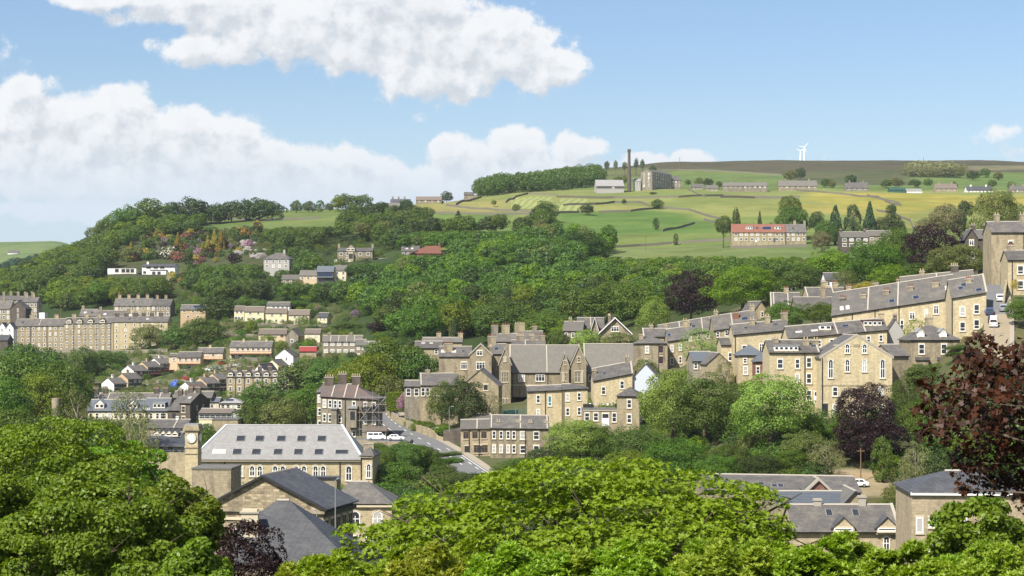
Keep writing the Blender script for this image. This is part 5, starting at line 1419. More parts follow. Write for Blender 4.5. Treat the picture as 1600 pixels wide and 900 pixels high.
# garage by the road, retaining wall
H("reddish roofed open garage beside the scaffolded house", 573, 446, 672.5, 603, D=5, rise=.8, roof='mono', ang=0, wall='stone_grey', slt='tile_brown', name='garage', cat='garage', extra=[('opening', .05, .95, -.04, .02, -2.6, -.25, 'black_iron')])  # dark front panel stands in for the shaded inside
dig(xpx(605, 432), 424, 0, 18, 22, zpx(712, 430))
gw = [(xpx(546, 433), 433), (xpx(590, 433), 433), (xpx(626, 432), 432), (xpx(648, 430), 430)]
stone_wall(gw, "stone retaining wall under the parking place by the road", h=3, w=.7, mat="stone_brown", world=True, top=lambda k: zpx(688 + 5 * k, 432), group=None)
stone_wall([(xpx(604, 522), 522), (xpx(611, 505), 505), (xpx(622, 490), 490), (xpx(640, 474), 474), (xpx(661, 461), 461), (xpx(684, 450), 450), (xpx(693, 447), 447)], "curving stone garden wall along the upper side of the road", h=2.2, w=.5, mat="stone_buff", world=True, group=None, step=3)
stone_wall([(xpx(693, 446.5), 446.5), (xpx(722, 446), 446)], "dark stone wall in the shade of the roadside tree", h=3.6, w=.5, mat="stone_sooty", world=True, group=None, step=3)

# ---- middle of town, right of the road
H("left pair of low stone cottages with dark mullioned windows by the road", 720, 428, 669.5, 766, 668.5, D=9, rpy=655, wall='stone_blocks', slt='slate_stone', name='cottage_row', cat='cottages', w=[('f', [.8], U(720, 766, 728, 742, 756), 1.3, 1.7, 'case', 'timber', 'glass'), ('f', [4.0], U(720, 766, 745, 757), 1.5, 1.9, 'case', 'timber', 'glass')], doors=[(.2, 1.0, 2.2, 4.2, 'black_iron'), (.66, 1.0, 2.2, 4.2, 'black_iron')], pipes=[.28, .62], cop=[.55])
H("long two storey brown stone row with white sash windows beside the road cottages", 766, 424, 667.5, 857, 668.5, D=10, rpy=648.5, wall='stone_brown', slt='slate_grey', name='cottage_row', cat='cottages',
  w=[('f', [.9, 4.2], U(766, 857, 772, 783, 794, 803), .85, 1.8), ('f', [.9, 4.2], U(766, 857, 817, 838), 1.4, 1.9)], cop=[.02, .52, .98], ch=[(.14, .3, 1.0, 2, 'stone_brown', -3), (.48, .3, 1.0, 2, 'stone_brown', -3), (.69, .3, 1.0, 2, 'stone_brown', -3), (.97, .3, 1.0, 2, 'stone_brown', -3)], pipes=[.6])
H("small stone gable rising behind the road cottages", 735, 446, 655, 766, D=9, rpy=646, wall='stone_brown', slt='slate_stone')
H("dark stone house with a tall front gable and white triple window", 734, 528, 553, 768, D=13, rpy=537, roof='gy', wall='stone_brown', w=[('f', [-1.0], [.45], 1.7, 1.5, 'case'), ('f', [2.4], [.5], 2.6, 2.2, 'case')], ch=[(.25, 2.0, 2.4, 4, 'stone_brown', 3.0)], barge='coping_stone')
H("slate roofed wing with two skylights left of the dark gabled house", 686, 532, 556, 736, D=10, rpy=541, wall='stone_brown', w=[('f', [1.8], [.78], 1.9, 2.2, 'case')], ch=[(.28, 2.3, 2.6, 5, 'stone_brown', -2.5)], sk=[(.12, .5, 1.2, 1.6, 'curtain_glare_glass'), (.46, .5, 1.2, 1.6, 'curtain_glare_glass'), (.75, .5, 1, 1)])
H("grey slate cottage with a white ridge left of the slate wing", 648, 556, 543, 690, D=9, rpy=533, wall='stone_buff', slt='slate_grey', w=[('f', [.6], [.8], 1, 1.4)], sk=[(.3, .7, 1, .8, 'curtain_glare_glass'), (.6, .7, 1, .8, 'curtain_glare_glass')])
H("long low stone roofed row at the foot of the wood", 660, 592, 534, 722, D=9, rpy=527, wall='stone_buff', slt='slate_stone', ch=[(.4, 1.4, 1.6, 3), (.95, 1.4, 1.6, 3)])
H("brown rubble house with a broad gable and solar panels left of the school", 722, 463, 601, 779, D=12, rise=4.0, roof='gy', ang=-4, wall='stone_buff', slt='slate_grey', w=[('f', [-.1], [.65], 1.3, 1.6, 'pic', 'cream_stone', 'glass')])
H("long grey slate roofed house stretching left of the solar panel house", 657, 478, 601, 716, D=11, rpy=583, ang=4, wall='stone_buff', w=[('f', [.8], U(657, 716, 661, 668, 676, 684), 1.0, 2.2, 'far')], cop=[.02], ch=[(.2, 1.0, 1.2, 1), (.97, 1.0, 1.2, 1)])
H("low slate roofed lodge left of the long grey roofed house", 632, 482, 603, 657, D=8, rpy=594, wall='stone_grey', w=[('f', [.7], 2, 1.3, 2, 'far')])
o = MB(); 
# solar panels lie on the left slope of the gabled house and belong to it
# school: two ranges with three stone gables
H("left range of the gothic school with a huge grey slate roof", 797, 512, 580.5, 906, D=16, rpy=539, wall='stone_brown', slt='slate_stone', name='school_building', cat='school', w=[('f', [.9], U(797, 906, 815), 1.9, 1.9, 'case'), ('f', [.9], U(797, 906, 844), 2.6, 1.9, 'case'), ('f', [4.9], U(797, 906, 838), 1.2, 1.2, 'pic')], endcop='l', cop=[.53], pipes=[.04, .54], extra=[('string_course', 0, 1, -.1, 0, -4, -3.75, 'cream_stone')])
H("right range of the gothic school with a lichen streaked slate roof", 914, 508, 580.5, 1000, D=15, rpy=537, wall='stone_brown', slt='slate_stone', name='school_building', cat='school', w=[('f', [.9], 4, 1.9, 1.9, 'case')], endcop='lr', pipes=[.03])
H("narrow left gable of the gothic school with pointed windows", 780, 506, 566, 798, D=8, rpy=543.5, roof='gy', wall='stone_brown', slt='slate_stone', name='school_gable', cat='school', barge='coping_stone', w=[('f', [2.6], [.3, .5, .7], .6, 3.0, 'arch', 'cream_stone'), ('f', [10.2], [.35, .65], .6, 3.0, 'arch', 'cream_stone'), ('f', [-1.6], [.5], .8, 1.4, 'arch', 'cream_stone')])
H("small middle gable of the gothic school", 876, 507, 571, 889, D=9, rpy=551, roof='gy', wall='stone_brown', slt='slate_stone', name='school_gable', cat='school', barge='coping_stone', w=[('f', [2.0], [.3, .6], .6, 2.4, 'arch', 'cream_stone'), ('f', [-1.4], [.5], .7, 1.2, 'arch', 'cream_stone')])
H("tall right gable of the gothic school with a steep coped roof", 893, 503, 566, 916, D=10, rpy=540, roof='gy', wall='stone_brown', slt='slate_stone', name='school_gable', cat='school', barge='coping_stone', w=[('f', [2.4], [.3, .5, .7], .65, 3.2, 'arch', 'cream_stone'), ('f', [-1.6], [.5], .9, 1.6, 'arch', 'cream_stone')])
# chimneyed roofs behind the school
H("grey roofed house with a massive pale stack behind the school", 806, 585, 529, 848, D=10, rpy=517, wall='stone_grey', ch=[(.15, 2.4, 3.4, 6, 'stone_buff'), (.7, 1.6, 1.6, 3)])
H("house with rows of clay pots behind the left school roof", 768, 575, 533, 808, D=10, rpy=521, wall='stone_brown', ch=[(.12, 2.6, 2.2, 5, 'stone_grey'), (.55, 2.8, 2.6, 5, 'stone_buff')])
H("low slate roof with red pots just over the school ridge", 800, 545, 545, 852, D=9, rpy=531, wall='stone_brown', ch=[(.25, 1.4, 2.4, 6), (.6, 1.4, 1.6, 4), (.9, 1.4, 2.0, 5)], cop=[.4])
H("slate roof with a skylight between the dark gabled house and the school", 766, 540, 552, 790, D=9, rpy=537, wall='stone_brown', sk=[(.4, .5, 1.2, 1.4, 'solar_glass')], ch=[(.1, 2.4, 2.6, 5)])
# white bargeboard villa
H("villa with a broad white bargeboarded gable above the school", 938, 585, 518, 984, D=12, rpy=496, roof='gy', og=.8, eo=.8, wall='stone_brown', slt='slate_grey', name='villa', cat='villa', barge='white_paint', w=[('f', [-1.6], [.5], 2.6, 1.6, 'case')], ch=[(.6, 2.2, 2.0, 4, 'stone_brown', -1.5)])
H("narrow white bargeboarded gable left of the broad one", 923, 588, 515, 935, D=11, rpy=496, roof='gy', og=.6, eo=.5, wall='stone_brown', slt='slate_grey', name='villa', cat='villa', barge='white_paint')
H("brown gabled wing of the white bargeboarded villa", 880, 590, 516, 910, D=9, rpy=502, ang=-8, wall='stone_brown', slt='slate_stone', name='villa', cat='villa', w=[('f', [.8], 3, 1, 1.5)], ch=[(.3, 1, 1.1, 2)])
H("tall slate roof joining the two white bargeboarded gables", 903, 594, 512, 944, D=9, rpy=496, wall='stone_brown', slt='slate_grey', name='villa', cat='villa', cop=[.5])

# yellow stone houses below the school
yw = [('f', [1.1], U(824, 880, 841), .95, 2.0), ('f', [1.4], U(824, 880, 859), .95, 2.6, 'low', 'white_paint', 'teal_net'), ('f', [4.7], U(824, 880, 841), .95, 1.6)]
H("left half of the yellow stone pair below the school", 824, 446, 611, 880, 608.5, D=9, rpy=602, wall='stone_honey', slt='slate_grey', name='terrace_house', cat='house', w=yw, pipes=[.5, .97], gutter=True)
H("right half of the yellow stone pair below the school, hip ended", 880, 442, 608, 918, 606, D=9, rpy=599, roof='hipr', hr=4, wall='stone_honey', slt='slate_grey', name='terrace_house', cat='house', w=[('f', [1.1, 4.7], U(880, 918, 887, 905), .95, 1.9)], pipes=[.02])
H("tall buff house with a blue white rendered gable end", 927, 462, 594, 988, 582.5, D=13, rpy=570, wall='stone_honey', slt='slate_grey', name='terrace_house', cat='house', w=[('f', [2.2], U(927, 988, 943), 1.1, 2.0), ('f', [1.6], U(927, 988, 972), 1.1, 2.0)], ch=[(.04, 1.0, 1.2, 2, 'stone_brown', -3), (.92, 1.4, 1.3, 2, 'stone_brown')], sk=[(.3, .4, 1, 1, 'solar_glass')], endcop='r')
r_, i_ = H("pale rendered end wall block right of the tall buff house", 988, 463, 590, 1030, D=9, rpy=568, roof='gy', ang=-14, wall='render_pale_blue', slt='slate_grey', name='terrace_house', cat='house')
H("square hip roofed stone tower house below the pale gable", 964, 422, 617.5, 999, D=8, rise=1.9, roof='hip', ang=-10, wall='stone_buff', slt='slate_grey', name='tower_house', cat='house', w=[('f', [1.0, 4.5], [.55], 1.1, 2.0), ('r', [1.0, 4.4], [.3, .7], 1.0, 1.9)])
H("flat roofed stone extension with a roof terrace and white doors", 911, 424, 639, 964, D=8, roof='flat', wall='stone_buff', slt='slate_stone', name='extension', cat='extension', w=[('f', [.9], [.12, .38], 1.2, 1.9), ('f', [.9], [.92], 1.1, 2.2)], doors=[(.66, 1.7, 3.0, 1.0, 'white_paint')], extra=[('railing', 0, .3, -.02, .04, .3, 1.2, 'black_iron'), ('railing', .94, 1, -.02, .04, .3, 1.2, 'black_iron'), ('string_course', -.01, 1.01, -.15, 0, -.5, -.2, 'coping_stone')])

# ---- terraces climbing to the right
H("brown stone hip roofed house left of the climbing terrace", 993, 498, 535.5, 1043, D=9, rpy=524.5, roof='hip', wall='stone_brown', slt='slate_grey', name='terrace_house', cat='house', w=[('f', [1.0, 4.6], U(993, 1043, 1011), 1.1, 1.9), ('f', [.8, 3.8], U(993, 1043, 1033), 1.0, 2.0, 'sash', 'maroon_paint')], pipes=[.72], ch=[(.2, .5, 1.0, 0)])
H("buff stone house with twin sash windows next in the climbing terrace", 1043, 505, 532, 1076, 527, D=9, rpy=512, wall='stone_buff', slt='slate_grey', name='terrace_house', cat='house', w=[('f', [1.6, 5.1], U(1043, 1076, 1050, 1063), .9, 1.8)], ch=[(.9, 1.8, 1.4, 2)], sk=[(.1, .5, 1, 1.2, 'solar_glass')])
H("low roof with a white gable end at the foot of the climbing terrace", 1006, 514, 525, 1050, D=9, rpy=513, wall='stone_buff', slt='slate_grey', name='terrace_house', cat='house', endcop='l', ch=[(.3, .9, 1.2, 2)])
H("long slate roofed terrace rising behind the pale birch", 1030, 522, 528, 1140, 510, D=9, rpy=499, wall='stone_buff', slt='slate_grey', name='terrace_row', cat='terrace', cop=[.3, .62, .9], ch=[(.1, 1.2, 1.2, 2, 'stone_brown', -2), (.42, 1.2, 1.2, 2, 'stone_brown', -2), (.75, 1.2, 1.2, 2, 'stone_brown', -2)], sk=[(.2, .5, 1.6, 1.2, 'solar_glass'), (.5, .5, 1.2, 1.2)], w=[('f', [.8], 8, 1, 1.6)])
H("slate roofed pair with a bright orange chimney stack", 1115, 500, 515, 1182, 505, D=10, rpy=489, wall='stone_buff', slt='slate_grey', name='terrace_row', cat='terrace', cop=[.45], ch=[(.55, 1.6, 1.6, 3, 'terracotta', -2), (.1, 1.2, 1.2, 2), (.95, 1.4, 1.4, 2)], sk=[(.75, .5, 1.8, 1.2, 'solar_glass')], w=[('f', [.8], 5, .9, 1.5)])
H("gabled stone house end at the top of the climbing roofs, beside the copper beech", 1174, 540, 490, 1203, D=10, rpy=470.5, roof='gy', ang=14, wall='stone_buff', slt='slate_grey', name='terrace_house', cat='house', w=[('f', [-.6], [.58], .9, 1.6)])
H("slate roofs with white coped edge below the white villa", 1205, 535, 479, 1250, D=10, rpy=457, ang=-6, wall='stone_buff', slt='slate_grey', name='terrace_house', cat='house', cop=[.1, .6], ch=[(.55, 1.4, 1.4, 3)], endcop='l', sk=[(.5, .4, 1.4, 1)])
H("slate roofed house with a coped gable under the white villa", 1262, 540, 463, 1322, D=10, rpy=449, ang=0, wall='stone_buff', slt='slate_grey', name='terrace_house', cat='house', cop=[.4, .7], ch=[(.5, 1.8, 1.8, 3), (.78, 1.6, 1.5, 3)], endcop='l')
H("slate roof spreading behind the twin green trees", 1244, 520, 484, 1305, D=10, rpy=464, wall='stone_buff', slt='slate_grey', name='terrace_house', cat='house', ch=[(.75, 2.4, 1.5, 3, 'stone_brown')])
H("white rendered villa mostly hidden by trees on the right hill", 1290, 600, 437, 1336, D=9, rpy=426, wall='render_white', slt='slate_dark', name='white_villa', cat='villa', w=[('f', [.7, 3.3], 5, 1.0, 1.3, 'far', 'white_paint', 'glass')])
H("low white house deep in the trees behind the copper beech", 1214, 620, 446, 1244, D=8, rpy=441, wall='render_white', slt='slate_grey', name='white_villa', cat='villa', w=[('f', [.6], 4, 1.2, 1.2, 'far')])
# honey houses mid right
H("honey stone house with two windows and a big stack on its right gable", 1146, 428, 522, 1232, 514, D=10, rpy=503, wall='stone_honey', slt='slate_grey', name='terrace_house', cat='house', w=[('f', [2.9], U(1146, 1232, 1163), 1.15, 2.1, 'low'), ('f', [2.9], U(1146, 1232, 1190), 1.15, 2.1, 'case'), ('f', [8.6], U(1146, 1232, 1164), 1.1, 2.0)], ch=[(.38, 1.3, 1.3, 2, 'stone_buff', -1), (.66, 1.6, 1.3, 2, 'stone_buff', -1), (.98, 1.7, 1.6, 3, 'stone_brown')], sk=[(.25, .5, 1, .9), (.8, .6, 1.4, .8)], pipes=[.03])
H("lower left step of the honey stone house", 1127, 432, 538, 1146, D=9, rpy=527, wall='stone_honey', slt='slate_grey', name='terrace_house', cat='house', w=[('f', [2.0], [.75], 1.1, 2.0)])
H("hip roofed projecting bay house in front of the honey house", 1154, 417, 553.5, 1195, D=8, rise=2.2, roof='hip', wall='stone_honey', slt='slate_blue', name='terrace_house', cat='house', w=[('f', [.9], [.25], .9, 1.2), ('f', [2.8], [.27], 1.1, 1.9)])
H("tiny red brick bay with a hip roof beside the projecting bay", 1180, 410, 563, 1201, D=5, rise=1.8, roof='hip', wall='brick_red', slt='slate_blue', name='brick_bay', cat='bay', w=[('f', [1.4], [.2], .9, 1.6)])
H("plain gabled stone outhouse left of the projecting bay", 1105, 418, 567, 1141, D=9, rpy=551, roof='gy', ang=8, wall='stone_buff', slt='slate_grey', name='outhouse', cat='outhouse')
H("grey roofed wing of the gabled outhouse", 1082, 424, 563, 1113, D=8, rpy=549, ang=4, wall='stone_grey', slt='slate_blue', name='outhouse', cat='outhouse', w=[('f', [.6], 3, .9, 1.4)])
H("long roof with white and maroon dormers behind the gable chapel", 1232, 404, 527.5, 1386, 514, D=10, rpy=503.5, wall='stone_honey', slt='slate_grey', name='terrace_row', cat='terrace', dm=[(U(1232, 1386, 1292)[0], .42, 2.6, 1.15, 'flat', 'white_paint', 2), (U(1232, 1386, 1366)[0], .42, 4.2, 1.2, 'flat', 'maroon_paint', 4, 'maroon_paint')], sk=[(.12, .45, 1.4, .8, 'curtain_glare_glass'), (.28, .45, 1.4, .8, 'curtain_glare_glass'), (.6, .6, 1.6, 1.0, 'solar_glass')], cop=[.5, .78], ch=[(.99, 1.2, 1.2, 2)], w=[('f', [1.2], 8, .9, 1.5)])
H("honey terrace with a long white dormer left of the gable chapel", 1202, 372, 549.5, 1280, 549.5, D=10, rpy=531, wall='stone_honey', slt='slate_grey', name='terrace_row', cat='terrace',
  w=[('f', [1.5], U(1202, 1280, 1219), 1.25, 2.0), ('f', [1.5], U(1202, 1280, 1246), 1.0, 2.0), ('f', [1.2, 4.5, 8.0], U(1202, 1280, 1264), 1.1, 2.1), ('f', [4.6], U(1202, 1280, 1246), 1.0, 1.8, 'sash', 'white_paint', 'curtain_glare_glass'), ('f', [8.2], U(1202, 1280, 1219, 1246), 1.0, 1.8)], dm=[(U(1202, 1280, 1229)[0], .12, 5.0, 1.1, 'flat', 'white_paint', 5)], ch=[(.18, .9, 1.2, 2, 'stone_brown', -1), (.78, 1.1, 1.3, 2, 'stone_buff', -2), (.98, 1.0, 1.2, 2, 'stone_buff', -2)], sk=[(.92, .5, 1.2, .9, 'solar_glass')], pipes=[.71], doors=[(U(1202, 1280, 1276)[0], 1.1, 2.5, 8.2, 'white_paint')], cop=[.99])
ga, gi_ = H("broad honey stone gable front with round headed windows", 1283, 366, 557, 1394, D=15, rpy=523, roof='gy', og=0.0, wall='stone_honey', slt='slate_grey', name='gable_chapel', cat='chapel', barge='coping_stone',
  w=[('f', [-2.6], U(1283, 1394, 1324, 1351), 1.0, 1.95, 'archstone'), ('f', [.55], U(1283, 1394, 1324, 1351), 1.0, 2.6, 'archstone'), ('f', [.55], U(1283, 1394, 1298, 1379), 1.05, 3.9, 'archstone'), ('f', [6.2], U(1283, 1394, 1305, 1376), 1.1, 1.9), ('f', [9.8], U(1283, 1394, 1305, 1376), 1.1, 1.9), ('f', [9.8], U(1283, 1394, 1330), 1.1, 1.9)],
  doors=[(.06, 1.0, 2.7, 9.6, 'black_iron')], pipes=[.015], sk=[(.3, .4, .9, 1.2, 'curtain_glare_glass'), (.5, .3, .9, 1.2, 'curtain_glare_glass'), (.5, .6, .9, 1.2, 'curtain_glare_glass')], ch=[(.15, .5, 1.0, 0, 'stone_honey', 3.8), (.15, .3, 1.0, 0, 'stone_honey', -3.8)],
  extra=[('string_course', 0, 1, -.08, 0, -6.0, -5.75, 'stone_buff'), ('date_stone', .455, .545, -.06, 0, 1.95, 2.5, 'stone_brown')])
H("dark stone side house behind the right of the gable chapel", 1394, 372, 555, 1420, D=10, rise=2.2, roof='gx', ang=14, wall='stone_brown', slt='slate_grey', name='terrace_house', cat='house')  # darker stone paints in the shade on the chapel's right side
H("grey end gable with a stack right of the maroon dormer", 1386, 406, 517, 1412, D=9, rpy=497.5, roof='gy', ang=-8, wall='render_grey', slt='slate_grey', name='terrace_house', cat='house', ch=[(.1, 1.0, 1.2, 2, 'stone_sooty')])
# victorian house with white dormers
H("dark stone house with hip roof and two white arched dormers", 1422, 388, 529.5, 1500, D=11, rpy=507, roof='hip', hl=5, hr=5, wall='stone_brown', slt='slate_grey', name='victorian_house', cat='house', w=[('f', [1.1], U(1422, 1500, 1440, 1475), 1.3, 2.2), ('f', [5.2], U(1422, 1500, 1440, 1475), 1.5, 2.2)],
  dm=[(U(1422, 1500, 1440)[0], .16, 1.5, 1.3, 'round', 'white_paint', 1), (U(1422, 1500, 1475)[0], .16, 1.5, 1.3, 'round', 'white_paint', 1)], ch=[(.5, 1.6, 1.7, 4, 'stone_buff')], extra=[('bay', .12, .34, -1.3, 0, -9, -4.6, 'stone_brown'), ('bay_roof', .1, .36, -1.6, -.01, -4.59, -3.9, 'slate_grey'), ('bay', .56, .78, -1.3, 0, -9, -4.6, 'stone_brown'), ('bay_roof', .54, .8, -1.6, -.01, -4.59, -3.9, 'slate_grey')])
# long right terrace
H("long honey stone terrace stepping up the steep street, five stacks on the slates", 1300, 425, 491, 1488, 463, D=10, rpy=443, ang=-14, wall='stone_honey', slt='slate_grey', name='terrace_row', cat='terrace',
  w=[('f', [3.8], U(1300, 1488, 1410), .8, 2.2), ('f', [2.4], U(1300, 1488, 1426), 1.3, 1.6, 'case'), ('f', [2.2], U(1300, 1488, 1448), .8, 2.1, 'case'), ('f', [1.6], U(1300, 1488, 1463), 1.2, 2.0, 'case'), ('f', [1.6], U(1300, 1488, 1484), .7, 2.0)],
  ch=[(.08, .6, 1.3, 3, 'stone_sooty', -2), (.26, .6, 1.3, 3, 'stone_buff', -2), (.45, .8, 1.4, 3, 'stone_brown', -2), (.65, .8, 1.5, 3, 'stone_brown', -2), (.86, .8, 1.5, 3, 'stone_buff', -2)], sk=[(.08, .25, .8, 1.2, 'curtain_glare_glass'), (.13, .25, .8, 1.2, 'curtain_glare_glass'), (.5, .25, 1.4, 1, 'solar_glass'), (.7, .25, 1.4, 1.1, 'solar_glass'), (.97, .45, 1.6, 1.3, 'curtain_glare_glass')], pipes=[.17, .36, .56, .99], cop=[.3, .55])
H("right end house of the honey terrace with four white windows beside parked cars", 1487, 402, 464, 1541, 455, D=10, rpy=433, ang=-6, wall='stone_honey', slt='slate_grey', name='terrace_house', cat='house', w=[('f', [2.6, 6.0], U(1487, 1541, 1504, 1526), 1.25, 2.1, 'low')], ch=[(.55, .8, 1.3, 3, 'stone_buff', -1.5)], sk=[(.4, .6, 1.2, 1, 'solar_glass'), (.3, .45, 1.2, 1, 'solar_glass'), (.8, .2, 1.4, 1, 'solar_glass')], endcop='r', pipes=[.01])
H("upper slate terrace behind the long honey terrace", 1408, 440, 451, 1522, 440, D=10, rpy=427, ang=-10, wall='stone_buff', slt='slate_stone', name='terrace_row', cat='terrace', ch=[(.3, 1.0, 1.3, 2), (.75, 1.6, 1.8, 4, 'stone_sooty')], cop=[.5])
H("low slate roofed row left behind the long honey terrace", 1318, 452, 470, 1412, 458, D=9, rpy=450, ang=-8, wall='stone_buff', slt='slate_grey', name='terrace_row', cat='terrace', ch=[(.1, 1.2, 1.3, 3), (.55, 1.3, 1.5, 3, 'stone_brown'), (.95, 1.4, 1.4, 3)], cop=[.4])
# houses at the right edge
H("tall brown stone house at the right edge above the street", 1549, 448, 362, 1650, D=11, rpy=346, ang=-4, wall='stone_buff', slt='slate_grey', name='tall_house', cat='house', w=[('f', [2.3, 6.2], [.30, .62], 1.3, 2.1), ('f', [8.0], [.42], 1.3, 2.1)], ch=[(.15, 1.8, 1.4, 2, 'stone_brown'), (.55, 1.8, 1.4, 2, 'stone_brown'), (.95, 2.2, 1.8, 3, 'stone_sooty')], pipes=[.5])
H("nearest stone house cut by the right edge, with white windows", 1575, 418, 405, 1640, D=10, rpy=391, ang=-6, wall='stone_honey', slt='slate_grey', name='tall_house', cat='house', w=[('f', [1.5, 5.0], [.3, .7], 1.4, 2.0, 'low')], ch=[(.15, 1.2, 1.6, 3, 'stone_brown')], pipes=[.1])
H("small dark gabled house with white windows behind the right edge houses", 1508, 540, 372, 1528, D=12, rpy=357, roof='gy', ang=-6, wall='stone_sooty', slt='slate_grey', name='gabled_house', cat='house', barge='black_iron', w=[('f', [.6], [.5], 1.4, 1.6, 'case'), ('f', [4.4], [.6], 1.2, 1.6, 'case')])
H("slate roof with dark stacks joined to the small dark gabled house", 1520, 545, 372, 1552, D=9, rpy=359, wall='stone_sooty', slt='slate_grey', name='gabled_house', cat='house', ch=[(.2, 1.6, 1.4, 2, 'stone_sooty'), (.8, 1.6, 1.4, 2, 'stone_sooty')])
stone_wall([(xpx(1568, 405), 405), (xpx(1572, 415), 415), (xpx(1571, 428), 428), (xpx(1564, 442), 442)], "high buff stone wall on the right of the steep street", h=3.2, w=.6, mat="stone_buff", world=True, group=None, step=3)

# ---- lower right foreground
H("long low grey slate roofed shed behind the big yellow green tree", 1100, 282, 764, 1345, 768, D=14, rpy=742, wall='stone_brown', slt='slate_grey', name='long_shed', cat='shed', sk=[(.38, .4, .9, 1.3), (.46, .3, .9, 1.3), (.5, .3, .9, 1.3)], gutter=True)
H("small red brick gable on the long grey shed roof", 1262, 276, 764, 1296, D=6, rpy=748, roof='gy', og=.3, wall='brick_red', slt='slate_stone', name='brick_gable', cat='gable', barge='coping_stone')
H("lower blue grey slate roof ending in a stone gable", 1215, 262, 786, 1340, D=11, rpy=767, wall='stone_buff', slt='slate_blue', name='long_shed', cat='shed', endcop='r')
H("stone gable end with black verge right of the blue grey roof", 1318, 260, 787, 1356, D=9, rpy=767, roof='gy', wall='stone_buff', slt='slate_stone', name='stone_gable', cat='gable', barge='black_iron')
lo, li = H("slate roofed school lodge with two skylights and two small gables", 1240, 238, 827, 1405, D=10, rpy=788, wall='stone_blocks', slt='slate_grey', name='lodge', cat='lodge', sk=[(U(1240, 1405, 1302)[0], .68, .9, 1.5), (U(1240, 1405, 1344)[0], .68, .9, 1.5)], ch=[(U(1240, 1405, 1287)[0], .8, 1.0, 0, 'coping_stone'), (U(1240, 1405, 1358)[0], 1.2, 1.0, 0, 'coping_stone')], endcop='r', eo=.5,
  dm=[(U(1240, 1405, 1317)[0], .0, 2.9, .6, 'gable', 'stone_blocks', 1, 'slate_dark'), (U(1240, 1405, 1385)[0], .0, 2.9, .6, 'gable', 'stone_blocks', 1, 'slate_dark')], w=[('f', [.9], U(1240, 1405, 1317, 1385), .9, 1.9, 'arch')])
H("pale block stone house with a dark slate hip roof at lower right", 1424, 222, 767, 1610, D=12, rpy=735, roof='hip', hl=5.2, ang=-3, wall='stone_blocks', slt='slate_dark', name='stone_house', w=[('f', [3.3], U(1424, 1610, 1437), .9, 1.9, 'pic'), ('f', [3.3], U(1424, 1610, 1459, 1480, 1503), 1.3, 1.2, 'case'), ('f', [6.2], U(1424, 1610, 1459, 1500), 1.3, 1.6)], extra=[('cornice', -.01, 1.01, -.4, 0, -.5, -.15, 'white_paint')])

# ================================================================== trees
def foliage(cent, nrm, size, seed, aspect=0.62, kind='quad', size_var=0.35):
    """one leaf-sized face per centre, facing roughly along nrm"""
    r = np.random.RandomState(seed)
    n = len(cent)
    nrm = nrm / (np.linalg.norm(nrm, axis=1, keepdims=True) + 1e-9)
    t = np.cross(nrm, r.normal(size=(n, 3))); t /= (np.linalg.norm(t, axis=1, keepdims=True) + 1e-9)
    b = np.cross(nrm, t)
    s = (size * (1 + size_var * r.uniform(-1, 1, (n, 1))))
    if kind == 'quad':
        P = [(-.5, 0), (0.05, -.5 * aspect), (.5, 0), (-0.05, .5 * aspect)]
        fold = [0, .10, 0, .10]
    elif kind == 'leaf':
        P = [(-.5, 0), (-.22, -.30 * aspect), (.12, -.42 * aspect), (.5, 0), (.12, .42 * aspect), (-.22, .30 * aspect)]
        fold = [0, .08, .10, -.06, .10, .08]
    else:                                                     # five-lobed maple leaf
        P = [(-.42, 0), (-.36, -.30), (-.12, -.20), (.05, -.52), (.16, -.20), (.55, 0), (.16, .20), (.05, .52), (-.12, .20), (-.36, .30)]
        fold = [0, .10, .03, .14, .03, -.10, .03, .14, .03, .10]
    k = len(P)
    V_ = np.empty((n, k, 3))
    for i, ((x, y), f) in enumerate(zip(P, fold)):
        V_[:, i, :] = cent + (t * x + b * y + nrm * f) * s
    return V_.reshape(-1, 3), np.arange(n * k).reshape(n, k)

def unit(v):
    return v / (np.linalg.norm(v, axis=1, keepdims=True) + 1e-9)

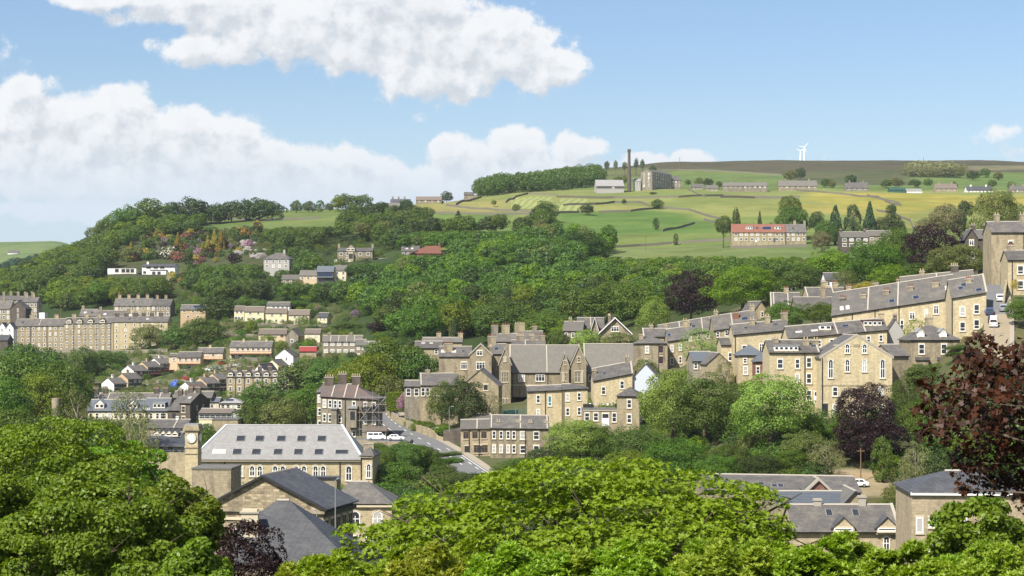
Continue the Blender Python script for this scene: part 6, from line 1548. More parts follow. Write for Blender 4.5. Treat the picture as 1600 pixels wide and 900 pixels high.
def crown_cloud(seed, nl, per, shape='round', hz=1.0, rl=(0.26, 0.46), flat=0.8, inner=0.12, up=0.35, jit=.42):
    """leaf centres and normals of a crown of radius 1 around the origin, made of overlapping boughs"""
    r = np.random.RandomState(seed)
    i = np.arange(nl) + .5
    z = 1 - 1.62 * i / nl
    ph = i * 2.399963 + r.uniform(0, 6.28)
    d = np.stack([np.sqrt(np.maximum(0, 1 - z * z)) * np.cos(ph), np.sqrt(np.maximum(0, 1 - z * z)) * np.sin(ph), z], 1)
    d = unit(d + r.normal(size=d.shape) * .16)
    if shape == 'cone':
        zz = r.uniform(0, 1, nl) ** 0.8; ph = r.uniform(0, 6.28, nl); rad = (1 - zz) * 0.95 * r.uniform(.7, 1, nl) + .03
        c = np.stack([rad * np.cos(ph), rad * np.sin(ph), (zz * 2 - 1) * hz], 1)
        R = 0.10 + 0.20 * (1 - zz)
        d = unit(np.stack([np.cos(ph), np.sin(ph), 0.25 * np.ones(nl)], 1))
    elif shape == 'column':
        zz = r.uniform(0, 1, nl); ph = r.uniform(0, 6.28, nl); rad = np.sin(np.pi * np.clip(zz * .93 + .05, 0, 1)) ** .6 * .72
        c = np.stack([rad * np.cos(ph), rad * np.sin(ph), (zz * 2 - 1) * hz], 1)
        R = r.uniform(.2, .34, nl)
        d = unit(np.stack([np.cos(ph), np.sin(ph), 0.25 * np.ones(nl)], 1))
    else:
        k = r.uniform(.50, .82, nl) * (1 + .16 * np.sin(3 * ph + seed) * (1 - np.abs(z)))
        c = d * k[:, None] * np.array([1, 1, hz])
        R = r.uniform(rl[0], rl[1], nl)
    C_ = []; N_ = []
    for j in range(nl):
        n = int(per * (R[j] / np.mean(R)) ** 1.6) + 4
        q = unit(r.normal(size=(n, 3)))
        q = unit(q + d[j] * .75 + np.array([0, 0, up * .5]))
        p = c[j] + q * R[j] * r.uniform(.72, 1.06, (n, 1)) * np.array([1, 1, flat])
        C_.append(p)
        N_.append(unit(q * .8 + np.array([0, 0, up]) + r.normal(size=(n, 3)) * jit))
    ni = int(nl * per * inner)
    q = unit(r.normal(size=(ni, 3)))
    C_.append(q * r.uniform(.2, .62, (ni, 1)) * np.array([1, 1, hz]))
    N_.append(unit(q + r.normal(size=(ni, 3)) * .6))
    return np.concatenate(C_), np.concatenate(N_)

CROWNS = {}
def crown_mesh(kind, var):
    key = (kind, var)
    if key in CROWNS: return CROWNS[key]
    sd_ = hash(kind) % 1 + var * 17 + len(kind) * 5
    if kind == 'far':     c, n = crown_cloud(sd_, 44, 46, up=.2, jit=.26); v, f = foliage(c, n, .125, sd_)
    elif kind == 'mid':   c, n = crown_cloud(sd_, 62, 105, rl=(.22, .40), jit=.32); v, f = foliage(c, n, .072, sd_)
    elif kind == 'fine':  c, n = crown_cloud(sd_, 90, 150, rl=(.16, .34), flat=.7); v, f = foliage(c, n, .046, sd_)
    elif kind == 'sparse': c, n = crown_cloud(sd_, 60, 52, rl=(.14, .32), inner=.05); v, f = foliage(c, n, .052, sd_)
    elif kind == 'cone':  c, n = crown_cloud(sd_, 120, 40, 'cone', 1.0, inner=.05); v, f = foliage(c, n, .10, sd_)
    elif kind == 'column': c, n = crown_cloud(sd_, 70, 60, 'column', 1.0); v, f = foliage(c, n, .085, sd_)
    elif kind == 'willow':
        c, n = crown_cloud(sd_, 60, 120, rl=(.2, .36)); r = np.random.RandomState(sd_)
        c[:, 2] -= r.uniform(0, .5, len(c)) * (c[:, 0] ** 2 + c[:, 1] ** 2)
        v, f = foliage(c, n, .07, sd_, .35)
    elif kind == 'bush':  c, n = crown_cloud(sd_, 26, 60, rl=(.3, .5), hz=.8); v, f = foliage(c, n, .12, sd_)
    elif kind == 'tiny':  c, n = crown_cloud(sd_, 16, 24, rl=(.34, .55), hz=.85); v, f = foliage(c, n, .24, sd_)
    me = mesh_np("crown_" + kind, v, f)
    me.materials.append(MATS['leaf_green'])
    CROWNS[key] = me
    return me

TRUNKS = {}
def trunk_mesh(kind):
    """unit trunk: height 1 from 0 to 1, limbs spread to radius about .55 at the top"""
    if kind in TRUNKS: return TRUNKS[kind]
    r = random.Random(hash(kind) % 7 + 3 if False else len(kind))
    b = MB()
    b.tube((0, 0, -.06), (.01, .0, .45), .040, .028, 7)
    b.tube((.01, 0, .45), (.0, .02, .92), .028, .008, 6)
    for k in range(7 if kind == 'full' else 3):
        a_ = k * 2.4 + r.uniform(-.4, .4); z = .34 + .07 * k
        p = Vector((.008, .005, z)); q = p + Vector((math.cos(a_) * .17, math.sin(a_) * .17, .13)); e = q + Vector((math.cos(a_) * .15, math.sin(a_) * .15, .14))
        b.tube(p, q, .017, .011, 5); b.tube(q, e, .011, .004, 5)
    me = b.mesh("trunk_" + kind, True)
    me.materials.append(MATS['bark'])
    TRUNKS[kind] = me
    return me

NTREE = {}
def tree(kind, mat, x, y, top, rad, label, cat='tree', group=None, name='broadleaf_tree', hgt=None, base=None, bark='bark', var=None, crown_h=None, full=.66):
    """tree whose crown top is at height top (or hgt above the ground)"""
    zb = gz(x, y) if base is None else base
    if top is None: top = zb + hgt
    H_ = max(top - zb, 1.0)
    root = empty(name, (x, y, zb), RNG.uniform(0, 6.28))
    tag(root, label, cat, group)
    ch = min(crown_h if crown_h else max(rad * 2.1, H_ * full), H_ * 1.04)     # crown height
    if kind in ('cone', 'column'): ch = H_ * .96
    v = var if var is not None else RNG.randrange(4)
    cr = link("crown", crown_mesh(kind, v), root)
    hz = ch / 2 / (1.02 if kind in ('cone', 'column') else 1.0)
    cr.scale = (rad, rad * RNG.uniform(.9, 1.1), hz)
    cr.location = (0, 0, H_ - hz * .98)
    if kind not in ('cone', 'column'): cr.rotation_euler = (RNG.uniform(-.12, .12), RNG.uniform(-.12, .12), RNG.uniform(0, 6.28))
    cr.material_slots[0].link = 'OBJECT'; cr.material_slots[0].material = MATS[mat]
    tk = link("trunk", trunk_mesh('full' if kind not in ('cone', 'column') else 'slim'), root)
    tk.scale = (H_ * .9, H_ * .9, H_ * .92)
    if kind not in ('cone', 'column'): tk.scale = (max(rad * 1.35, H_ * .5), max(rad * 1.35, H_ * .5), H_ * .9)
    if bark != 'bark':
        tk.material_slots[0].link = 'OBJECT'; tk.material_slots[0].material = MATS[bark]
    NTREE[name] = NTREE.get(name, 0) + 1
    return root

def T(kind, mat, px, top, wpx, d, label, **kw):
    """tree given by photo column, row of its top, width in photo pixels and distance"""
    return tree(kind, mat, xpx(px, d), d, zpx(top, d), wpx * d / F / 2, label, **kw)

def bush(mat, x, y, rad, h, label, group=None, name='bush', cat='bush', kind='bush', dz=0.0):
    o = link(name, crown_mesh(kind, RNG.randrange(4)))
    o.material_slots[0].link = 'OBJECT'; o.material_slots[0].material = MATS[mat]
    o.scale = (rad, rad, h * .62)
    o.location = (x, y, gz(x, y) + h * .42 + dz)
    o.rotation_euler = (0, 0, RNG.uniform(0, 6.28))
    tag(o, label, cat, group)
    NTREE[name] = NTREE.get(name, 0) + 1
    return o
def Bp(mat, px, py, wpx, hpx, d, label, **kw):
    """bush given by the photo position of its foot; it stands on the ground at that distance"""
    return bush(mat, xpx(px, d), d, wpx * d / F / 2, hpx * d / F, label, **kw)

FOOT = []
for o in COL.objects:
    if o.parent is None and o.type == 'EMPTY':
        w_ = [c for c in o.children if c.name.startswith('wall')]
        if w_:
            bb = [o.matrix_basis @ Vector(v) for v in w_[0].bound_box]
            FOOT.append((o.location.x, o.location.y, o.rotation_euler.z, w_[0].dimensions.x / 2 if False else max(v[0] for v in w_[0].bound_box), max(v[1] for v in w_[0].bound_box)))
FO = np.array(FOOT)
def clear_of_houses(x, y, m):
    dx, dy = x - FO[:, 0], y - FO[:, 1]
    c, s_ = np.cos(FO[:, 2]), np.sin(FO[:, 2])
    lx = np.abs(dx * c + dy * s_); ly = -dx * s_ + dy * c
    return not bool(np.any((lx < FO[:, 3] + m) & (ly > -m - 1) & (ly < FO[:, 4] + m)))

PROT = [(168, 413, 276, 431, 1060), (411, 393, 455, 419, 955), (527, 385, 583, 410, 1000), (494, 413, 541, 437, 910), (441, 427, 496, 439, 910), (624, 381, 692, 396, 960), (366, 477, 526, 506, 800), (282, 475, 322, 495, 868), (590, 401, 613, 409, 990),
        (1144, 349, 1261, 379, 950), (1314, 359, 1395, 385, 870), (930, 320, 1310, 398, 900), (660, 318, 800, 358, 1080), (320, 326, 520, 352, 1300), (178, 464, 282, 492, 900), (165, 362, 420, 410, 1040)]
def unveil(x, y, z, hh, ra):
    u_ = 800 + F * x / y; hw = ra * F / y
    for (x0, y0, x1, y1, dd_) in PROT:
        if y < dd_ and u_ + hw > x0 and u_ - hw < x1:
            zt = zpx(y1 + 1.5 + ((x * 7.3 + y * 3.1) % 1.0) * (9 if y0 == 320 else 2), y)
            if z + hh > zt and HY - F * (z - ZC) / y > y0:
                hh = zt - z
    return hh
MBASE = [crown_cloud(90 + k, 36, 38, up=.15, rl=(.26, .46), jit=.24) for k in range(4)]
def add_mass(name, label, mats, trees):
    """one object for the many trees of a far wood that read as one mass; trees: (x, y, z, height, radius, material)"""
    mats = list(mats); V_ = []; F_ = []; M_ = []; o_ = 0
    rr = random.Random(len(trees))
    for (x, y, z, hh, ra, m_) in trees:
        c, n = MBASE[rr.randrange(4)]
        v, f = foliage(c, n, .15, rr.randrange(999))
        ch = min(ra * 1.05, hh * .5)
        a_ = rr.uniform(0, 6.28); ca, sa = math.cos(a_), math.sin(a_)
        v = np.stack([v[:, 0] * ca - v[:, 1] * sa, v[:, 0] * sa + v[:, 1] * ca, v[:, 2]], 1)
        V_.append(v * np.array([ra, ra, ch]) + np.array([x, y, z + hh - ch])); F_.append(f + o_); o_ += len(v)
        M_.append(np.full(len(f), mats.index(m_)))
    o = link(name, mesh_np(name, np.concatenate(V_), np.concatenate(F_), np.concatenate(M_)), None, mats)
    tag(o, label, "wood", kind="stuff")
    print("mass", label, len(trees))

def wood(P, d0, d1, spacing, mats, label, group, h=(9, 13), r=(4.2, 6.0), kind='far', name='broadleaf_tree', seed=1, limit=400, margin=3.0, masslabel=None):
    """trees of a wood: jittered grid on the ground, kept where their foot lies in the photo polygon; the nearest stand alone, the rest form one mass"""
    rr = random.Random(seed)
    px = [p[0] for p in P]; n = 0; rest = []
    y = d0
    row = 0
    while y < d1:
        x0, x1 = xpx(min(px), y), xpx(max(px), y)
        x = x0 + (spacing / 2 if row % 2 else 0)
        while x < x1:
            xx, yy_ = x + rr.uniform(-.35, .35) * spacing, y + rr.uniform(-.35, .35) * spacing
            z = gz(xx, yy_)
            u_, v_ = 800 + F * xx / yy_, HY - F * (z - ZC) / yy_
            if inpoly(P, np.array([u_]), np.array([v_]))[0] and clear_of_houses(xx, yy_, margin):
                m_ = rr.choices(list(mats), weights=list(mats.values()))[0]
                hh = rr.uniform(*h); ra = rr.uniform(*r)
                h2 = unveil(xx, yy_, z, hh, ra)
                if h2 < 2.2: x += spacing; continue
                if h2 < hh: ra = max(1.6, min(ra, h2 * .62)); hh = h2
                if n < limit:
                    tree(kind, m_, xx, yy_, None, ra, label, group=group, name=name, hgt=hh); n += 1
                else:
                    rest.append((xx, yy_, z, hh, ra, m_))
            x += spacing
        y += spacing * .87
        row += 1
    print("wood", group, n, len(rest))
    if rest: add_mass("woodland", masslabel or ("upper part of the wood: " + group), mats, rest)
    return n

# ------------------------------------------------------------------ woods
GREEN = {'leaf_green': 5, 'leaf_mid': 4, 'leaf_dark': 1.4, 'leaf_bright': 1.6, 'leaf_olive': .3}
wood([(520, 425), (560, 410), (640, 398), (720, 392), (800, 378), (870, 366), (950, 385), (960, 420), (930, 505), (860, 532), (640, 532), (600, 515), (545, 470)], 690, 985, 10.0, GREEN,
     "dense green crown in the big wood in the middle of the hillside", "trees of the big middle wood", h=(8, 16), r=(4.2, 7.2), seed=4, limit=60, masslabel='upper part of the big green wood in the middle of the hillside')
wood([(-40, 500), (0, 440), (60, 415), (120, 385), (150, 370), (175, 420), (170, 452), (245, 445), (270, 470), (180, 478), (120, 492), (60, 470), (20, 475)], 890, 1230, 10.5, GREEN,
     "green crown in the wood on the left hillside below the white villa", "trees of the left hillside wood", h=(9, 13), r=(5, 7), seed=9, limit=24, masslabel='green wood covering the left hillside round the white villas')
wood([(430, 366), (520, 348), (600, 343), (655, 348), (690, 362), (740, 366), (800, 362), (850, 352), (862, 374), (760, 385), (700, 388), (620, 400), (590, 385), (520, 380), (460, 400), (420, 385)], 960, 1330, 13, {'leaf_mid': 5, 'leaf_green': 3, 'leaf_dark': 2, 'leaf_olive': 1},
     "mixed tree on the upper slope above the big villa", "trees of the upper slope", h=(9, 14), r=(4.5, 6.5), seed=12, limit=14, masslabel='mixed wood on the upper slope above the big villa')
wood([(280, 440), (400, 410), (440, 400), (520, 425), (545, 470), (520, 480), (470, 468), (380, 476), (330, 475), (290, 470)], 830, 1050, 11, {'leaf_mid': 4, 'leaf_green': 3, 'leaf_dark': 2},
     "green tree between the cream houses and the villas", "trees above the cream houses", h=(8, 12), r=(4, 5.8), seed=22, limit=16, masslabel='wood between the cream houses and the villas')
wood([(940, 405), (1010, 400), (1090, 398), (1180, 396), (1300, 392), (1330, 425), (1290, 432), (1230, 440), (1180, 462), (1110, 480), (1040, 500), (980, 500), (950, 480)], 620, 860, 10.5, {'leaf_green': 4, 'leaf_mid': 4, 'leaf_bright': 2, 'leaf_olive': 1},
     "green tree of the belt between the terraces and the fields", "trees of the belt below the fields", h=(8, 12), r=(4.2, 6), seed=31, limit=22, masslabel='tree belt between the terraces and the fields')
# far woods that read as one mass
def mass(name, label, P, d0, d1, spacing, mat, h, r, seed):
    rr = random.Random(seed); V_ = []; F_ = []; o_ = 0
    base = [crown_cloud(90 + k, 26, 26) for k in range(3)]
    y = d0; px = [p[0] for p in P]
    while y < d1:
        x = xpx(min(px), y)
        while x < xpx(max(px), y):
            xx, yy_ = x + rr.uniform(-.4, .4) * spacing, y + rr.uniform(-.4, .4) * spacing
            z = gz(xx, yy_); u_, v_ = 800 + F * xx / yy_, HY - F * (z - ZC) / yy_
            if inpoly(P, np.array([u_]), np.array([v_]))[0]:
                c, n = base[rr.randrange(3)]
                ra = rr.uniform(*r); hh = rr.uniform(*h)
                v, f = foliage(c, n, .16, rr.randrange(999))
                v = v * np.array([ra, ra, hh * .55]) + np.array([xx, yy_, z + hh * .5])
                V_.append(v); F_.append(f + o_); o_ += len(v)
            x += spacing
        y += spacing
    print("mass", name, len(V_))
    o = link(name, mesh_np(name, np.concatenate(V_), np.concatenate(F_)), None, [mat])
    tag(o, label, "wood", kind="stuff")
mass("woodland", "dark blue green wood on the far left valley side", [(-200, 500), (-10, 445), (40, 425), (108, 412), (112, 430), (40, 470), (-20, 500)], 1450, 2150, 15, 'leaf_haze_blue', (14, 19), (8, 11), 3)
mass("woodland", "hilltop wood left of the mill", [(742, 309), (760, 296), (800, 284), (860, 279), (935, 276), (940, 292), (880, 297), (800, 302), (750, 309)], 1440, 2050, 10, 'leaf_mid', (10, 15), (5.5, 7.5), 5)

# skyline clump of the left hill
for k, (px, top, w_) in enumerate([(150, 352, 22), (163, 340, 24), (180, 330, 30), (205, 320, 34), (236, 309, 44), (270, 315, 30), (302, 307, 44), (330, 319, 28), (345, 317, 26), (362, 312, 28), (384, 310, 30), (405, 309, 34), (425, 313, 30)]):
    d = 1320 if px > 250 else 1240 + (px - 150) * .7
    T('far', 'leaf_dark' if px > 255 else 'leaf_green', px, top, w_ * 1.25, d, "dark round tree on the skyline of the left hill" if px > 255 else "green tree on the left shoulder of the hill skyline",
      group="trees on the left skyline", hgt=None)
wood([(150, 372), (180, 358), (240, 345), (320, 345), (330, 372), (300, 368), (230, 372), (180, 395), (155, 400)], 1130, 1330, 12, {'leaf_green': 3, 'leaf_mid': 3, 'leaf_bright': 2}, "green tree above the flowering rock garden", "trees above the rock garden", h=(8, 12), r=(5, 7), seed=41, limit=8, masslabel='trees along the top of the flowering rock garden')
for lab, px, top, w_, d, mt, kd in [
    ("big round tree on the middle skyline", 540, 301, 34, 1380, 'leaf_green', 'far'), ("bright tree in front of the big round skyline tree", 528, 307, 22, 1370, 'leaf_bright', 'far'),
    ("grey green tree right of the big round skyline tree", 566, 303, 30, 1385, 'leaf_mid', 'far'), ("leftmost of the small skyline trees by the hill field", 463, 313, 20, 1400, 'leaf_mid', 'far'),
    ("second small skyline tree by the hill field", 483, 314, 22, 1400, 'leaf_mid', 'far'), ("third small skyline tree by the hill field", 500, 314, 15, 1400, 'leaf_mid', 'column'),
    ("low hedge tree beside the big round skyline tree", 515, 317, 16, 1390, 'leaf_dark', 'far'), ("round dark bush tree beside the skyline cottage", 600, 316, 20, 1330, 'leaf_dark', 'far'),
    ("tall dark tree right of the skyline cottage", 634, 312, 26, 1300, 'leaf_dark', 'mid'), ("lower dark tree in front of the tall one by the skyline cottage", 642, 322, 30, 1240, 'leaf_dark', 'far'),
    ("dark pointed conifer on the upper slope", 716, 330, 20, 1130, 'leaf_conifer', 'cone'), ("round tree beside the pointed conifer", 740, 345, 30, 1120, 'leaf_mid', 'far'), ("small tree on the skyline by the hilltop wood", 698, 299, 20, 1430, 'leaf_dark', 'far'),
    ("olive bushy tree at the left of the lower green field", 852, 314, 40, 1180, 'leaf_mid', 'mid'), ("spreading tree below the olive bushy tree at the field edge", 846, 334, 54, 1120, 'leaf_mid', 'mid'),
    ("big dark round tree at the right end of the middle wood", 906, 361, 88, 900, 'leaf_dark', 'fine'), ("dark tree just left of the big dark round one", 880, 372, 50, 890, 'leaf_green', 'mid'), 
    ("round dark bush by the striped hay field", 917, 319, 24, 1250, 'leaf_dark', 'mid'), ("upright tree by the field wall right of the round bush", 1027, 310, 19, 1300, 'leaf_mid', 'far'),
    ("small round bush at the foot of the mill meadow", 1020, 300, 12, 1450, 'leaf_dark', 'far'), ("small bush on the wall above the striped field", 975, 311, 8, 1340, 'leaf_dark', 'far'),
    ("narrow upright tree alone in the bright green field", 1025, 342, 12, 1130, 'leaf_dark', 'column'), ("little tree by the lower field wall", 1056, 366, 9, 1010, 'leaf_dark', 'column'),
    ("small pale bush inside the striped hay field", 806, 318, 13, 1250, 'leaf_olive', 'far'), ("tiny bush left of the striped hay field", 772, 312, 9, 1330, 'leaf_olive', 'far'),
    ("round tree at the left end of the red roofed row", 1130, 337, 30, 960, 'leaf_mid', 'mid'), ("upright tree behind the left end of the red roofed row", 1150, 328, 16, 985, 'leaf_dark', 'column'),
    ("pointed tree behind the red roofed row", 1187, 331, 12, 985, 'leaf_dark', 'cone'), ("tall bright tree behind the right of the red roofed row", 1236, 305, 38, 1010, 'leaf_green', 'mid'),
    ("broad grey green tree behind the right of the red roofed row", 1238, 323, 58, 985, 'leaf_mid', 'mid'), ("dark tree at the right end of the red roofed row", 1275, 330, 24, 960, 'leaf_dark', 'mid'),
    ("dark spruce left of the conifer trio by the stone farmhouse", 1305, 322, 32, 930, 'leaf_conifer', 'cone'), ("dark spruce in the middle of the conifer trio", 1333, 324, 28, 935, 'leaf_conifer', 'column'),
    ("pointed spruce at the right of the conifer trio", 1359, 317, 28, 940, 'leaf_conifer', 'cone'), ("low dark tree behind the stone roofed barn", 1392, 335, 48, 950, 'leaf_dark', 'mid'), ("small round tree in the buttercup meadow", 1393, 318, 17, 1150, 'leaf_dark', 'far'),
    ("pale blossoming bush tree beside the stone farmhouse", 1284, 360, 32, 880, 'leaf_grey', 'mid'), ("broad olive green tree below the buttercup meadow", 1290, 345, 40, 920, 'leaf_mid', 'mid'),
    ("silver green tree right of the conifers", 1478, 317, 52, 860, 'leaf_grey', 'mid'), ("pale hawthorn beside the silver green tree", 1445, 338, 28, 880, 'leaf_grey', 'far'), ("dark tree right of the silver green one", 1500, 330, 24, 870, 'leaf_dark', 'far'),
    ("big olive brown tree at the upper right edge", 1560, 293, 92, 640, 'leaf_olive', 'fine'), ("small dark tree on the far right lane", 1508, 312, 26, 1100, 'leaf_dark', 'far')]:
    T(kd, mt, px, top, w_, d, lab, name='conifer' if kd == 'cone' else 'broadleaf_tree')
# hilltop hamlet and moor trees
for k, (px, top, w_, d) in enumerate([(948, 251, 8, 2000), (962, 250, 7, 2000), (976, 252, 8, 1990), (994, 247, 7, 2000), (1004, 248, 7, 2000), (875, 262, 6, 2000), (885, 260, 6, 2010), (965, 276, 16, 1560), (975, 274, 14, 1570), (1020, 258, 12, 1800), (1075, 280, 10, 1560), (1092, 277, 14, 1570), (1106, 278, 14, 1575), (1124, 283, 10, 1560),
                                (1235, 264, 22, 1800), (1250, 262, 18, 1820), (1290, 278, 16, 1600), (1300, 282, 12, 1580), (1330, 272, 18, 1650), (1385, 280, 18, 1600), (1400, 277, 20, 1610), (1430, 280, 18, 1600), (1450, 278, 14, 1620), (1500, 262, 16, 1900), (1520, 266, 20, 1850), (1540, 262, 16, 1900), (1560, 268, 16, 1850), (1490, 284, 12, 1580), (1550, 280, 14, 1600), (1580, 283, 14, 1590)]):
    T('far', ('leaf_dark', 'leaf_mid', 'leaf_olive')[k % 3], px, top, w_, d, "distant tree along the hilltop lane and moor edge", group="distant hilltop trees", var=k % 4)
mass("woodland", "grey green plantation on the moor edge", [(1416, 274), (1430, 268), (1500, 270), (1500, 278), (1416, 277)], 1800, 2150, 12, 'leaf_grey', (10, 14), (7, 9), 15)

# ------------------------------------------------------------------ flowering rock garden above the white villa
rr = random.Random(77)
kinds = [('flower_crimson', 'crimson'), ('flower_pink', 'pink'), ('flower_white', 'white'), ('flower_yellow', 'yellow'), ('flower_orange', 'orange'), ('flower_mauve', 'mauve'), ('leaf_copper', 'dark purple'), ('leaf_olive', 'olive'), ('leaf_gold', 'golden'), ('leaf_dark', 'dark green'), ('leaf_mid', 'mid green')]
fixed = [(265, 405, 24, 'flower_white'), (281, 410, 18, 'flower_crimson'), (275, 407, 18, 'flower_crimson'), (246, 404, 14, 'flower_white'), (224, 400, 14, 'flower_crimson'), (228, 404, 10, 'flower_crimson'), (316, 410, 12, 'flower_crimson'), (308, 410, 14, 'flower_yellow'), (272, 440, 16, 'flower_yellow'), (283, 444, 12, 'flower_orange'), (190, 382, 12, 'flower_orange'), (185, 404, 14, 'leaf_olive'), (200, 400, 16, 'leaf_olive'), (172, 402, 16, 'leaf_olive'),
         (268, 436, 14, 'flower_yellow'), (300, 397, 14, 'flower_mauve'), (290, 392, 14, 'flower_crimson'), (257, 382, 14, 'flower_mauve'), (252, 376, 12, 'flower_orange'), (250, 368, 16, 'leaf_gold'), (340, 396, 12, 'flower_orange'), (356, 400, 10, 'flower_yellow'), (384, 372, 18, 'flower_orange'), (376, 366, 14, 'flower_orange'), (366, 412, 20, 'leaf_copper'), (330, 402, 16, 'leaf_copper'), (352, 388, 14, 'leaf_copper'), (318, 374, 18, 'leaf_copper'), (275, 398, 12, 'leaf_copper')]
nm = dict(kinds)
def gd(px, py): return hit(px, py, 960, 1330)
n_gold = 0
for px, py, w_, mt in fixed:
    d = gd(px, py)
    Bp(mt, px, py, w_, w_ * .85, d, "%s shrub in the flowering rock garden" % nm[mt], group="%s rock garden shrubs" % nm[mt], name='flowering_shrub', cat='shrub', kind='tiny')
for k in range(330):
    px = rr.uniform(155, 420); py = rr.uniform(362, 445)
    if not inpoly([(160, 400), (230, 362), (330, 350), (420, 365), (410, 400), (330, 412), (300, 440), (280, 462), (262, 440), (290, 425), (285, 405), (160, 412)], np.array([px]), np.array([py]))[0]: continue
    d = gd(px, py)
    if not clear_of_houses(xpx(px, d), d, 2): continue
    mt = rr.choices([q[0] for q in kinds], weights=[.8, .8, .7, 1.0, .4, 1.1, 2.0, 6, 1.0, 8, 8])[0]
    w_ = rr.uniform(8, 17)
    Bp(mt, px, py, w_, w_ * rr.uniform(.7, 1.1), d, "%s shrub in the flowering rock garden" % nm[mt], group="%s rock garden shrubs" % nm[mt], name='flowering_shrub', cat='shrub', kind='tiny')
for lab, px, py, top, w_ in [("golden conifer left of the rock garden trio", 278, 393, 364, 14), ("left golden conifer of the rock garden trio", 325, 392, 366, 11), ("tallest golden conifer of the rock garden trio", 335, 388, 358, 13), ("right golden conifer of the rock garden trio", 346, 391, 360, 13), ("short golden conifer below the rock garden trio", 316, 396, 380, 8), ("squat golden conifer in the left of the rock garden", 205, 398, 378, 12), ("narrow golden conifer at the left of the rock garden", 178, 402, 388, 8)]:
    d = gd(px, py)
    T('cone', 'leaf_gold', px, top, w_, d, lab, name='conifer')
# rock outcrop
for k in range(26):
    px = rr.uniform(362, 412); py = rr.uniform(378, 404)
    d = gd(px, py)
    b = bmesh.new(); bmesh.ops.create_icosphere(b, subdivisions=2, radius=1.0)
    for v in b.verts: v.co *= rr.uniform(.75, 1.15)
    me = bpy.data.meshes.new("boulder"); b.to_mesh(me); b.free()
    o = link("boulder", me, None, ["rock"]); s_ = rr.uniform(1.2, 3.2)
    o.scale = (s_ * 1.4, s_, s_ * .8); o.location = (xpx(px, d), d, gz(xpx(px, d), d) + s_ * .2)
    tag(o, "grey boulder of the rock outcrop right of the golden conifers", "boulder", "rock outcrop boulders")

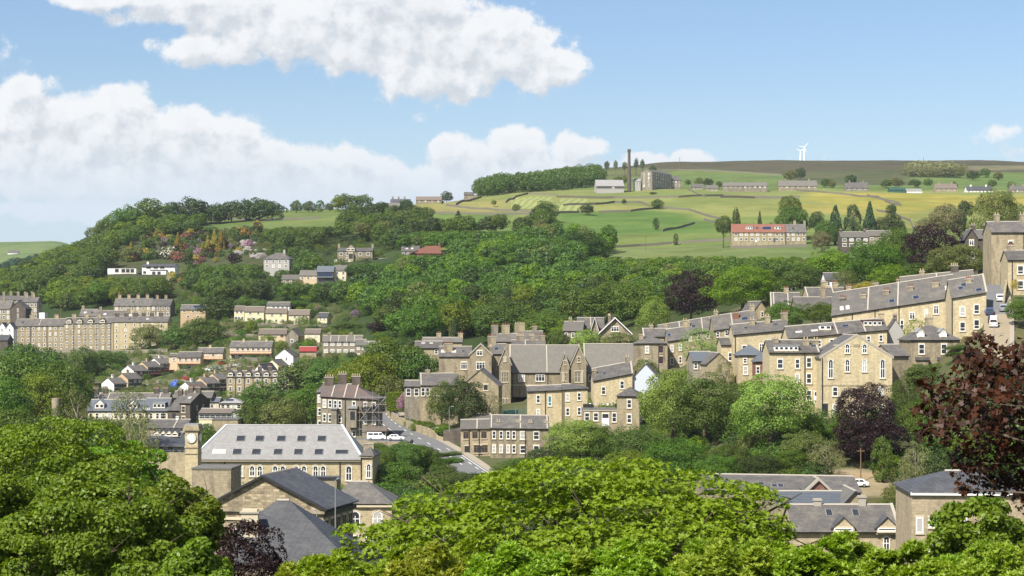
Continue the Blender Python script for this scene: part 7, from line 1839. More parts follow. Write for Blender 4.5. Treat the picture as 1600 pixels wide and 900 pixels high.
# ------------------------------------------------------------------ trees between the houses
LIST = [
    # kind, material, px, top, width, d, label, name
    ('mid', 'leaf_green', 30, 548, 110, 560, "big green tree at the left edge below the terrace", 0), ('mid', 'leaf_green', 95, 566, 90, 540, "broad green tree next to the left edge tree", 0),
    ('mid', 'leaf_bright', 60, 580, 90, 500, "bright green crown at left in front of the broad ones", 0), ('mid', 'leaf_green', 8, 590, 90, 470, "green crown cut by the left edge", 0), ('mid', 'leaf_mid', 128, 542, 46, 700, "grey green tree below the left third of the terrace", 0),
    ('mid', 'leaf_mid', 172, 548, 46, 770, "pale green tree below the middle of the long terrace", 0), ('far', 'leaf_dark', 150, 562, 34, 740, "dark tree left of the stepped houses", 0), ('mid', 'leaf_mid', 25, 535, 70, 640, "grey green tree beside the tiny white cottages", 0), ('far', 'leaf_mid', 70, 540, 60, 680, "tree at the foot of the left third of the long terrace", 0),
    ('sparse', 'leaf_olive', 122, 604, 46, 400, "yellowish thin tree beside the stone stack", 0), ('sparse', 'leaf_olive', 202, 600, 64, 410, "pale yellow green willow in front of the slate block", 0), ('sparse', 'leaf_grey', 218, 644, 66, 380, "thin grey tree in front of the workshop roofs", 0), ('mid', 'leaf_green', 322, 662, 38, 420, "small dark tree behind the clock tower", 0),
    ('mid', 'leaf_olive', 234, 507, 52, 830, "olive tree in front of the right end of the long terrace", 0), ('far', 'leaf_mid', 276, 510, 40, 810, "green tree right of the long terrace", 0), ('mid', 'leaf_mid', 318, 496, 62, 800, "broad dark tree right of the long honey terrace", 0), ('far', 'leaf_dark', 345, 462, 54, 860, "tall dark tree left of the cream row", 0), ('far', 'leaf_mid', 352, 446, 44, 900, "tree above the left end of the cream row", 0), ('far', 'leaf_bright', 393, 499, 18, 790, "bright bush tree below the second cream house", 0),
    ('far', 'leaf_green', 230, 440, 50, 1000, "green tree just under the white villa", 0), ('far', 'leaf_bright', 218, 446, 24, 960, "bright small tree under the white villa", 0), ('far', 'leaf_dark', 160, 445, 40, 960, "dark tree left under the flat white bungalow", 0),
    ('mid', 'leaf_green', 452, 470, 56, 856, "tree just behind the cream house with the garage", 0), ('far', 'flower_pink', 497, 478, 10, 840, "pink flowering tree behind the cream row", 0), ('far', 'flower_mauve', 555, 483, 14, 790, "lilac flowering tree at the foot of the middle wood", 0), ('far', 'leaf_copper', 587, 503, 26, 730, "small copper tree right above the apartment block", 0), ('far', 'leaf_mid', 545, 505, 50, 760, "shrubby tree above the apartment block", 0), ('far', 'leaf_green', 620, 490, 40, 740, "bright green small tree at the foot of the middle wood", 0),
    ('cone', 'leaf_conifer', 711, 496, 20, 640, "single pointed cypress in front of the middle wood", 0), ('cone', 'leaf_olive', 704, 508, 12, 636, "small golden cypress beside the pointed one", 0),
    ('mid', 'leaf_green', 612, 529, 110, 545, "big bright crown left of the slate cottage", 0), ('mid', 'leaf_bright', 575, 552, 80, 530, "yellow green crown above the scaffolded terrace", 0), ('mid', 'leaf_bright', 545, 566, 70, 535, "bright green tree above the left of the scaffolded terrace", 0), ('mid', 'leaf_mid', 648, 546, 70, 540, "dark right shoulder of the big bright crown", 0), ('mid', 'leaf_olive', 612, 586, 60, 525, "olive shrubby tree behind the clipped hedge", 0), ('mid', 'leaf_green', 480, 602, 70, 500, "green tree left of the scaffolded terrace", 0), ('mid', 'leaf_mid', 520, 560, 90, 600, "broad low tree below the apartment block", 0), ('far', 'leaf_mid', 470, 562, 60, 640, "low shrubby tree left of the broad one below the apartment block", 0),
    ('mid', 'leaf_mid', 412, 594, 70, 560, "grey green tree in front of the tall gabled terrace", 0), ('mid', 'leaf_olive', 442, 620, 70, 480, "olive shrub tree above the town hall roof", 0), ('mid', 'leaf_mid', 392, 628, 50, 480, "green tree left of the olive shrub above the town hall", 0),
    ('fine', 'leaf_dark', 724, 588, 78, 452, "dark spreading tree on the bank of the road", 0), ('sparse', 'leaf_grey', 765, 612, 44, 456, "thin grey tree by the school playground", 0), ('mid', 'leaf_olive', 690, 596, 40, 470, "yellowish tree on the upper left of the road bank", 0),
    ('fine', 'leaf_lime', 905, 652, 88, 408, "pale flowering tree in front of the flat extension", 0), ('fine', 'leaf_green', 938, 662, 60, 404, "dark green tree beside the pale flowering tree", 0), ('mid', 'leaf_dark', 850, 700, 60, 396, "small dark tree at the corner of the brown stone row", 0),
    ('fine', 'leaf_lime', 1050, 572, 110, 382, "big yellow green tree below the pale gable", 0), ('fine', 'leaf_mid', 1100, 582, 110, 374, "dark half of the big pair of trees below the outhouse", 0), ('fine', 'leaf_lime', 1204, 577, 122, 350, "bright lime crown below the honey terrace", 0), ('sparse', 'leaf_olive', 1132, 560, 40, 398, "thin brownish tree beside the outhouse", 0),
    ('fine', 'leaf_copper', 1352, 592, 92, 338, "dark copper beech in front of the gable chapel", 0), ('fine', 'leaf_copper', 1362, 650, 110, 334, "lower dark bough mass of the copper beech by the chapel", 0), ('willow', 'leaf_mid', 1416, 588, 64, 356, "grey green willow right of the copper beech", 0), ('willow', 'leaf_green', 1436, 620, 70, 340, "green willow below the victorian house", 0),
    ('fine', 'leaf_mid', 1000, 660, 90, 372, "green tree at the foot of the tower house", 0), ('fine', 'leaf_bright', 985, 700, 80, 360, "bright bush tree below the tower house", 0), ('fine', 'leaf_green', 1060, 680, 100, 345, "dark green lower tree between the lime ones", 0), ('fine', 'leaf_mid', 1140, 690, 70, 340, "grey green lower tree beside the lime crown", 0), ('fine', 'leaf_olive', 1255, 672, 80, 336, "olive green tree right below the lime crown", 0), ('sparse', 'leaf_grey', 1292, 690, 56, 325, "grey half bare tree below the gable chapel", 0), ('fine', 'leaf_green', 1240, 700, 60, 330, "mid green tree below the olive one", 0), ('fine', 'leaf_dark', 1190, 706, 70, 326, "dark green tree behind the long grey shed", 0), ('fine', 'leaf_green', 1120, 708, 70, 330, "green tree at the left end of the long grey shed", 0),
    ('column', 'leaf_green', 1379, 688, 36, 322, "upright green cypress by the parked van", 0), ('sparse', 'leaf_grey', 1430, 688, 60, 300, "grey green birch right of the cypress", 0), ('sparse', 'leaf_olive', 1415, 720, 60, 285, "thin olive birch beside the lodge", 0), ('mid', 'leaf_dark', 1470, 700, 70, 300, "dark tree behind the pale block house", 0), ('mid', 'leaf_dark', 1560, 560, 80, 345, "dark green tree under the steep street", 0), ('mid', 'leaf_mid', 1490, 600, 70, 345, "green tree in front of the victorian house", 0), ('mid', 'leaf_green', 1530, 660, 90, 320, "green tree behind the copper maple", 0), ('mid', 'leaf_green', 1590, 660, 90, 310, "green tree at the right edge behind the copper maple", 0),
    ('fine', 'leaf_green', 1592, 462, 42, 385, "dense green tree on the right edge beside the street", 0), ('sparse', 'leaf_lime', 1432, 494, 44, 402, "pale apple tree left of the end house", 0),
    ('fine', 'leaf_copper', 1080, 418, 76, 590, "big copper beech above the climbing terrace", 0), ('willow', 'leaf_lime', 1022, 462, 48, 600, "yellow willow left of the big copper beech", 0), ('fine', 'leaf_bright', 1160, 412, 104, 575, "big bright green tree right of the copper beech", 0), ('fine', 'leaf_green', 1200, 426, 70, 585, "green tree to the right of the big bright one", 0), ('mid', 'leaf_bright', 1297, 390, 66, 630, "bright tree hiding the white villa", 0), ('mid', 'leaf_mid', 1250, 415, 56, 620, "tree left of the white villa", 0),
    ('sparse', 'leaf_lime', 1096, 508, 66, 470, "pale birch in front of the climbing terrace", 0), ('fine', 'leaf_green', 1226, 468, 62, 470, "left of the twin green trees among the slate roofs", 0), ('fine', 'leaf_green', 1282, 470, 56, 465, "right of the twin green trees among the slate roofs", 0), ('sparse', 'leaf_olive', 1320, 420, 44, 560, "thin tree in front of the white villa", 0),
    ('fine', 'leaf_green', 1372, 372, 90, 560, "big dark green tree left of the purple beech", 0), ('fine', 'leaf_green', 1404, 352, 60, 580, "tall dark tree touching the purple beech", 0), ('fine', 'leaf_copper', 1458, 345, 88, 545, "big purple beech on the right skyline of the terraces", 0), ('fine', 'leaf_olive', 1502, 378, 84, 520, "olive brown tree above the slate terrace", 0), ('mid', 'leaf_bright', 1390, 412, 50, 520, "bright green tree below the big dark one", 0), ('mid', 'leaf_gold', 1352, 440, 34, 510, "golden leaved tree behind the slate terrace", 0), ('mid', 'leaf_mid', 1430, 410, 60, 540, "green tree under the purple beech", 0), ('mid', 'leaf_green', 1340, 402, 60, 600, "green tree right of the white villa", 0), ('mid', 'leaf_olive', 1470, 400, 50, 530, "thin olive tree left of the olive brown one", 0),
    ('mid', 'leaf_green', 850, 486, 90, 640, "green tree at the foot of the wood behind the school", 0), ('mid', 'leaf_bright', 890, 500, 50, 605, "bright tree left of the bargeboarded villa", 0), ('mid', 'leaf_mid', 870, 516, 46, 590, "low tree behind the school roof", 0), ('mid', 'leaf_lime', 915, 515, 46, 570, "pale green hedge tree below the bargeboarded villa", 0), ('mid', 'leaf_olive', 965, 520, 60, 560, "olive hedge tree below the broad white gable", 0), ('mid', 'leaf_green', 1000, 440, 70, 650, "green tree behind the yellow willow", 0), ('mid', 'leaf_green', 950, 440, 90, 680, "dark green crown above the bargeboarded villa", 0), ('mid', 'leaf_mid', 780, 470, 90, 660, "tall green crown right of the pointed cypress", 0), ('mid', 'leaf_green', 660, 478, 70, 680, "green crown at the foot of the wood by the cypress", 0)]
for kd, mt, px, top, w_, d, lab, _ in LIST:
    T(kd, mt, px, top, w_ * 1.12, d, lab, full=.93, name='conifer' if kd == 'cone' else ('copper_beech' if mt == 'leaf_copper' else 'broadleaf_tree'), bark='bark_pale' if kd == 'sparse' else 'bark')
EXTRA = [('mid', 'leaf_mid', 1497, 546, 46, 374, "small tree on the bank right of the victorian house"), ('mid', 'leaf_green', 1524, 536, 44, 379, "green tree on the bank under the parked vans"), ('mid', 'leaf_olive', 1012, 560, 40, 468, "olive tree beside the pale rendered end wall"), ('mid', 'leaf_green', 620, 722, 90, 350, "green tree below the thicket, left"), ('mid', 'leaf_mid', 690, 735, 90, 345, "green tree below the thicket, right"), ('mid', 'leaf_dark', 750, 738, 90, 340, "dark tree below the brown stone row"), ('mid', 'leaf_green', 820, 716, 100, 385, "green tree hiding the foot of the brown stone row"), ('mid', 'leaf_green', 90, 637, 60, 405, "green tree in front of the stone chimney stump"), ('mid', 'leaf_green', 20, 640, 110, 400, "broad green tree at the left edge beside the stump"), ('mid', 'leaf_mid', 160, 650, 80, 380, "green tree under the yellowish thin tree"), ('mid', 'leaf_mid', 1480, 640, 90, 330, "green tree left behind the copper maple"), ('mid', 'leaf_dark', 1545, 610, 90, 335, "dark tree in the middle behind the copper maple"), ('mid', 'leaf_mid', 1440, 570, 60, 372, "leafy bush tree at the foot of the victorian house"), ('mid', 'leaf_green', 1510, 585, 60, 366, "green tree right at the foot of the victorian house"), ('mid', 'leaf_green', 1310, 660, 60, 352, "leafy tree at the left foot of the gable chapel"), ('mid', 'leaf_bright', 1265, 648, 50, 352, "bright bush tree at the foot of the white dormer terrace")]
for kd, mt, px, top, w_, d, lab in EXTRA: T(kd, mt, px, top, w_, d, lab, full=.95)
# bushes on the road bank and in gardens
rr = random.Random(5)
for k in range(24):
    px = 582 + 132 * ((k * 7 % 24) + .5) / 24; d = (428, 412, 396)[k // 8] + rr.uniform(-5, 5)
    T('mid', rr.choice(['leaf_green', 'leaf_green', 'leaf_mid']), px, 692 + max(0, px - 655) * .75 + rr.uniform(-3, 9), 40, d, "green bush of the dense thicket below the parking place", group="thicket below the parking place", name='thicket_bush', cat='bush')
for k in range(14):
    px = 640 + 60 * rr.random(); d = 468 - (px - 640) * .2 + rr.uniform(2, 12)
    Bp(rr.choice(['leaf_green', 'leaf_mid', 'leaf_bright']), px, 0, 22, 15, d, "green bush on the bank above the road wall", group="bushes above the road wall")
for k, (px, py, w_) in enumerate([(626, 640, 12), (632, 628, 15), (638, 620, 14), (645, 617, 13), (625, 632, 11), (630, 636, 10)]):
    d = 494 - (px - 625) * .4
    o = Bp('flower_pink', px, py, w_, w_ * 1.1, d, "pink rhododendron flowering at the end of the clipped hedge", group="pink rhododendrons by the clipped hedge", name='rhododendron', cat='shrub')
    o.location.z = zpx(py - w_ * .4, d)
for k in range(150):
    px = rr.uniform(275, 620); py = rr.uniform(430, 605)
    d = hit(px, py, 560, 1000)
    x, y = xpx(px, d), d
    if d > 980 or not clear_of_houses(x, y, 2.0): continue
    s3 = rr.uniform(1.4, 3.4); h3 = unveil(x, y, gz(x, y), s3 * rr.uniform(1.0, 1.5), s3)
    if h3 < .8: continue
    bush(rr.choice(['leaf_green', 'leaf_mid', 'leaf_olive', 'leaf_bright', 'leaf_dark', 'leaf_mid']), x, y, s3, h3, "garden bush among the modern houses", group="garden bushes among the modern houses", kind='bush')
for k in range(26):
    px = rr.uniform(140, 345); py = rr.uniform(556, 620)
    d = hit(px, py, 560, 860)
    x, y = xpx(px, d), d
    if d > 850 or not clear_of_houses(x, y, 2.5): continue
    bush(rr.choice(['leaf_green', 'leaf_mid', 'leaf_olive', 'leaf_bright']), x, y, rr.uniform(1.4, 3.2), rr.uniform(1.6, 3.4), "garden bush around the stepped houses", group="garden bushes around the stepped houses", kind='bush')
for k in range(75):
    px = rr.uniform(940, 1430)
    d = rr.uniform(300, 378)
    x, y = xpx(px, d), d
    if not clear_of_houses(x, y, 2.5) or (1310 < px < 1380 and d < 335): continue
    bush(rr.choice(['leaf_green', 'leaf_mid', 'leaf_dark', 'leaf_olive', 'leaf_bright']), x, y, rr.uniform(1.8, 3.4), rr.uniform(2.0, 4.5), "undergrowth bush below the right hand terraces", group="bushes below the right hand terraces", kind='bush')

# shrubbery that fills the gardens and banks of the town: one mass, kept below the fronts of the houses
PROT2 = []
for q in FOOT:
    cx_, cy_, a_, hw_, dp_ = q
    d_ = max(cy_ - abs(math.sin(a_)) * hw_, 60)
    PROT2.append((800 + F * (cx_ - hw_ * math.cos(a_)) / cy_, 800 + F * (cx_ + hw_ * math.cos(a_)) / cy_, cy_))
HT = {}
for o in COL.objects:
    if o.parent is not None and o.name.startswith('wall'):
        HT[(round(o.parent.location.x, 2), round(o.parent.location.y, 2))] = (o.parent.location.z, o.bound_box[1][2])
P3 = []
for (x0, x1, cy_), q in zip(PROT2, FOOT):
    zb, h_ = HT[(round(q[0], 2), round(q[1], 2))]
    P3.append((x0, x1, cy_, HY - F * (zb + h_ * .45 - ZC) / cy_, HY - F * (zb + h_ - ZC) / cy_))
def shrubbery(label, P, d0, d1, sp, mats, h, seed):
    r2 = random.Random(seed); out_ = []
    px = [p[0] for p in P]; y = d0
    while y < d1:
        x = xpx(min(px), y)
        while x < xpx(max(px), y):
            xx, yy_ = x + r2.uniform(-.45, .45) * sp, y + r2.uniform(-.45, .45) * sp
            z = gz(xx, yy_); u_, v_ = 800 + F * xx / yy_, HY - F * (z - ZC) / yy_
            if r2.random() < .8 and inpoly(P, np.array([u_]), np.array([v_]))[0] and clear_of_houses(xx, yy_, .8):
                hh = r2.uniform(*h); ra = hh * r2.uniform(.5, .8)
                for (x0, x1, cy_, ym, yt) in P3:
                    if yy_ < cy_ and cy_ - yy_ < 140 and u_ + ra * F / yy_ > x0 and u_ - ra * F / yy_ < x1 and v_ > yt:
                        hh = min(hh, zpx(ym, yy_) - z)
                ok = all(abs(math.hypot(xx - p[0], yy_ - p[1])) > 9.5 for p in roads["main"][::3] + roads["hill"][::3])
                if hh > .7 and ok: out_.append((xx, yy_, z - .2, hh, min(ra, hh * .8), r2.choice(mats)))
            x += sp
        y += sp
    ms = sorted(set(o_[5] for o_ in out_))
    global MBASE
    keep_ = MBASE; MBASE = SMALL
    add_mass("shrubbery", label, ms, out_)
    MBASE = keep_
SMALL = [crown_cloud(300 + k, 18, 22, up=.3) for k in range(4)]
MX = ['leaf_green', 'leaf_mid', 'leaf_mid', 'leaf_olive', 'leaf_dark', 'leaf_bright']
shrubbery("garden shrubbery between the houses of the left town", [(100, 590), (180, 560), (275, 500), (270, 430), (330, 425), (440, 440), (560, 440), (640, 500), (650, 600), (560, 640), (380, 640), (300, 600), (200, 625), (120, 640)], 560, 1000, 5.5, MX, (1.2, 3.6), 3)
shrubbery("shrubbery on the banks below the right hand terraces", [(890, 600), (1000, 590), (1120, 590), (1300, 640), (1400, 560), (1560, 540), (1600, 560), (1600, 740), (1380, 735), (1300, 730), (900, 760), (870, 700)], 300, 470, 3.4, MX, (1.4, 4.2), 4)
shrubbery("rough green growth on the valley floor behind the big foreground trees", [(-50, 640), (200, 650), (300, 640), (420, 640), (500, 700), (570, 775), (760, 775), (900, 735), (1000, 760), (1000, 800), (600, 830), (-50, 800)], 270, 520, 4.5, MX, (1.8, 4.6), 5)
shrubbery("low shrubs on the slope round the big villa", [(400, 385), (520, 374), (650, 374), (650, 408), (560, 440), (430, 430)], 880, 1130, 6.5, MX, (1.5, 4.5), 6)
shrubbery("low scrub on the slope below the viewpoint", [(-300, 770), (2000, 770), (2000, 1500), (-300, 1500)], 105, 330, 6.0, MX, (1.0, 2.6), 7)

# ================================================================== foreground vegetation
def limbs(b, base, targets, r0, bend=.25, seed=1):
    r = random.Random(seed)
    base = Vector(base)
    for t in targets:
        t = Vector(t)
        m1 = base.lerp(t, .4) + Vector((r.uniform(-bend, bend), r.uniform(-bend, bend), r.uniform(0, bend) * 1.5))
        m2 = base.lerp(t, .75) + Vector((r.uniform(-bend, bend), r.uniform(-bend, bend), r.uniform(0, bend)))
        b.tube(base, m1, r0, r0 * .65, 7); b.tube(m1, m2, r0 * .65, r0 * .38, 6); b.tube(m2, t, r0 * .38, r0 * .12, 5)
        for q in range(3):
            e = m2.lerp(t, r.uniform(.1, .8)) ; f_ = e + Vector((r.uniform(-1, 1), r.uniform(-1, 1), r.uniform(0, .9))) * (t - base).length * .16
            b.tube(e, f_, r0 * .2, r0 * .06, 4)

def whorl(c, n, size, seed, aspect, L=7, zup=.9):
    """rosettes of five to eight pointed leaves round each shoot tip"""
    r = np.random.RandomState(seed); m = len(c)
    tipn = unit(n * .6 + np.array([0, 0, zup]) + r.normal(size=(m, 3)) * .25)
    a_ = np.repeat(r.uniform(0, 6.28, (m, 1)), L, 1) + np.arange(L)[None] * (6.283 / L) + r.normal(size=(m, L)) * .2
    t1 = unit(np.cross(tipn, np.array([.3, .5, .1]) + r.normal(size=(m, 3)) * .1)); t2 = np.cross(tipn, t1)
    rad = t1[:, None] * np.cos(a_)[..., None] + t2[:, None] * np.sin(a_)[..., None]
    el = r.uniform(.25, .95, (m, L, 1)) * (1 if zup > .6 else .5)
    ax = rad * np.cos(el) + tipn[:, None] * np.sin(el)
    nb = tipn[:, None] * np.cos(el) - rad * np.sin(el)
    wd = np.cross(ax, nb)
    s_ = size * r.uniform(.7, 1.2, (m, L, 1)); w_ = s_ * aspect
    o_ = c[:, None]
    P = [o_, o_ + ax * s_ * .45 + wd * w_ * .5 + nb * .008, o_ + ax * s_, o_ + ax * s_ * .45 - wd * w_ * .5 + nb * .008]
    return np.stack([np.broadcast_to(p, ax.shape) for p in P], 2).reshape(-1, 3)

def near_tree(name, cat, label, px, d, cz, rx, ry, rz, mat, leaf, nl, per, rl, flat=.55, kind='leaf', aspect=.75, seed=1, up=.45, trunk=.3, hz_cut=.6, inner=.06, limbn=14, bark='bark'):
    x = xpx(px, d); g_ = gz(x, d)
    root = empty(name, (x, d, g_)); tag(root, label, cat)
    c, n = crown_cloud(seed, nl, per, rl=rl, flat=flat, inner=inner, up=up, jit=.75)
    c = c * np.array([rx, ry, rz]) + np.array([0, 0, ZC + cz - g_])
    keep = c[:, 2] > hz_cut
    c, n = c[keep], n[keep]
    if kind == 'whorl':
        v = whorl(c, n, leaf, seed, .55, 6, .5); f = np.arange(len(v)).reshape(-1, 4)
    else:
        v, f = foliage(c, n, leaf, seed, aspect, kind)
    link("crown", mesh_np("crown_near", v, f), root, [mat])
    b = MB(); r = random.Random(seed)
    top = Vector((0, 0, (ZC + cz - g_) * .55))
    b.tube((0, 0, -.5), top, trunk, trunk * .75, 10)
    tg = []
    for k in range(limbn):
        a_ = k * 2.4 + r.uniform(-.3, .3); q = r.uniform(.35, .85)
        tg.append((math.cos(a_) * rx * q, math.sin(a_) * ry * q, ZC + cz - g_ + rz * r.uniform(.0, .75)))
    limbs(b, top, tg, trunk * .5, .5, seed)
    b.obj("trunk", bark, root, True)
    return root

near_tree("sycamore", "tree", "big green sycamore filling the lower left corner", 118, 62, -9.0, 4.9, 4.6, 4.9, "leaf_syc", .145, 200, 380, (.10, .22), .55, seed=3, limbn=18, trunk=.28)
near_tree("sycamore", "tree", "finer green tree behind the big sycamore, at the left edge", 60, 96, -10.6, 7.2, 6.0, 6.3, "leaf_syc2", .18, 190, 300, (.12, .22), .6, seed=8, trunk=.3)
near_tree("sycamore", "tree", "middle sized sycamore bough mass in front of the stone block", 268, 68, -8.4, 2.2, 2.4, 2.9, "leaf_syc", .145, 80, 290, (.16, .3), .6, seed=27, limbn=9, trunk=.14)
near_tree("sycamore", "tree", "low sycamore bough mass at the bottom, left of the copper shrub", 300, 56, -9.2, 1.5, 2.0, 2.6, "leaf_syc", .14, 60, 280, (.2, .34), .6, seed=21, limbn=8, trunk=.12)
near_tree("maple_tree", "tree", "wide yellow green maple crown in the bottom centre", 938, 78, -10.9, 12.3, 7.5, 5.6, "leaf_maple_lime", .165, 480, 64, (.065, .14), .75, kind='whorl', seed=5, up=.55, trunk=.34, limbn=30)
near_tree("copper_shrub", "shrub", "dark purple leaved shrub before the foreground slate roof", 388, 58, -8.7, 1.5, 1.4, 2.4, "leaf_copper", .09, 90, 150, (.13, .28), .8, seed=12, aspect=.6, limbn=18, trunk=.06, inner=.1)
near_tree("green_shrub", "shrub", "broad leaved green shrub at lower right before the block house", 1530, 52, -6.9, 1.9, 1.7, 1.9, "leaf_syc", .14, 70, 170, (.16, .3), .7, seed=14, limbn=10, trunk=.08, hz_cut=.1)
near_tree("sycamore", "tree", "rounded sycamore crown rising behind the left edge tree toward the clock tower", 190, 112, -10.3, 3.6, 3.4, 3.3, "leaf_syc2", .17, 110, 190, (.14, .26), .6, seed=33, limbn=10, trunk=.2)
near_tree("green_shrub", "shrub", "young green shrub peeping between hedge and lodge", 1350, 56, -8.9, 1.3, 1.2, .95, "leaf_hedge", .13, 40, 120, (.16, .3), .8, seed=15, limbn=8, trunk=.05, hz_cut=.1)

# laurel and rhododendron hedge along the bottom
rr = random.Random(18)
HEDGE = [(462, 872, 43, 1.3), (530, 850, 41.5, 1.4), (600, 846, 42.5, 1.5), (675, 838, 41, 1.55), (750, 842, 42, 1.5), (825, 834, 40.5, 1.6), (900, 840, 41.5, 1.55), (975, 832, 40.5, 1.6), (1050, 838, 41.5, 1.55), (1125, 832, 40.5, 1.55), (1200, 834, 41.5, 1.55), (1275, 828, 40.5, 1.55), (1350, 836, 41.5, 1.5), (1425, 832, 40.5, 1.55), (1500, 838, 41.5, 1.55), (1575, 832, 40.5, 1.6), (1650, 836, 41.5, 1.6)]
for k, (px, top, d, ra) in enumerate(HEDGE):
    x = xpx(px, d); g_ = gz(x, d); zt = zpx(top, d) - g_
    root = empty("laurel_shrub", (x, d, g_))
    lab = "yellow green laurel shrub of the hedge along the bottom edge"
    if k == 0: lab = "leftmost and lowest laurel shrub of the bottom hedge, right of the purple shrub"
    tag(root, lab, "shrub", "laurel hedge along the bottom")
    c, n = crown_cloud(200 + k, 60, 110, rl=(.14, .27), flat=.8, inner=.1, up=.5, jit=.6)
    c = c * np.array([ra, ra * .95, zt * .52]) + np.array([0, 0, zt * .5])
    kp = c[:, 2] > .2; c, n = c[kp], n[kp]
    V_ = whorl(c, n, .125, k, .36)
    link("foliage", mesh_np("laurel_foliage", V_, np.arange(len(V_)).reshape(-1, 4)), root, ["leaf_hedge" if k % 3 else "leaf_hedge2"])
    b = MB()
    for q in range(7):
        a2 = q * .9; b.tube((0, 0, -.3), (math.cos(a2) * ra * .5, math.sin(a2) * ra * .5, zt * .7), .04, .012, 5)
    b.obj("stem", "bark", root)

# copper maple reaching in from the right edge
mx, md = xpx(1790, 35), 35.0
g_ = gz(mx, md)
root = empty("copper_maple", (mx, md, g_)); tag(root, "dark copper leaved maple reaching in from the right edge", "tree")
LOB = [(1532, 545, 30), (1525, 580, 40), (1555, 570, 34), (1500, 622, 36), (1462, 604, 28), (1446, 640, 24), (1452, 676, 22), (1482, 668, 30), (1540, 630, 50), (1592, 560, 34), (1590, 610, 45), (1600, 680, 48), (1550, 690, 46), (1512, 722, 34), (1580, 745, 36), (1505, 765, 16), (1545, 755, 26), (1606, 780, 30), (1650, 640, 70), (1660, 560, 60), (1670, 730, 70), (1720, 620, 80), (1760, 720, 80), (1740, 540, 60), (1700, 480, 50)]
r = np.random.RandomState(4)
C_, N_ = [], []
tg = []
for (px, py, ra) in LOB:
    dd_ = md + r.uniform(-1.1, 1.1)
    c0 = np.array([xpx(px, dd_) - mx, dd_ - md, zpx(py, dd_) - g_]); R = ra * dd_ / F
    n_ = int(122 * (ra / 35.0) ** 2)
    q = unit(r.normal(size=(n_, 3))) * r.uniform(.15, 1.08, (n_, 1)) ** .6
    C_.append(c0 + q * R * np.array([1, 1.1, .95])); N_.append(unit(q * .35 + np.array([-.25, -.45, .55]) + r.normal(size=(n_, 3)) * .6))
    tg.append(c0)
v, f = foliage(np.concatenate(C_), np.concatenate(N_), .14, 4, 1, 'maple', .4)
link("crown", mesh_np("maple_crown", v, f), root, ["leaf_maple"])
b = MB()
b.tube((0, 0, -.5), (-.1, 0, 3.2), .2, .15, 10); b.tube((-.1, 0, 3.2), (-.3, 0, 8.5), .15, .05, 9)
for k, t in enumerate(tg):
    z = min(max(t[2] - .8, 1.5), 7.5)
    limbs(b, (-.15, 0, z), [tuple(t)], .045, .25, 50 + k)
b.obj("trunk", "bark", root, True)

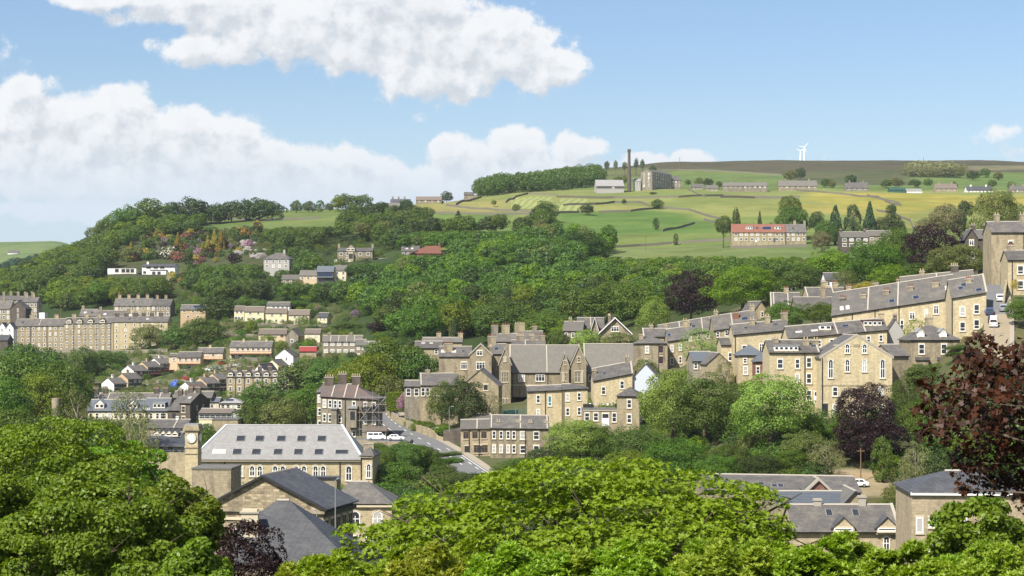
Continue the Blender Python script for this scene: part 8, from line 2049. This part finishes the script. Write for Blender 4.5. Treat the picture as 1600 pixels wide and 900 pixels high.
# ================================================================== vehicles, lamps, scaffolding and other small things
def car(label, x, y, z, rz, col, kind='car', group=None, pitch=0.0):
    """built with its nose towards local +x"""
    root = empty("parked_van" if kind == 'van' else "parked_car", (x, y, z), rz)
    root.rotation_euler = (0, pitch, rz)
    tag(root, label, "van" if kind == 'van' else "car", group)
    if kind == 'van':
        L, Wd = 4.7, 1.85
        prof = [(-2.3, .35), (2.25, .35), (2.35, .75), (2.2, 1.05), (1.75, 1.25), (1.25, 1.9), (-2.2, 1.95), (-2.35, 1.5)]
        sh = (0.95, 1.3)
        wins = [(.55, 1.45, 1.3, 1.75), (-.75, .4, 1.3, 1.75), (-2.05, -.9, 1.3, 1.75)]
        front = [(1.78, 1.27), (1.28, 1.86)]; back = [(-2.37, 1.3), (-2.26, 1.8)]
    else:
        L, Wd = 4.2, 1.75
        prof = [(-2.05, .32), (2.0, .32), (2.1, .6), (1.95, .82), (1.0, .92), (.35, 1.38), (-1.2, 1.42), (-1.75, 1.0), (-2.1, .92)]
        wins = [(-.35, .55, .96, 1.32), (-1.35, -.42, .96, 1.32)]
        front = [(1.02, .95), (.4, 1.36)]; back = [(-1.78, 1.0), (-1.26, 1.38)]
    b = MB(); n = len(prof); hw = Wd / 2
    def tuck(zv): return hw * (1 - .22 * max(0, zv - .9)) - (.03 if zv < .5 else 0)
    for k in range(n):
        k2 = (k + 1) % n
        p, q = prof[k], prof[k2]
        b.poly([(p[0], -tuck(p[1]), p[1]), (p[0], tuck(p[1]), p[1]), (q[0], tuck(q[1]), q[1]), (q[0], -tuck(q[1]), q[1])][::-1])
    b.poly([(p[0], -tuck(p[1]), p[1]) for p in prof]); b.poly([(p[0], tuck(p[1]), p[1]) for p in prof][::-1])
    o = b.obj("body", col, root)
    bv = o.modifiers.new("soft_edges", 'BEVEL'); bv.width = .06; bv.segments = 2
    for sgn in (-1, 1):
        for (x0, x1, z0_, z1_) in wins:
            g_ = MB(); sl = .22 if kind == 'car' else .08
            x1t = x1 - (.35 if (kind == 'car' and x1 > .3) else .05); x0t = x0 + (.3 if (kind == 'car' and x0 < -1) else .0)
            pts = [(x0, sgn * (tuck(z0_) + .012), z0_), (x1, sgn * (tuck(z0_) + .012), z0_), (x1t, sgn * (tuck(z1_) + .012), z1_), (x0t, sgn * (tuck(z1_) + .012), z1_)]
            g_.poly(pts if sgn < 0 else pts[::-1]); g_.obj("side_window", "glass", root)
    for nm_, (a_, c_), off in (("windscreen", front, .02), ("rear_window", back, -.02)):
        g_ = MB()
        pts = [(a_[0] + off, -tuck(a_[1]) * .86, a_[1] + .02), (a_[0] + off, tuck(a_[1]) * .86, a_[1] + .02), (c_[0] + off, tuck(c_[1]) * .84, c_[1] + .01), (c_[0] + off, -tuck(c_[1]) * .84, c_[1] + .01)]
        g_.poly(pts if off > 0 else pts[::-1]); g_.obj(nm_, "glass", root)
    for sx in (-1, 1):
        for sy in (-1, 1):
            w_ = MB(); w_.tube((0, -.1, 0), (0, .1, 0), .32, .32, 14)
            wo_ = w_.obj("wheel", "tyre", root); wo_.location = (sx * L * .31, sy * (hw - .08), .32)
            h_ = MB(); h_.tube((0, -.115, 0), (0, .115, 0), .19, .19, 10); h_.obj("rim", "grey_metal", wo_)
    for sy in (-1, 1):
        h_ = MB(); h_.box(prof[2][0] - .08, prof[2][0] + .015, sy * .6 - .18, sy * .6 + .18, .62, .78); h_.obj("headlight", "clock_white", root)
        h_ = MB(); h_.box(prof[-1][0] - .02, prof[-1][0] + .08, sy * .68 - .1, sy * .68 + .1, .72, .9); h_.obj("tail_light", "lamp_red", root)
    return root
PZ = zpx(687.5, 441)
car("white van with side windows parked in the open garage", xpx(588, 441), 441, zpx(687.5, 441), math.radians(8), "car_white", 'van')
car("white car parked in the open beside the garage van", xpx(619, 439), 439, zpx(687.8, 439), math.radians(-6), "car_white")
b = MB(); b.box(xpx(556, 440), xpx(642, 440), 433.2, 447, PZ - 3, PZ - .03)
o = b.obj("parking_apron", "asphalt"); tag(o, "raised tarmac parking place beside the road", kind="structure")
def road_pose(nm, y, off):
    P = sorted(roads[nm], key=lambda p: p[1])
    k = min(range(len(P)), key=lambda i: abs(P[i][1] - y)); a = P[max(k - 1, 0)]; c = P[min(k + 1, len(P) - 1)]
    t = Vector((c[0] - a[0], c[1] - a[1], c[2] - a[2])); t2 = Vector((t.x, t.y)).normalized()
    return P[k][0] + t2.y * off, P[k][1] - t2.x * off, P[k][2] + .02, math.atan2(t2.y, t2.x), -math.atan2(t.z, Vector((t.x, t.y)).length)
for lab, y, off, col, kind in [("white saloon parked highest on the steep street", 409, 1.1, "car_white", 'car'), ("silver blue car parked just below the white saloon", 401, 1.5, "car_silver", 'car'),
                         ("blue van parked against the end house of the terrace", 398, -1.5, "car_blue", 'car'), ("dark blue car parked between the blue and the white one", 391, -1.0, "car_black", 'car'), ("pale van nearest the bottom of the steep street", 385, -.7, "car_white", 'van')]:
    x, yy_, z, a_, pt = road_pose("hill", y, off)
    car(lab, x, yy_, z, a_, col, kind, pitch=pt)
for lab, px, py, col, rz in [("white estate car on the yard of the red porch houses", 329, 580, "car_white", .2), ("silver car beside the white estate car on the yard", 341, 578, "car_silver", .1), ("red car at the top of the yard by the red porch houses", 348, 570, "car_red", .6), ("black car in front of the stepped houses", 304, 589, "car_black", .2), ("bright red car below the stepped houses", 291, 594, "car_red", .15), ("white car above the tall gabled terrace", 366, 573, "car_white", .1), ("silver car right above the tall gabled terrace", 378, 574, "car_silver", .2)]:
    d = hit(px, py, 600, 840); x = xpx(px, d)
    car(lab, x, d, gz(x, d), rz, col)
car("white van parked by the upright cypress at the lower right", xpx(1337, 318), 318, gz(xpx(1337, 318), 318), math.radians(184), "car_white", 'car')
car("white camper van beside the rubble stone gabled house", xpx(485, 744), 744, zpx(541, 744), .1, "car_white", 'van')
# blue tarpaulin heaps
for lab, px, py, w_, h_ in [("big heap under a bright blue tarpaulin", 273, 605, 16, 11), ("small blue tarpaulin below the big one", 247, 613, 8, 4)]:
    d = hit(px, py, 560, 760); x = xpx(px, d)
    bm = bmesh.new(); bmesh.ops.create_icosphere(bm, subdivisions=3, radius=1.0); rq = random.Random(px)
    for v in bm.verts:
        v.co.z = max(v.co.z, -.1) * (.8 + .2 * math.cos(6 * math.atan2(v.co.y, v.co.x))); v.co *= rq.uniform(.96, 1.04)
    me = bpy.data.meshes.new("tarpaulin"); bm.to_mesh(me); bm.free()
    o = link("tarpaulin_heap", me, None, ["tarpaulin_blue"]); o.scale = (w_ * d / F / 2, 1.6, h_ * d / F); o.location = (x, d, gz(x, d)); tag(o, lab, "tarpaulin")

# lamps and poles
def lamp(label, px, d, top, base=None, arm=1.2, rz=0.0, col="pole_grey"):
    x = xpx(px, d); zb = gz(x, d) if base is None else zpx(base, d); H_ = zpx(top, d) - zb
    root = empty("street_lamp", (x, d, zb), rz); tag(root, label, "street lamp")
    b = MB(); b.tube((0, 0, -.4), (0, 0, 1.2), .11, .10, 8); b.tube((0, 0, 1.2), (0, 0, H_), .075, .05, 8); b.obj("pole", col, root)
    b = MB(); b.tube((0, 0, H_ - .02), (arm, 0, H_ + .12), .04, .035, 6); b.obj("arm", col, root)
    b = MB(); b.hexa([(arm - .1, -.12, H_ + .04), (arm + .55, -.1, H_ + .1), (arm + .55, .1, H_ + .1), (arm - .1, .12, H_ + .04), (arm - .1, -.09, H_ + .2), (arm + .5, -.06, H_ + .22), (arm + .5, .06, H_ + .22), (arm - .1, .09, H_ + .2)]); b.obj("lantern", "lead_grey", root)
lamp("tall grey street lamp beside the parked white car", 641, 452, 622, 688)
lamp("grey street lamp at the foot of the tarmac road", 674, 428, 669, 706)
lamp("tall grey lamp post rising before the gabled hall", 524, 212, 750, 860, arm=.5, rz=1.0)
lamp("short grey lamp at the right corner of the gabled hall", 495, 228, 798, 822, arm=-.6)
lamp("lamp post by the lower cottages", 702, 440, 636, 672, arm=.6)
lamp("lamp post on the steep street beside the pale van", 1553, 378, 508, 545, arm=.8)
lamp("lamp post left of the stepped houses", 150, 745, 574, 600, arm=.9)
def pole(label, px, d, top, w=.12):
    x = xpx(px, d); zb = gz(x, d); H_ = zpx(top, d) - zb
    root = empty("telegraph_pole", (x, d, zb)); tag(root, label, "pole")
    b = MB(); b.tube((0, 0, -.5), (0, 0, H_), w, w * .7, 8); b.obj("post", "timber", root)
    b = MB(); b.box(-.7, .7, -.05, .05, H_ - .6, H_ - .45); b.obj("crossarm", "timber", root)
pole("telegraph pole below the gable chapel by the parked van", 1345, 322, 700)
pole("lone pole in the bright green field", 1009, 960, 368, .16)
pole("lone pole on the moor right of the mill", 1062, 2200, 246, .3)
pole("pole on the moor edge left of the turbines", 1156, 2000, 257, .3)
pole("pole at the left moor edge by the hilltop trees", 962, 1900, 252, .3)
pole("pole near the plantation on the moor edge", 1399, 1800, 268, .3)
pole("pole on the far right of the moor skyline", 1443, 2560, 246, .35)
pole("pole in the slope wood above the long terrace", 95, 900, 476, .14)

# wind turbines
for lab, px, hub, d, R, a0 in [("nearer and taller white wind turbine on the moor skyline", 1256.5, 230, 2540, 8.5, 48), ("second smaller white wind turbine left of the taller one", 1250.5, 236, 2560, 7.2, 35)]:
    x = xpx(px, d); zb = gz(x, d); H_ = zpx(hub, d) - zb
    root = empty("wind_turbine", (x, d, zb)); tag(root, lab, "wind turbine")
    b = MB(); b.tube((0, 0, -1), (0, 0, H_), 1.0, .55, 12); b.obj("tower", "white_paint", root)
    b = MB(); b.box(-.6, .6, -1.6, 1.6, H_ - .5, H_ + .7); b.obj("nacelle", "white_paint", root)
    b = MB(); b.tube((0, -1.6, H_), (0, -2.4, H_), .7, .35, 10); hubo = b.obj("hub", "white_paint", root)
    for k in range(3):
        a_ = math.radians(a0 + 120 * k); b = MB(); c_, s2 = math.cos(a_), math.sin(a_)
        Q = lambda rr_, o_, yv: (c_ * rr_ - s2 * o_, yv, H_ + s2 * rr_ + c_ * o_)
        b.hexa([Q(.3, -.5, -2.1), Q(.3, .5, -2.1), Q(.3, .5, -1.8), Q(.3, -.5, -1.8), Q(R, -.12, -2.05), Q(R, .16, -2.05), Q(R, .16, -1.9), Q(R, -.12, -1.9)])
        b.obj("blade", "white_paint", hubo)

# scaffolding round the hip end of the stone terrace
sx = [562, 572, 582, 592, 602]; sd_ = [449.0, 450.6]
root = empty("scaffolding", (xpx(582, 449), 449, zpx(692, 449))); tag(root, "tube scaffolding with two board lifts on the end of the russet terrace", "scaffolding")
z0 = zpx(692, 449); zt = zpx(617, 449) - z0
for d in sd_:
    for px in sx:
        b = MB(); X_ = xpx(px, d) - root.location.x; b.tube((X_, d - 449, 0), (X_, d - 449, zt + (1.0 if px in (602, 582) else 0)), .05, .05, 6); b.obj("upright", "grey_metal", root)
    for zz_ in (3.4, 5.6, 7.6, 9.6, 11.4):
        b = MB(); b.tube((xpx(559, d) - root.location.x, d - 449, zz_), (xpx(604, d) - root.location.x, d - 449, zz_), .045, .045, 6); b.obj("ledger", "grey_metal", root)
for k, (pa, pb, za, zb_) in enumerate([(562, 582, 5.6, 9.6), (602, 582, 3.4, 7.6), (582, 602, 7.6, 11.4)]):
    b = MB(); b.tube((xpx(pa, 449) - root.location.x, -.08, za), (xpx(pb, 449) - root.location.x, -.08, zb_), .045, .045, 6); b.obj("brace", "grey_metal", root)
for zz_ in (7.65, 9.65):
    b = MB(); b.box(xpx(559, 449) - root.location.x, xpx(604, 449) - root.location.x, .1, 1.5, zz_, zz_ + .07); b.obj("platform", "timber", root)
# clipped hedge beside the road
def box_foliage(x0, x1, y0, y1, z0, z1, n, seed):
    r = np.random.RandomState(seed); P = []; N_ = []
    for ax, sgn in ((2, 1), (1, -1), (0, 1), (0, -1), (1, 1)):
        q = r.uniform(0, 1, (n, 3)); q[:, ax] = 1 if sgn > 0 else 0
        p = q * np.array([x1 - x0, y1 - y0, z1 - z0]) + np.array([x0, y0, z0]) + r.normal(size=(n, 3)) * .08
        nn = np.zeros((n, 3)); nn[:, ax] = sgn
        P.append(p); N_.append(unit(nn + r.normal(size=(n, 3)) * .4))
    return np.concatenate(P), np.concatenate(N_)
hx = xpx(622, 505); c, n = box_foliage(-2.9, 2.9, -2.2, 2.2, 0, zpx(614, 503) - zpx(642, 503), 2600, 2)
v, f = foliage(c, n, .3, 2)
o = link("clipped_hedge", mesh_np("clipped_hedge", v, f), None, ["leaf_bright"]); o.location = (hx, 505, zpx(642, 503)); tag(o, "clipped bright green hedge at the bend of the road", "hedge")
# school playground fence
root = empty("playground_fence", (xpx(790, 458), 458, gz(xpx(790, 458), 458))); tag(root, "tall mesh fence with teal netting round the school playground", "fence")
for px in (752, 770, 786, 806, 822):
    b = MB(); X_ = xpx(px, 458) - root.location.x; b.tube((X_, 0, -1), (X_, 0, 5.0), .06, .06, 6); b.obj("post", "pole_grey", root)
b = MB()
for k in range(56):
    X_ = xpx(752, 458) - root.location.x + (xpx(822, 458) - xpx(752, 458)) * k / 55; b.box(X_ - .02, X_ + .02, -.02, .02, .1, 4.2)
for k in range(8): b.box(xpx(752, 458) - root.location.x, xpx(822, 458) - root.location.x, -.022, .018, .2 + k * .55, .24 + k * .55)
b.obj("netting", "teal_net", root)
# stone chimney stump left
d = 430; b = MB(); b.tube((0, 0, -14), (0, 0, 0), 1.25, 1.05, 16)
o = b.obj("chimney_stump", "stone_brown"); o.location = (xpx(88, d), d, zpx(622, d)); tag(o, "round truncated stone chimney among trees at the left", "chimney")
Bp('flower_yellow', 1586, 0, 12, 18, 410, "yellow flowering shrub on the wall by the right edge house").location.z = zpx(446, 410)
# roof terrace furniture
tz = zpx(639, 424) + .3
def terrace_table(px, lab):
    root = empty("garden_table", (xpx(px, 427), 427, tz)); tag(root, lab, "table")
    b = MB(); b.tube((0, 0, .7), (0, 0, .75), .55, .55, 14); b.obj("tabletop", "white_paint", root)
    b = MB(); b.tube((0, 0, 0), (0, 0, .7), .05, .05, 6); b.obj("leg", "black_iron", root)
terrace_table(928, "white round table on the roof terrace, left"); terrace_table(944, "white round table on the roof terrace, right of the other")
for k, px in enumerate((922, 934, 950, 956)):
    root = empty("garden_chair", (xpx(px, 427.5), 427.5, tz), k * 1.3); tag(root, "garden chair on the roof terrace", "chair", "chairs on the roof terrace")
    b = MB(); b.box(-.22, .22, -.22, .22, .42, .46); b.obj("seat", "white_paint", root)
    b = MB(); b.box(-.22, .22, .18, .22, .46, .9); b.obj("backrest", "white_paint", root)
    for ax_, ay_ in ((-.2, -.2), (.2, -.2), (.2, .2), (-.2, .2)):
        b = MB(); b.box(ax_ - .02, ax_ + .02, ay_ - .02, ay_ + .02, 0, .42); b.obj("leg", "black_iron", root)

# thin summer air between here and the moor
m, N, out = newmat("summer_air")
pv = N.n('ShaderNodeVolumePrincipled'); pv.inputs['Color'].default_value = (.80, .88, 1.0, 1); pv.inputs['Density'].default_value = .000042; pv.inputs['Anisotropy'].default_value = .2
m.node_tree.links.new(pv.outputs[0], out.inputs[1])
b = MB(); b.box(-2600, 2600, -90, 3600, float(ZZ.min()) - 2, 330)
tag(b.obj("haze", "summer_air"), "thin pale summer haze over the valley", kind="stuff")

for k, (lab, pts, da, db, h_) in enumerate([
    ("retaining wall above the stepped red porch row", [(232, 559), (262, 562), (300, 572)], 640, 860, 1.6), ("garden wall under the grey roofed pair with the red porch", [(356, 562), (392, 565), (426, 567)], 600, 830, 1.4),
    ("pale retaining wall below the stepped red porch row", [(228, 602), (262, 601), (296, 604)], 560, 800, 1.8), ("terrace wall of the gardens under the cream houses", [(368, 513), (420, 511), (484, 512), (512, 510)], 640, 860, 1.3),
    ("garden wall left of the low stone roofed bungalow row", [(352, 522), (378, 526), (402, 530)], 640, 840, 1.5), ("wall below the low stone roofed bungalow row", [(404, 538), (444, 540), (500, 541)], 600, 800, 1.2),
    ("boundary wall along the foot of the long honey terrace", [(24, 549), (100, 551), (180, 552), (262, 550)], 640, 880, 1.5), ("garden wall beside the red sheet roof", [(462, 556), (500, 557)], 600, 790, 1.3),
    ("wall climbing the slope right of the long honey terrace", [(272, 545), (300, 535), (330, 520)], 640, 880, 1.4), ("wall of the lane above the tall gabled terrace", [(345, 588), (400, 580), (470, 574)], 600, 800, 1.2)]):
    stone_wall(pts, lab, h=h_, w=.5, d0=da, d1=db, group=None, step=4, mat="wall_stone_dry" if k % 2 else "stone_grey", name="garden_wall")

ground.data.vertices.foreach_set("co", np.stack([XX, YY, ZZ], -1).astype(np.float32).ravel())
ground.data.update()
for w_ in WARN: print("WARN", w_)
print("houses", NHOUSE[0], "objects", len(bpy.data.objects))
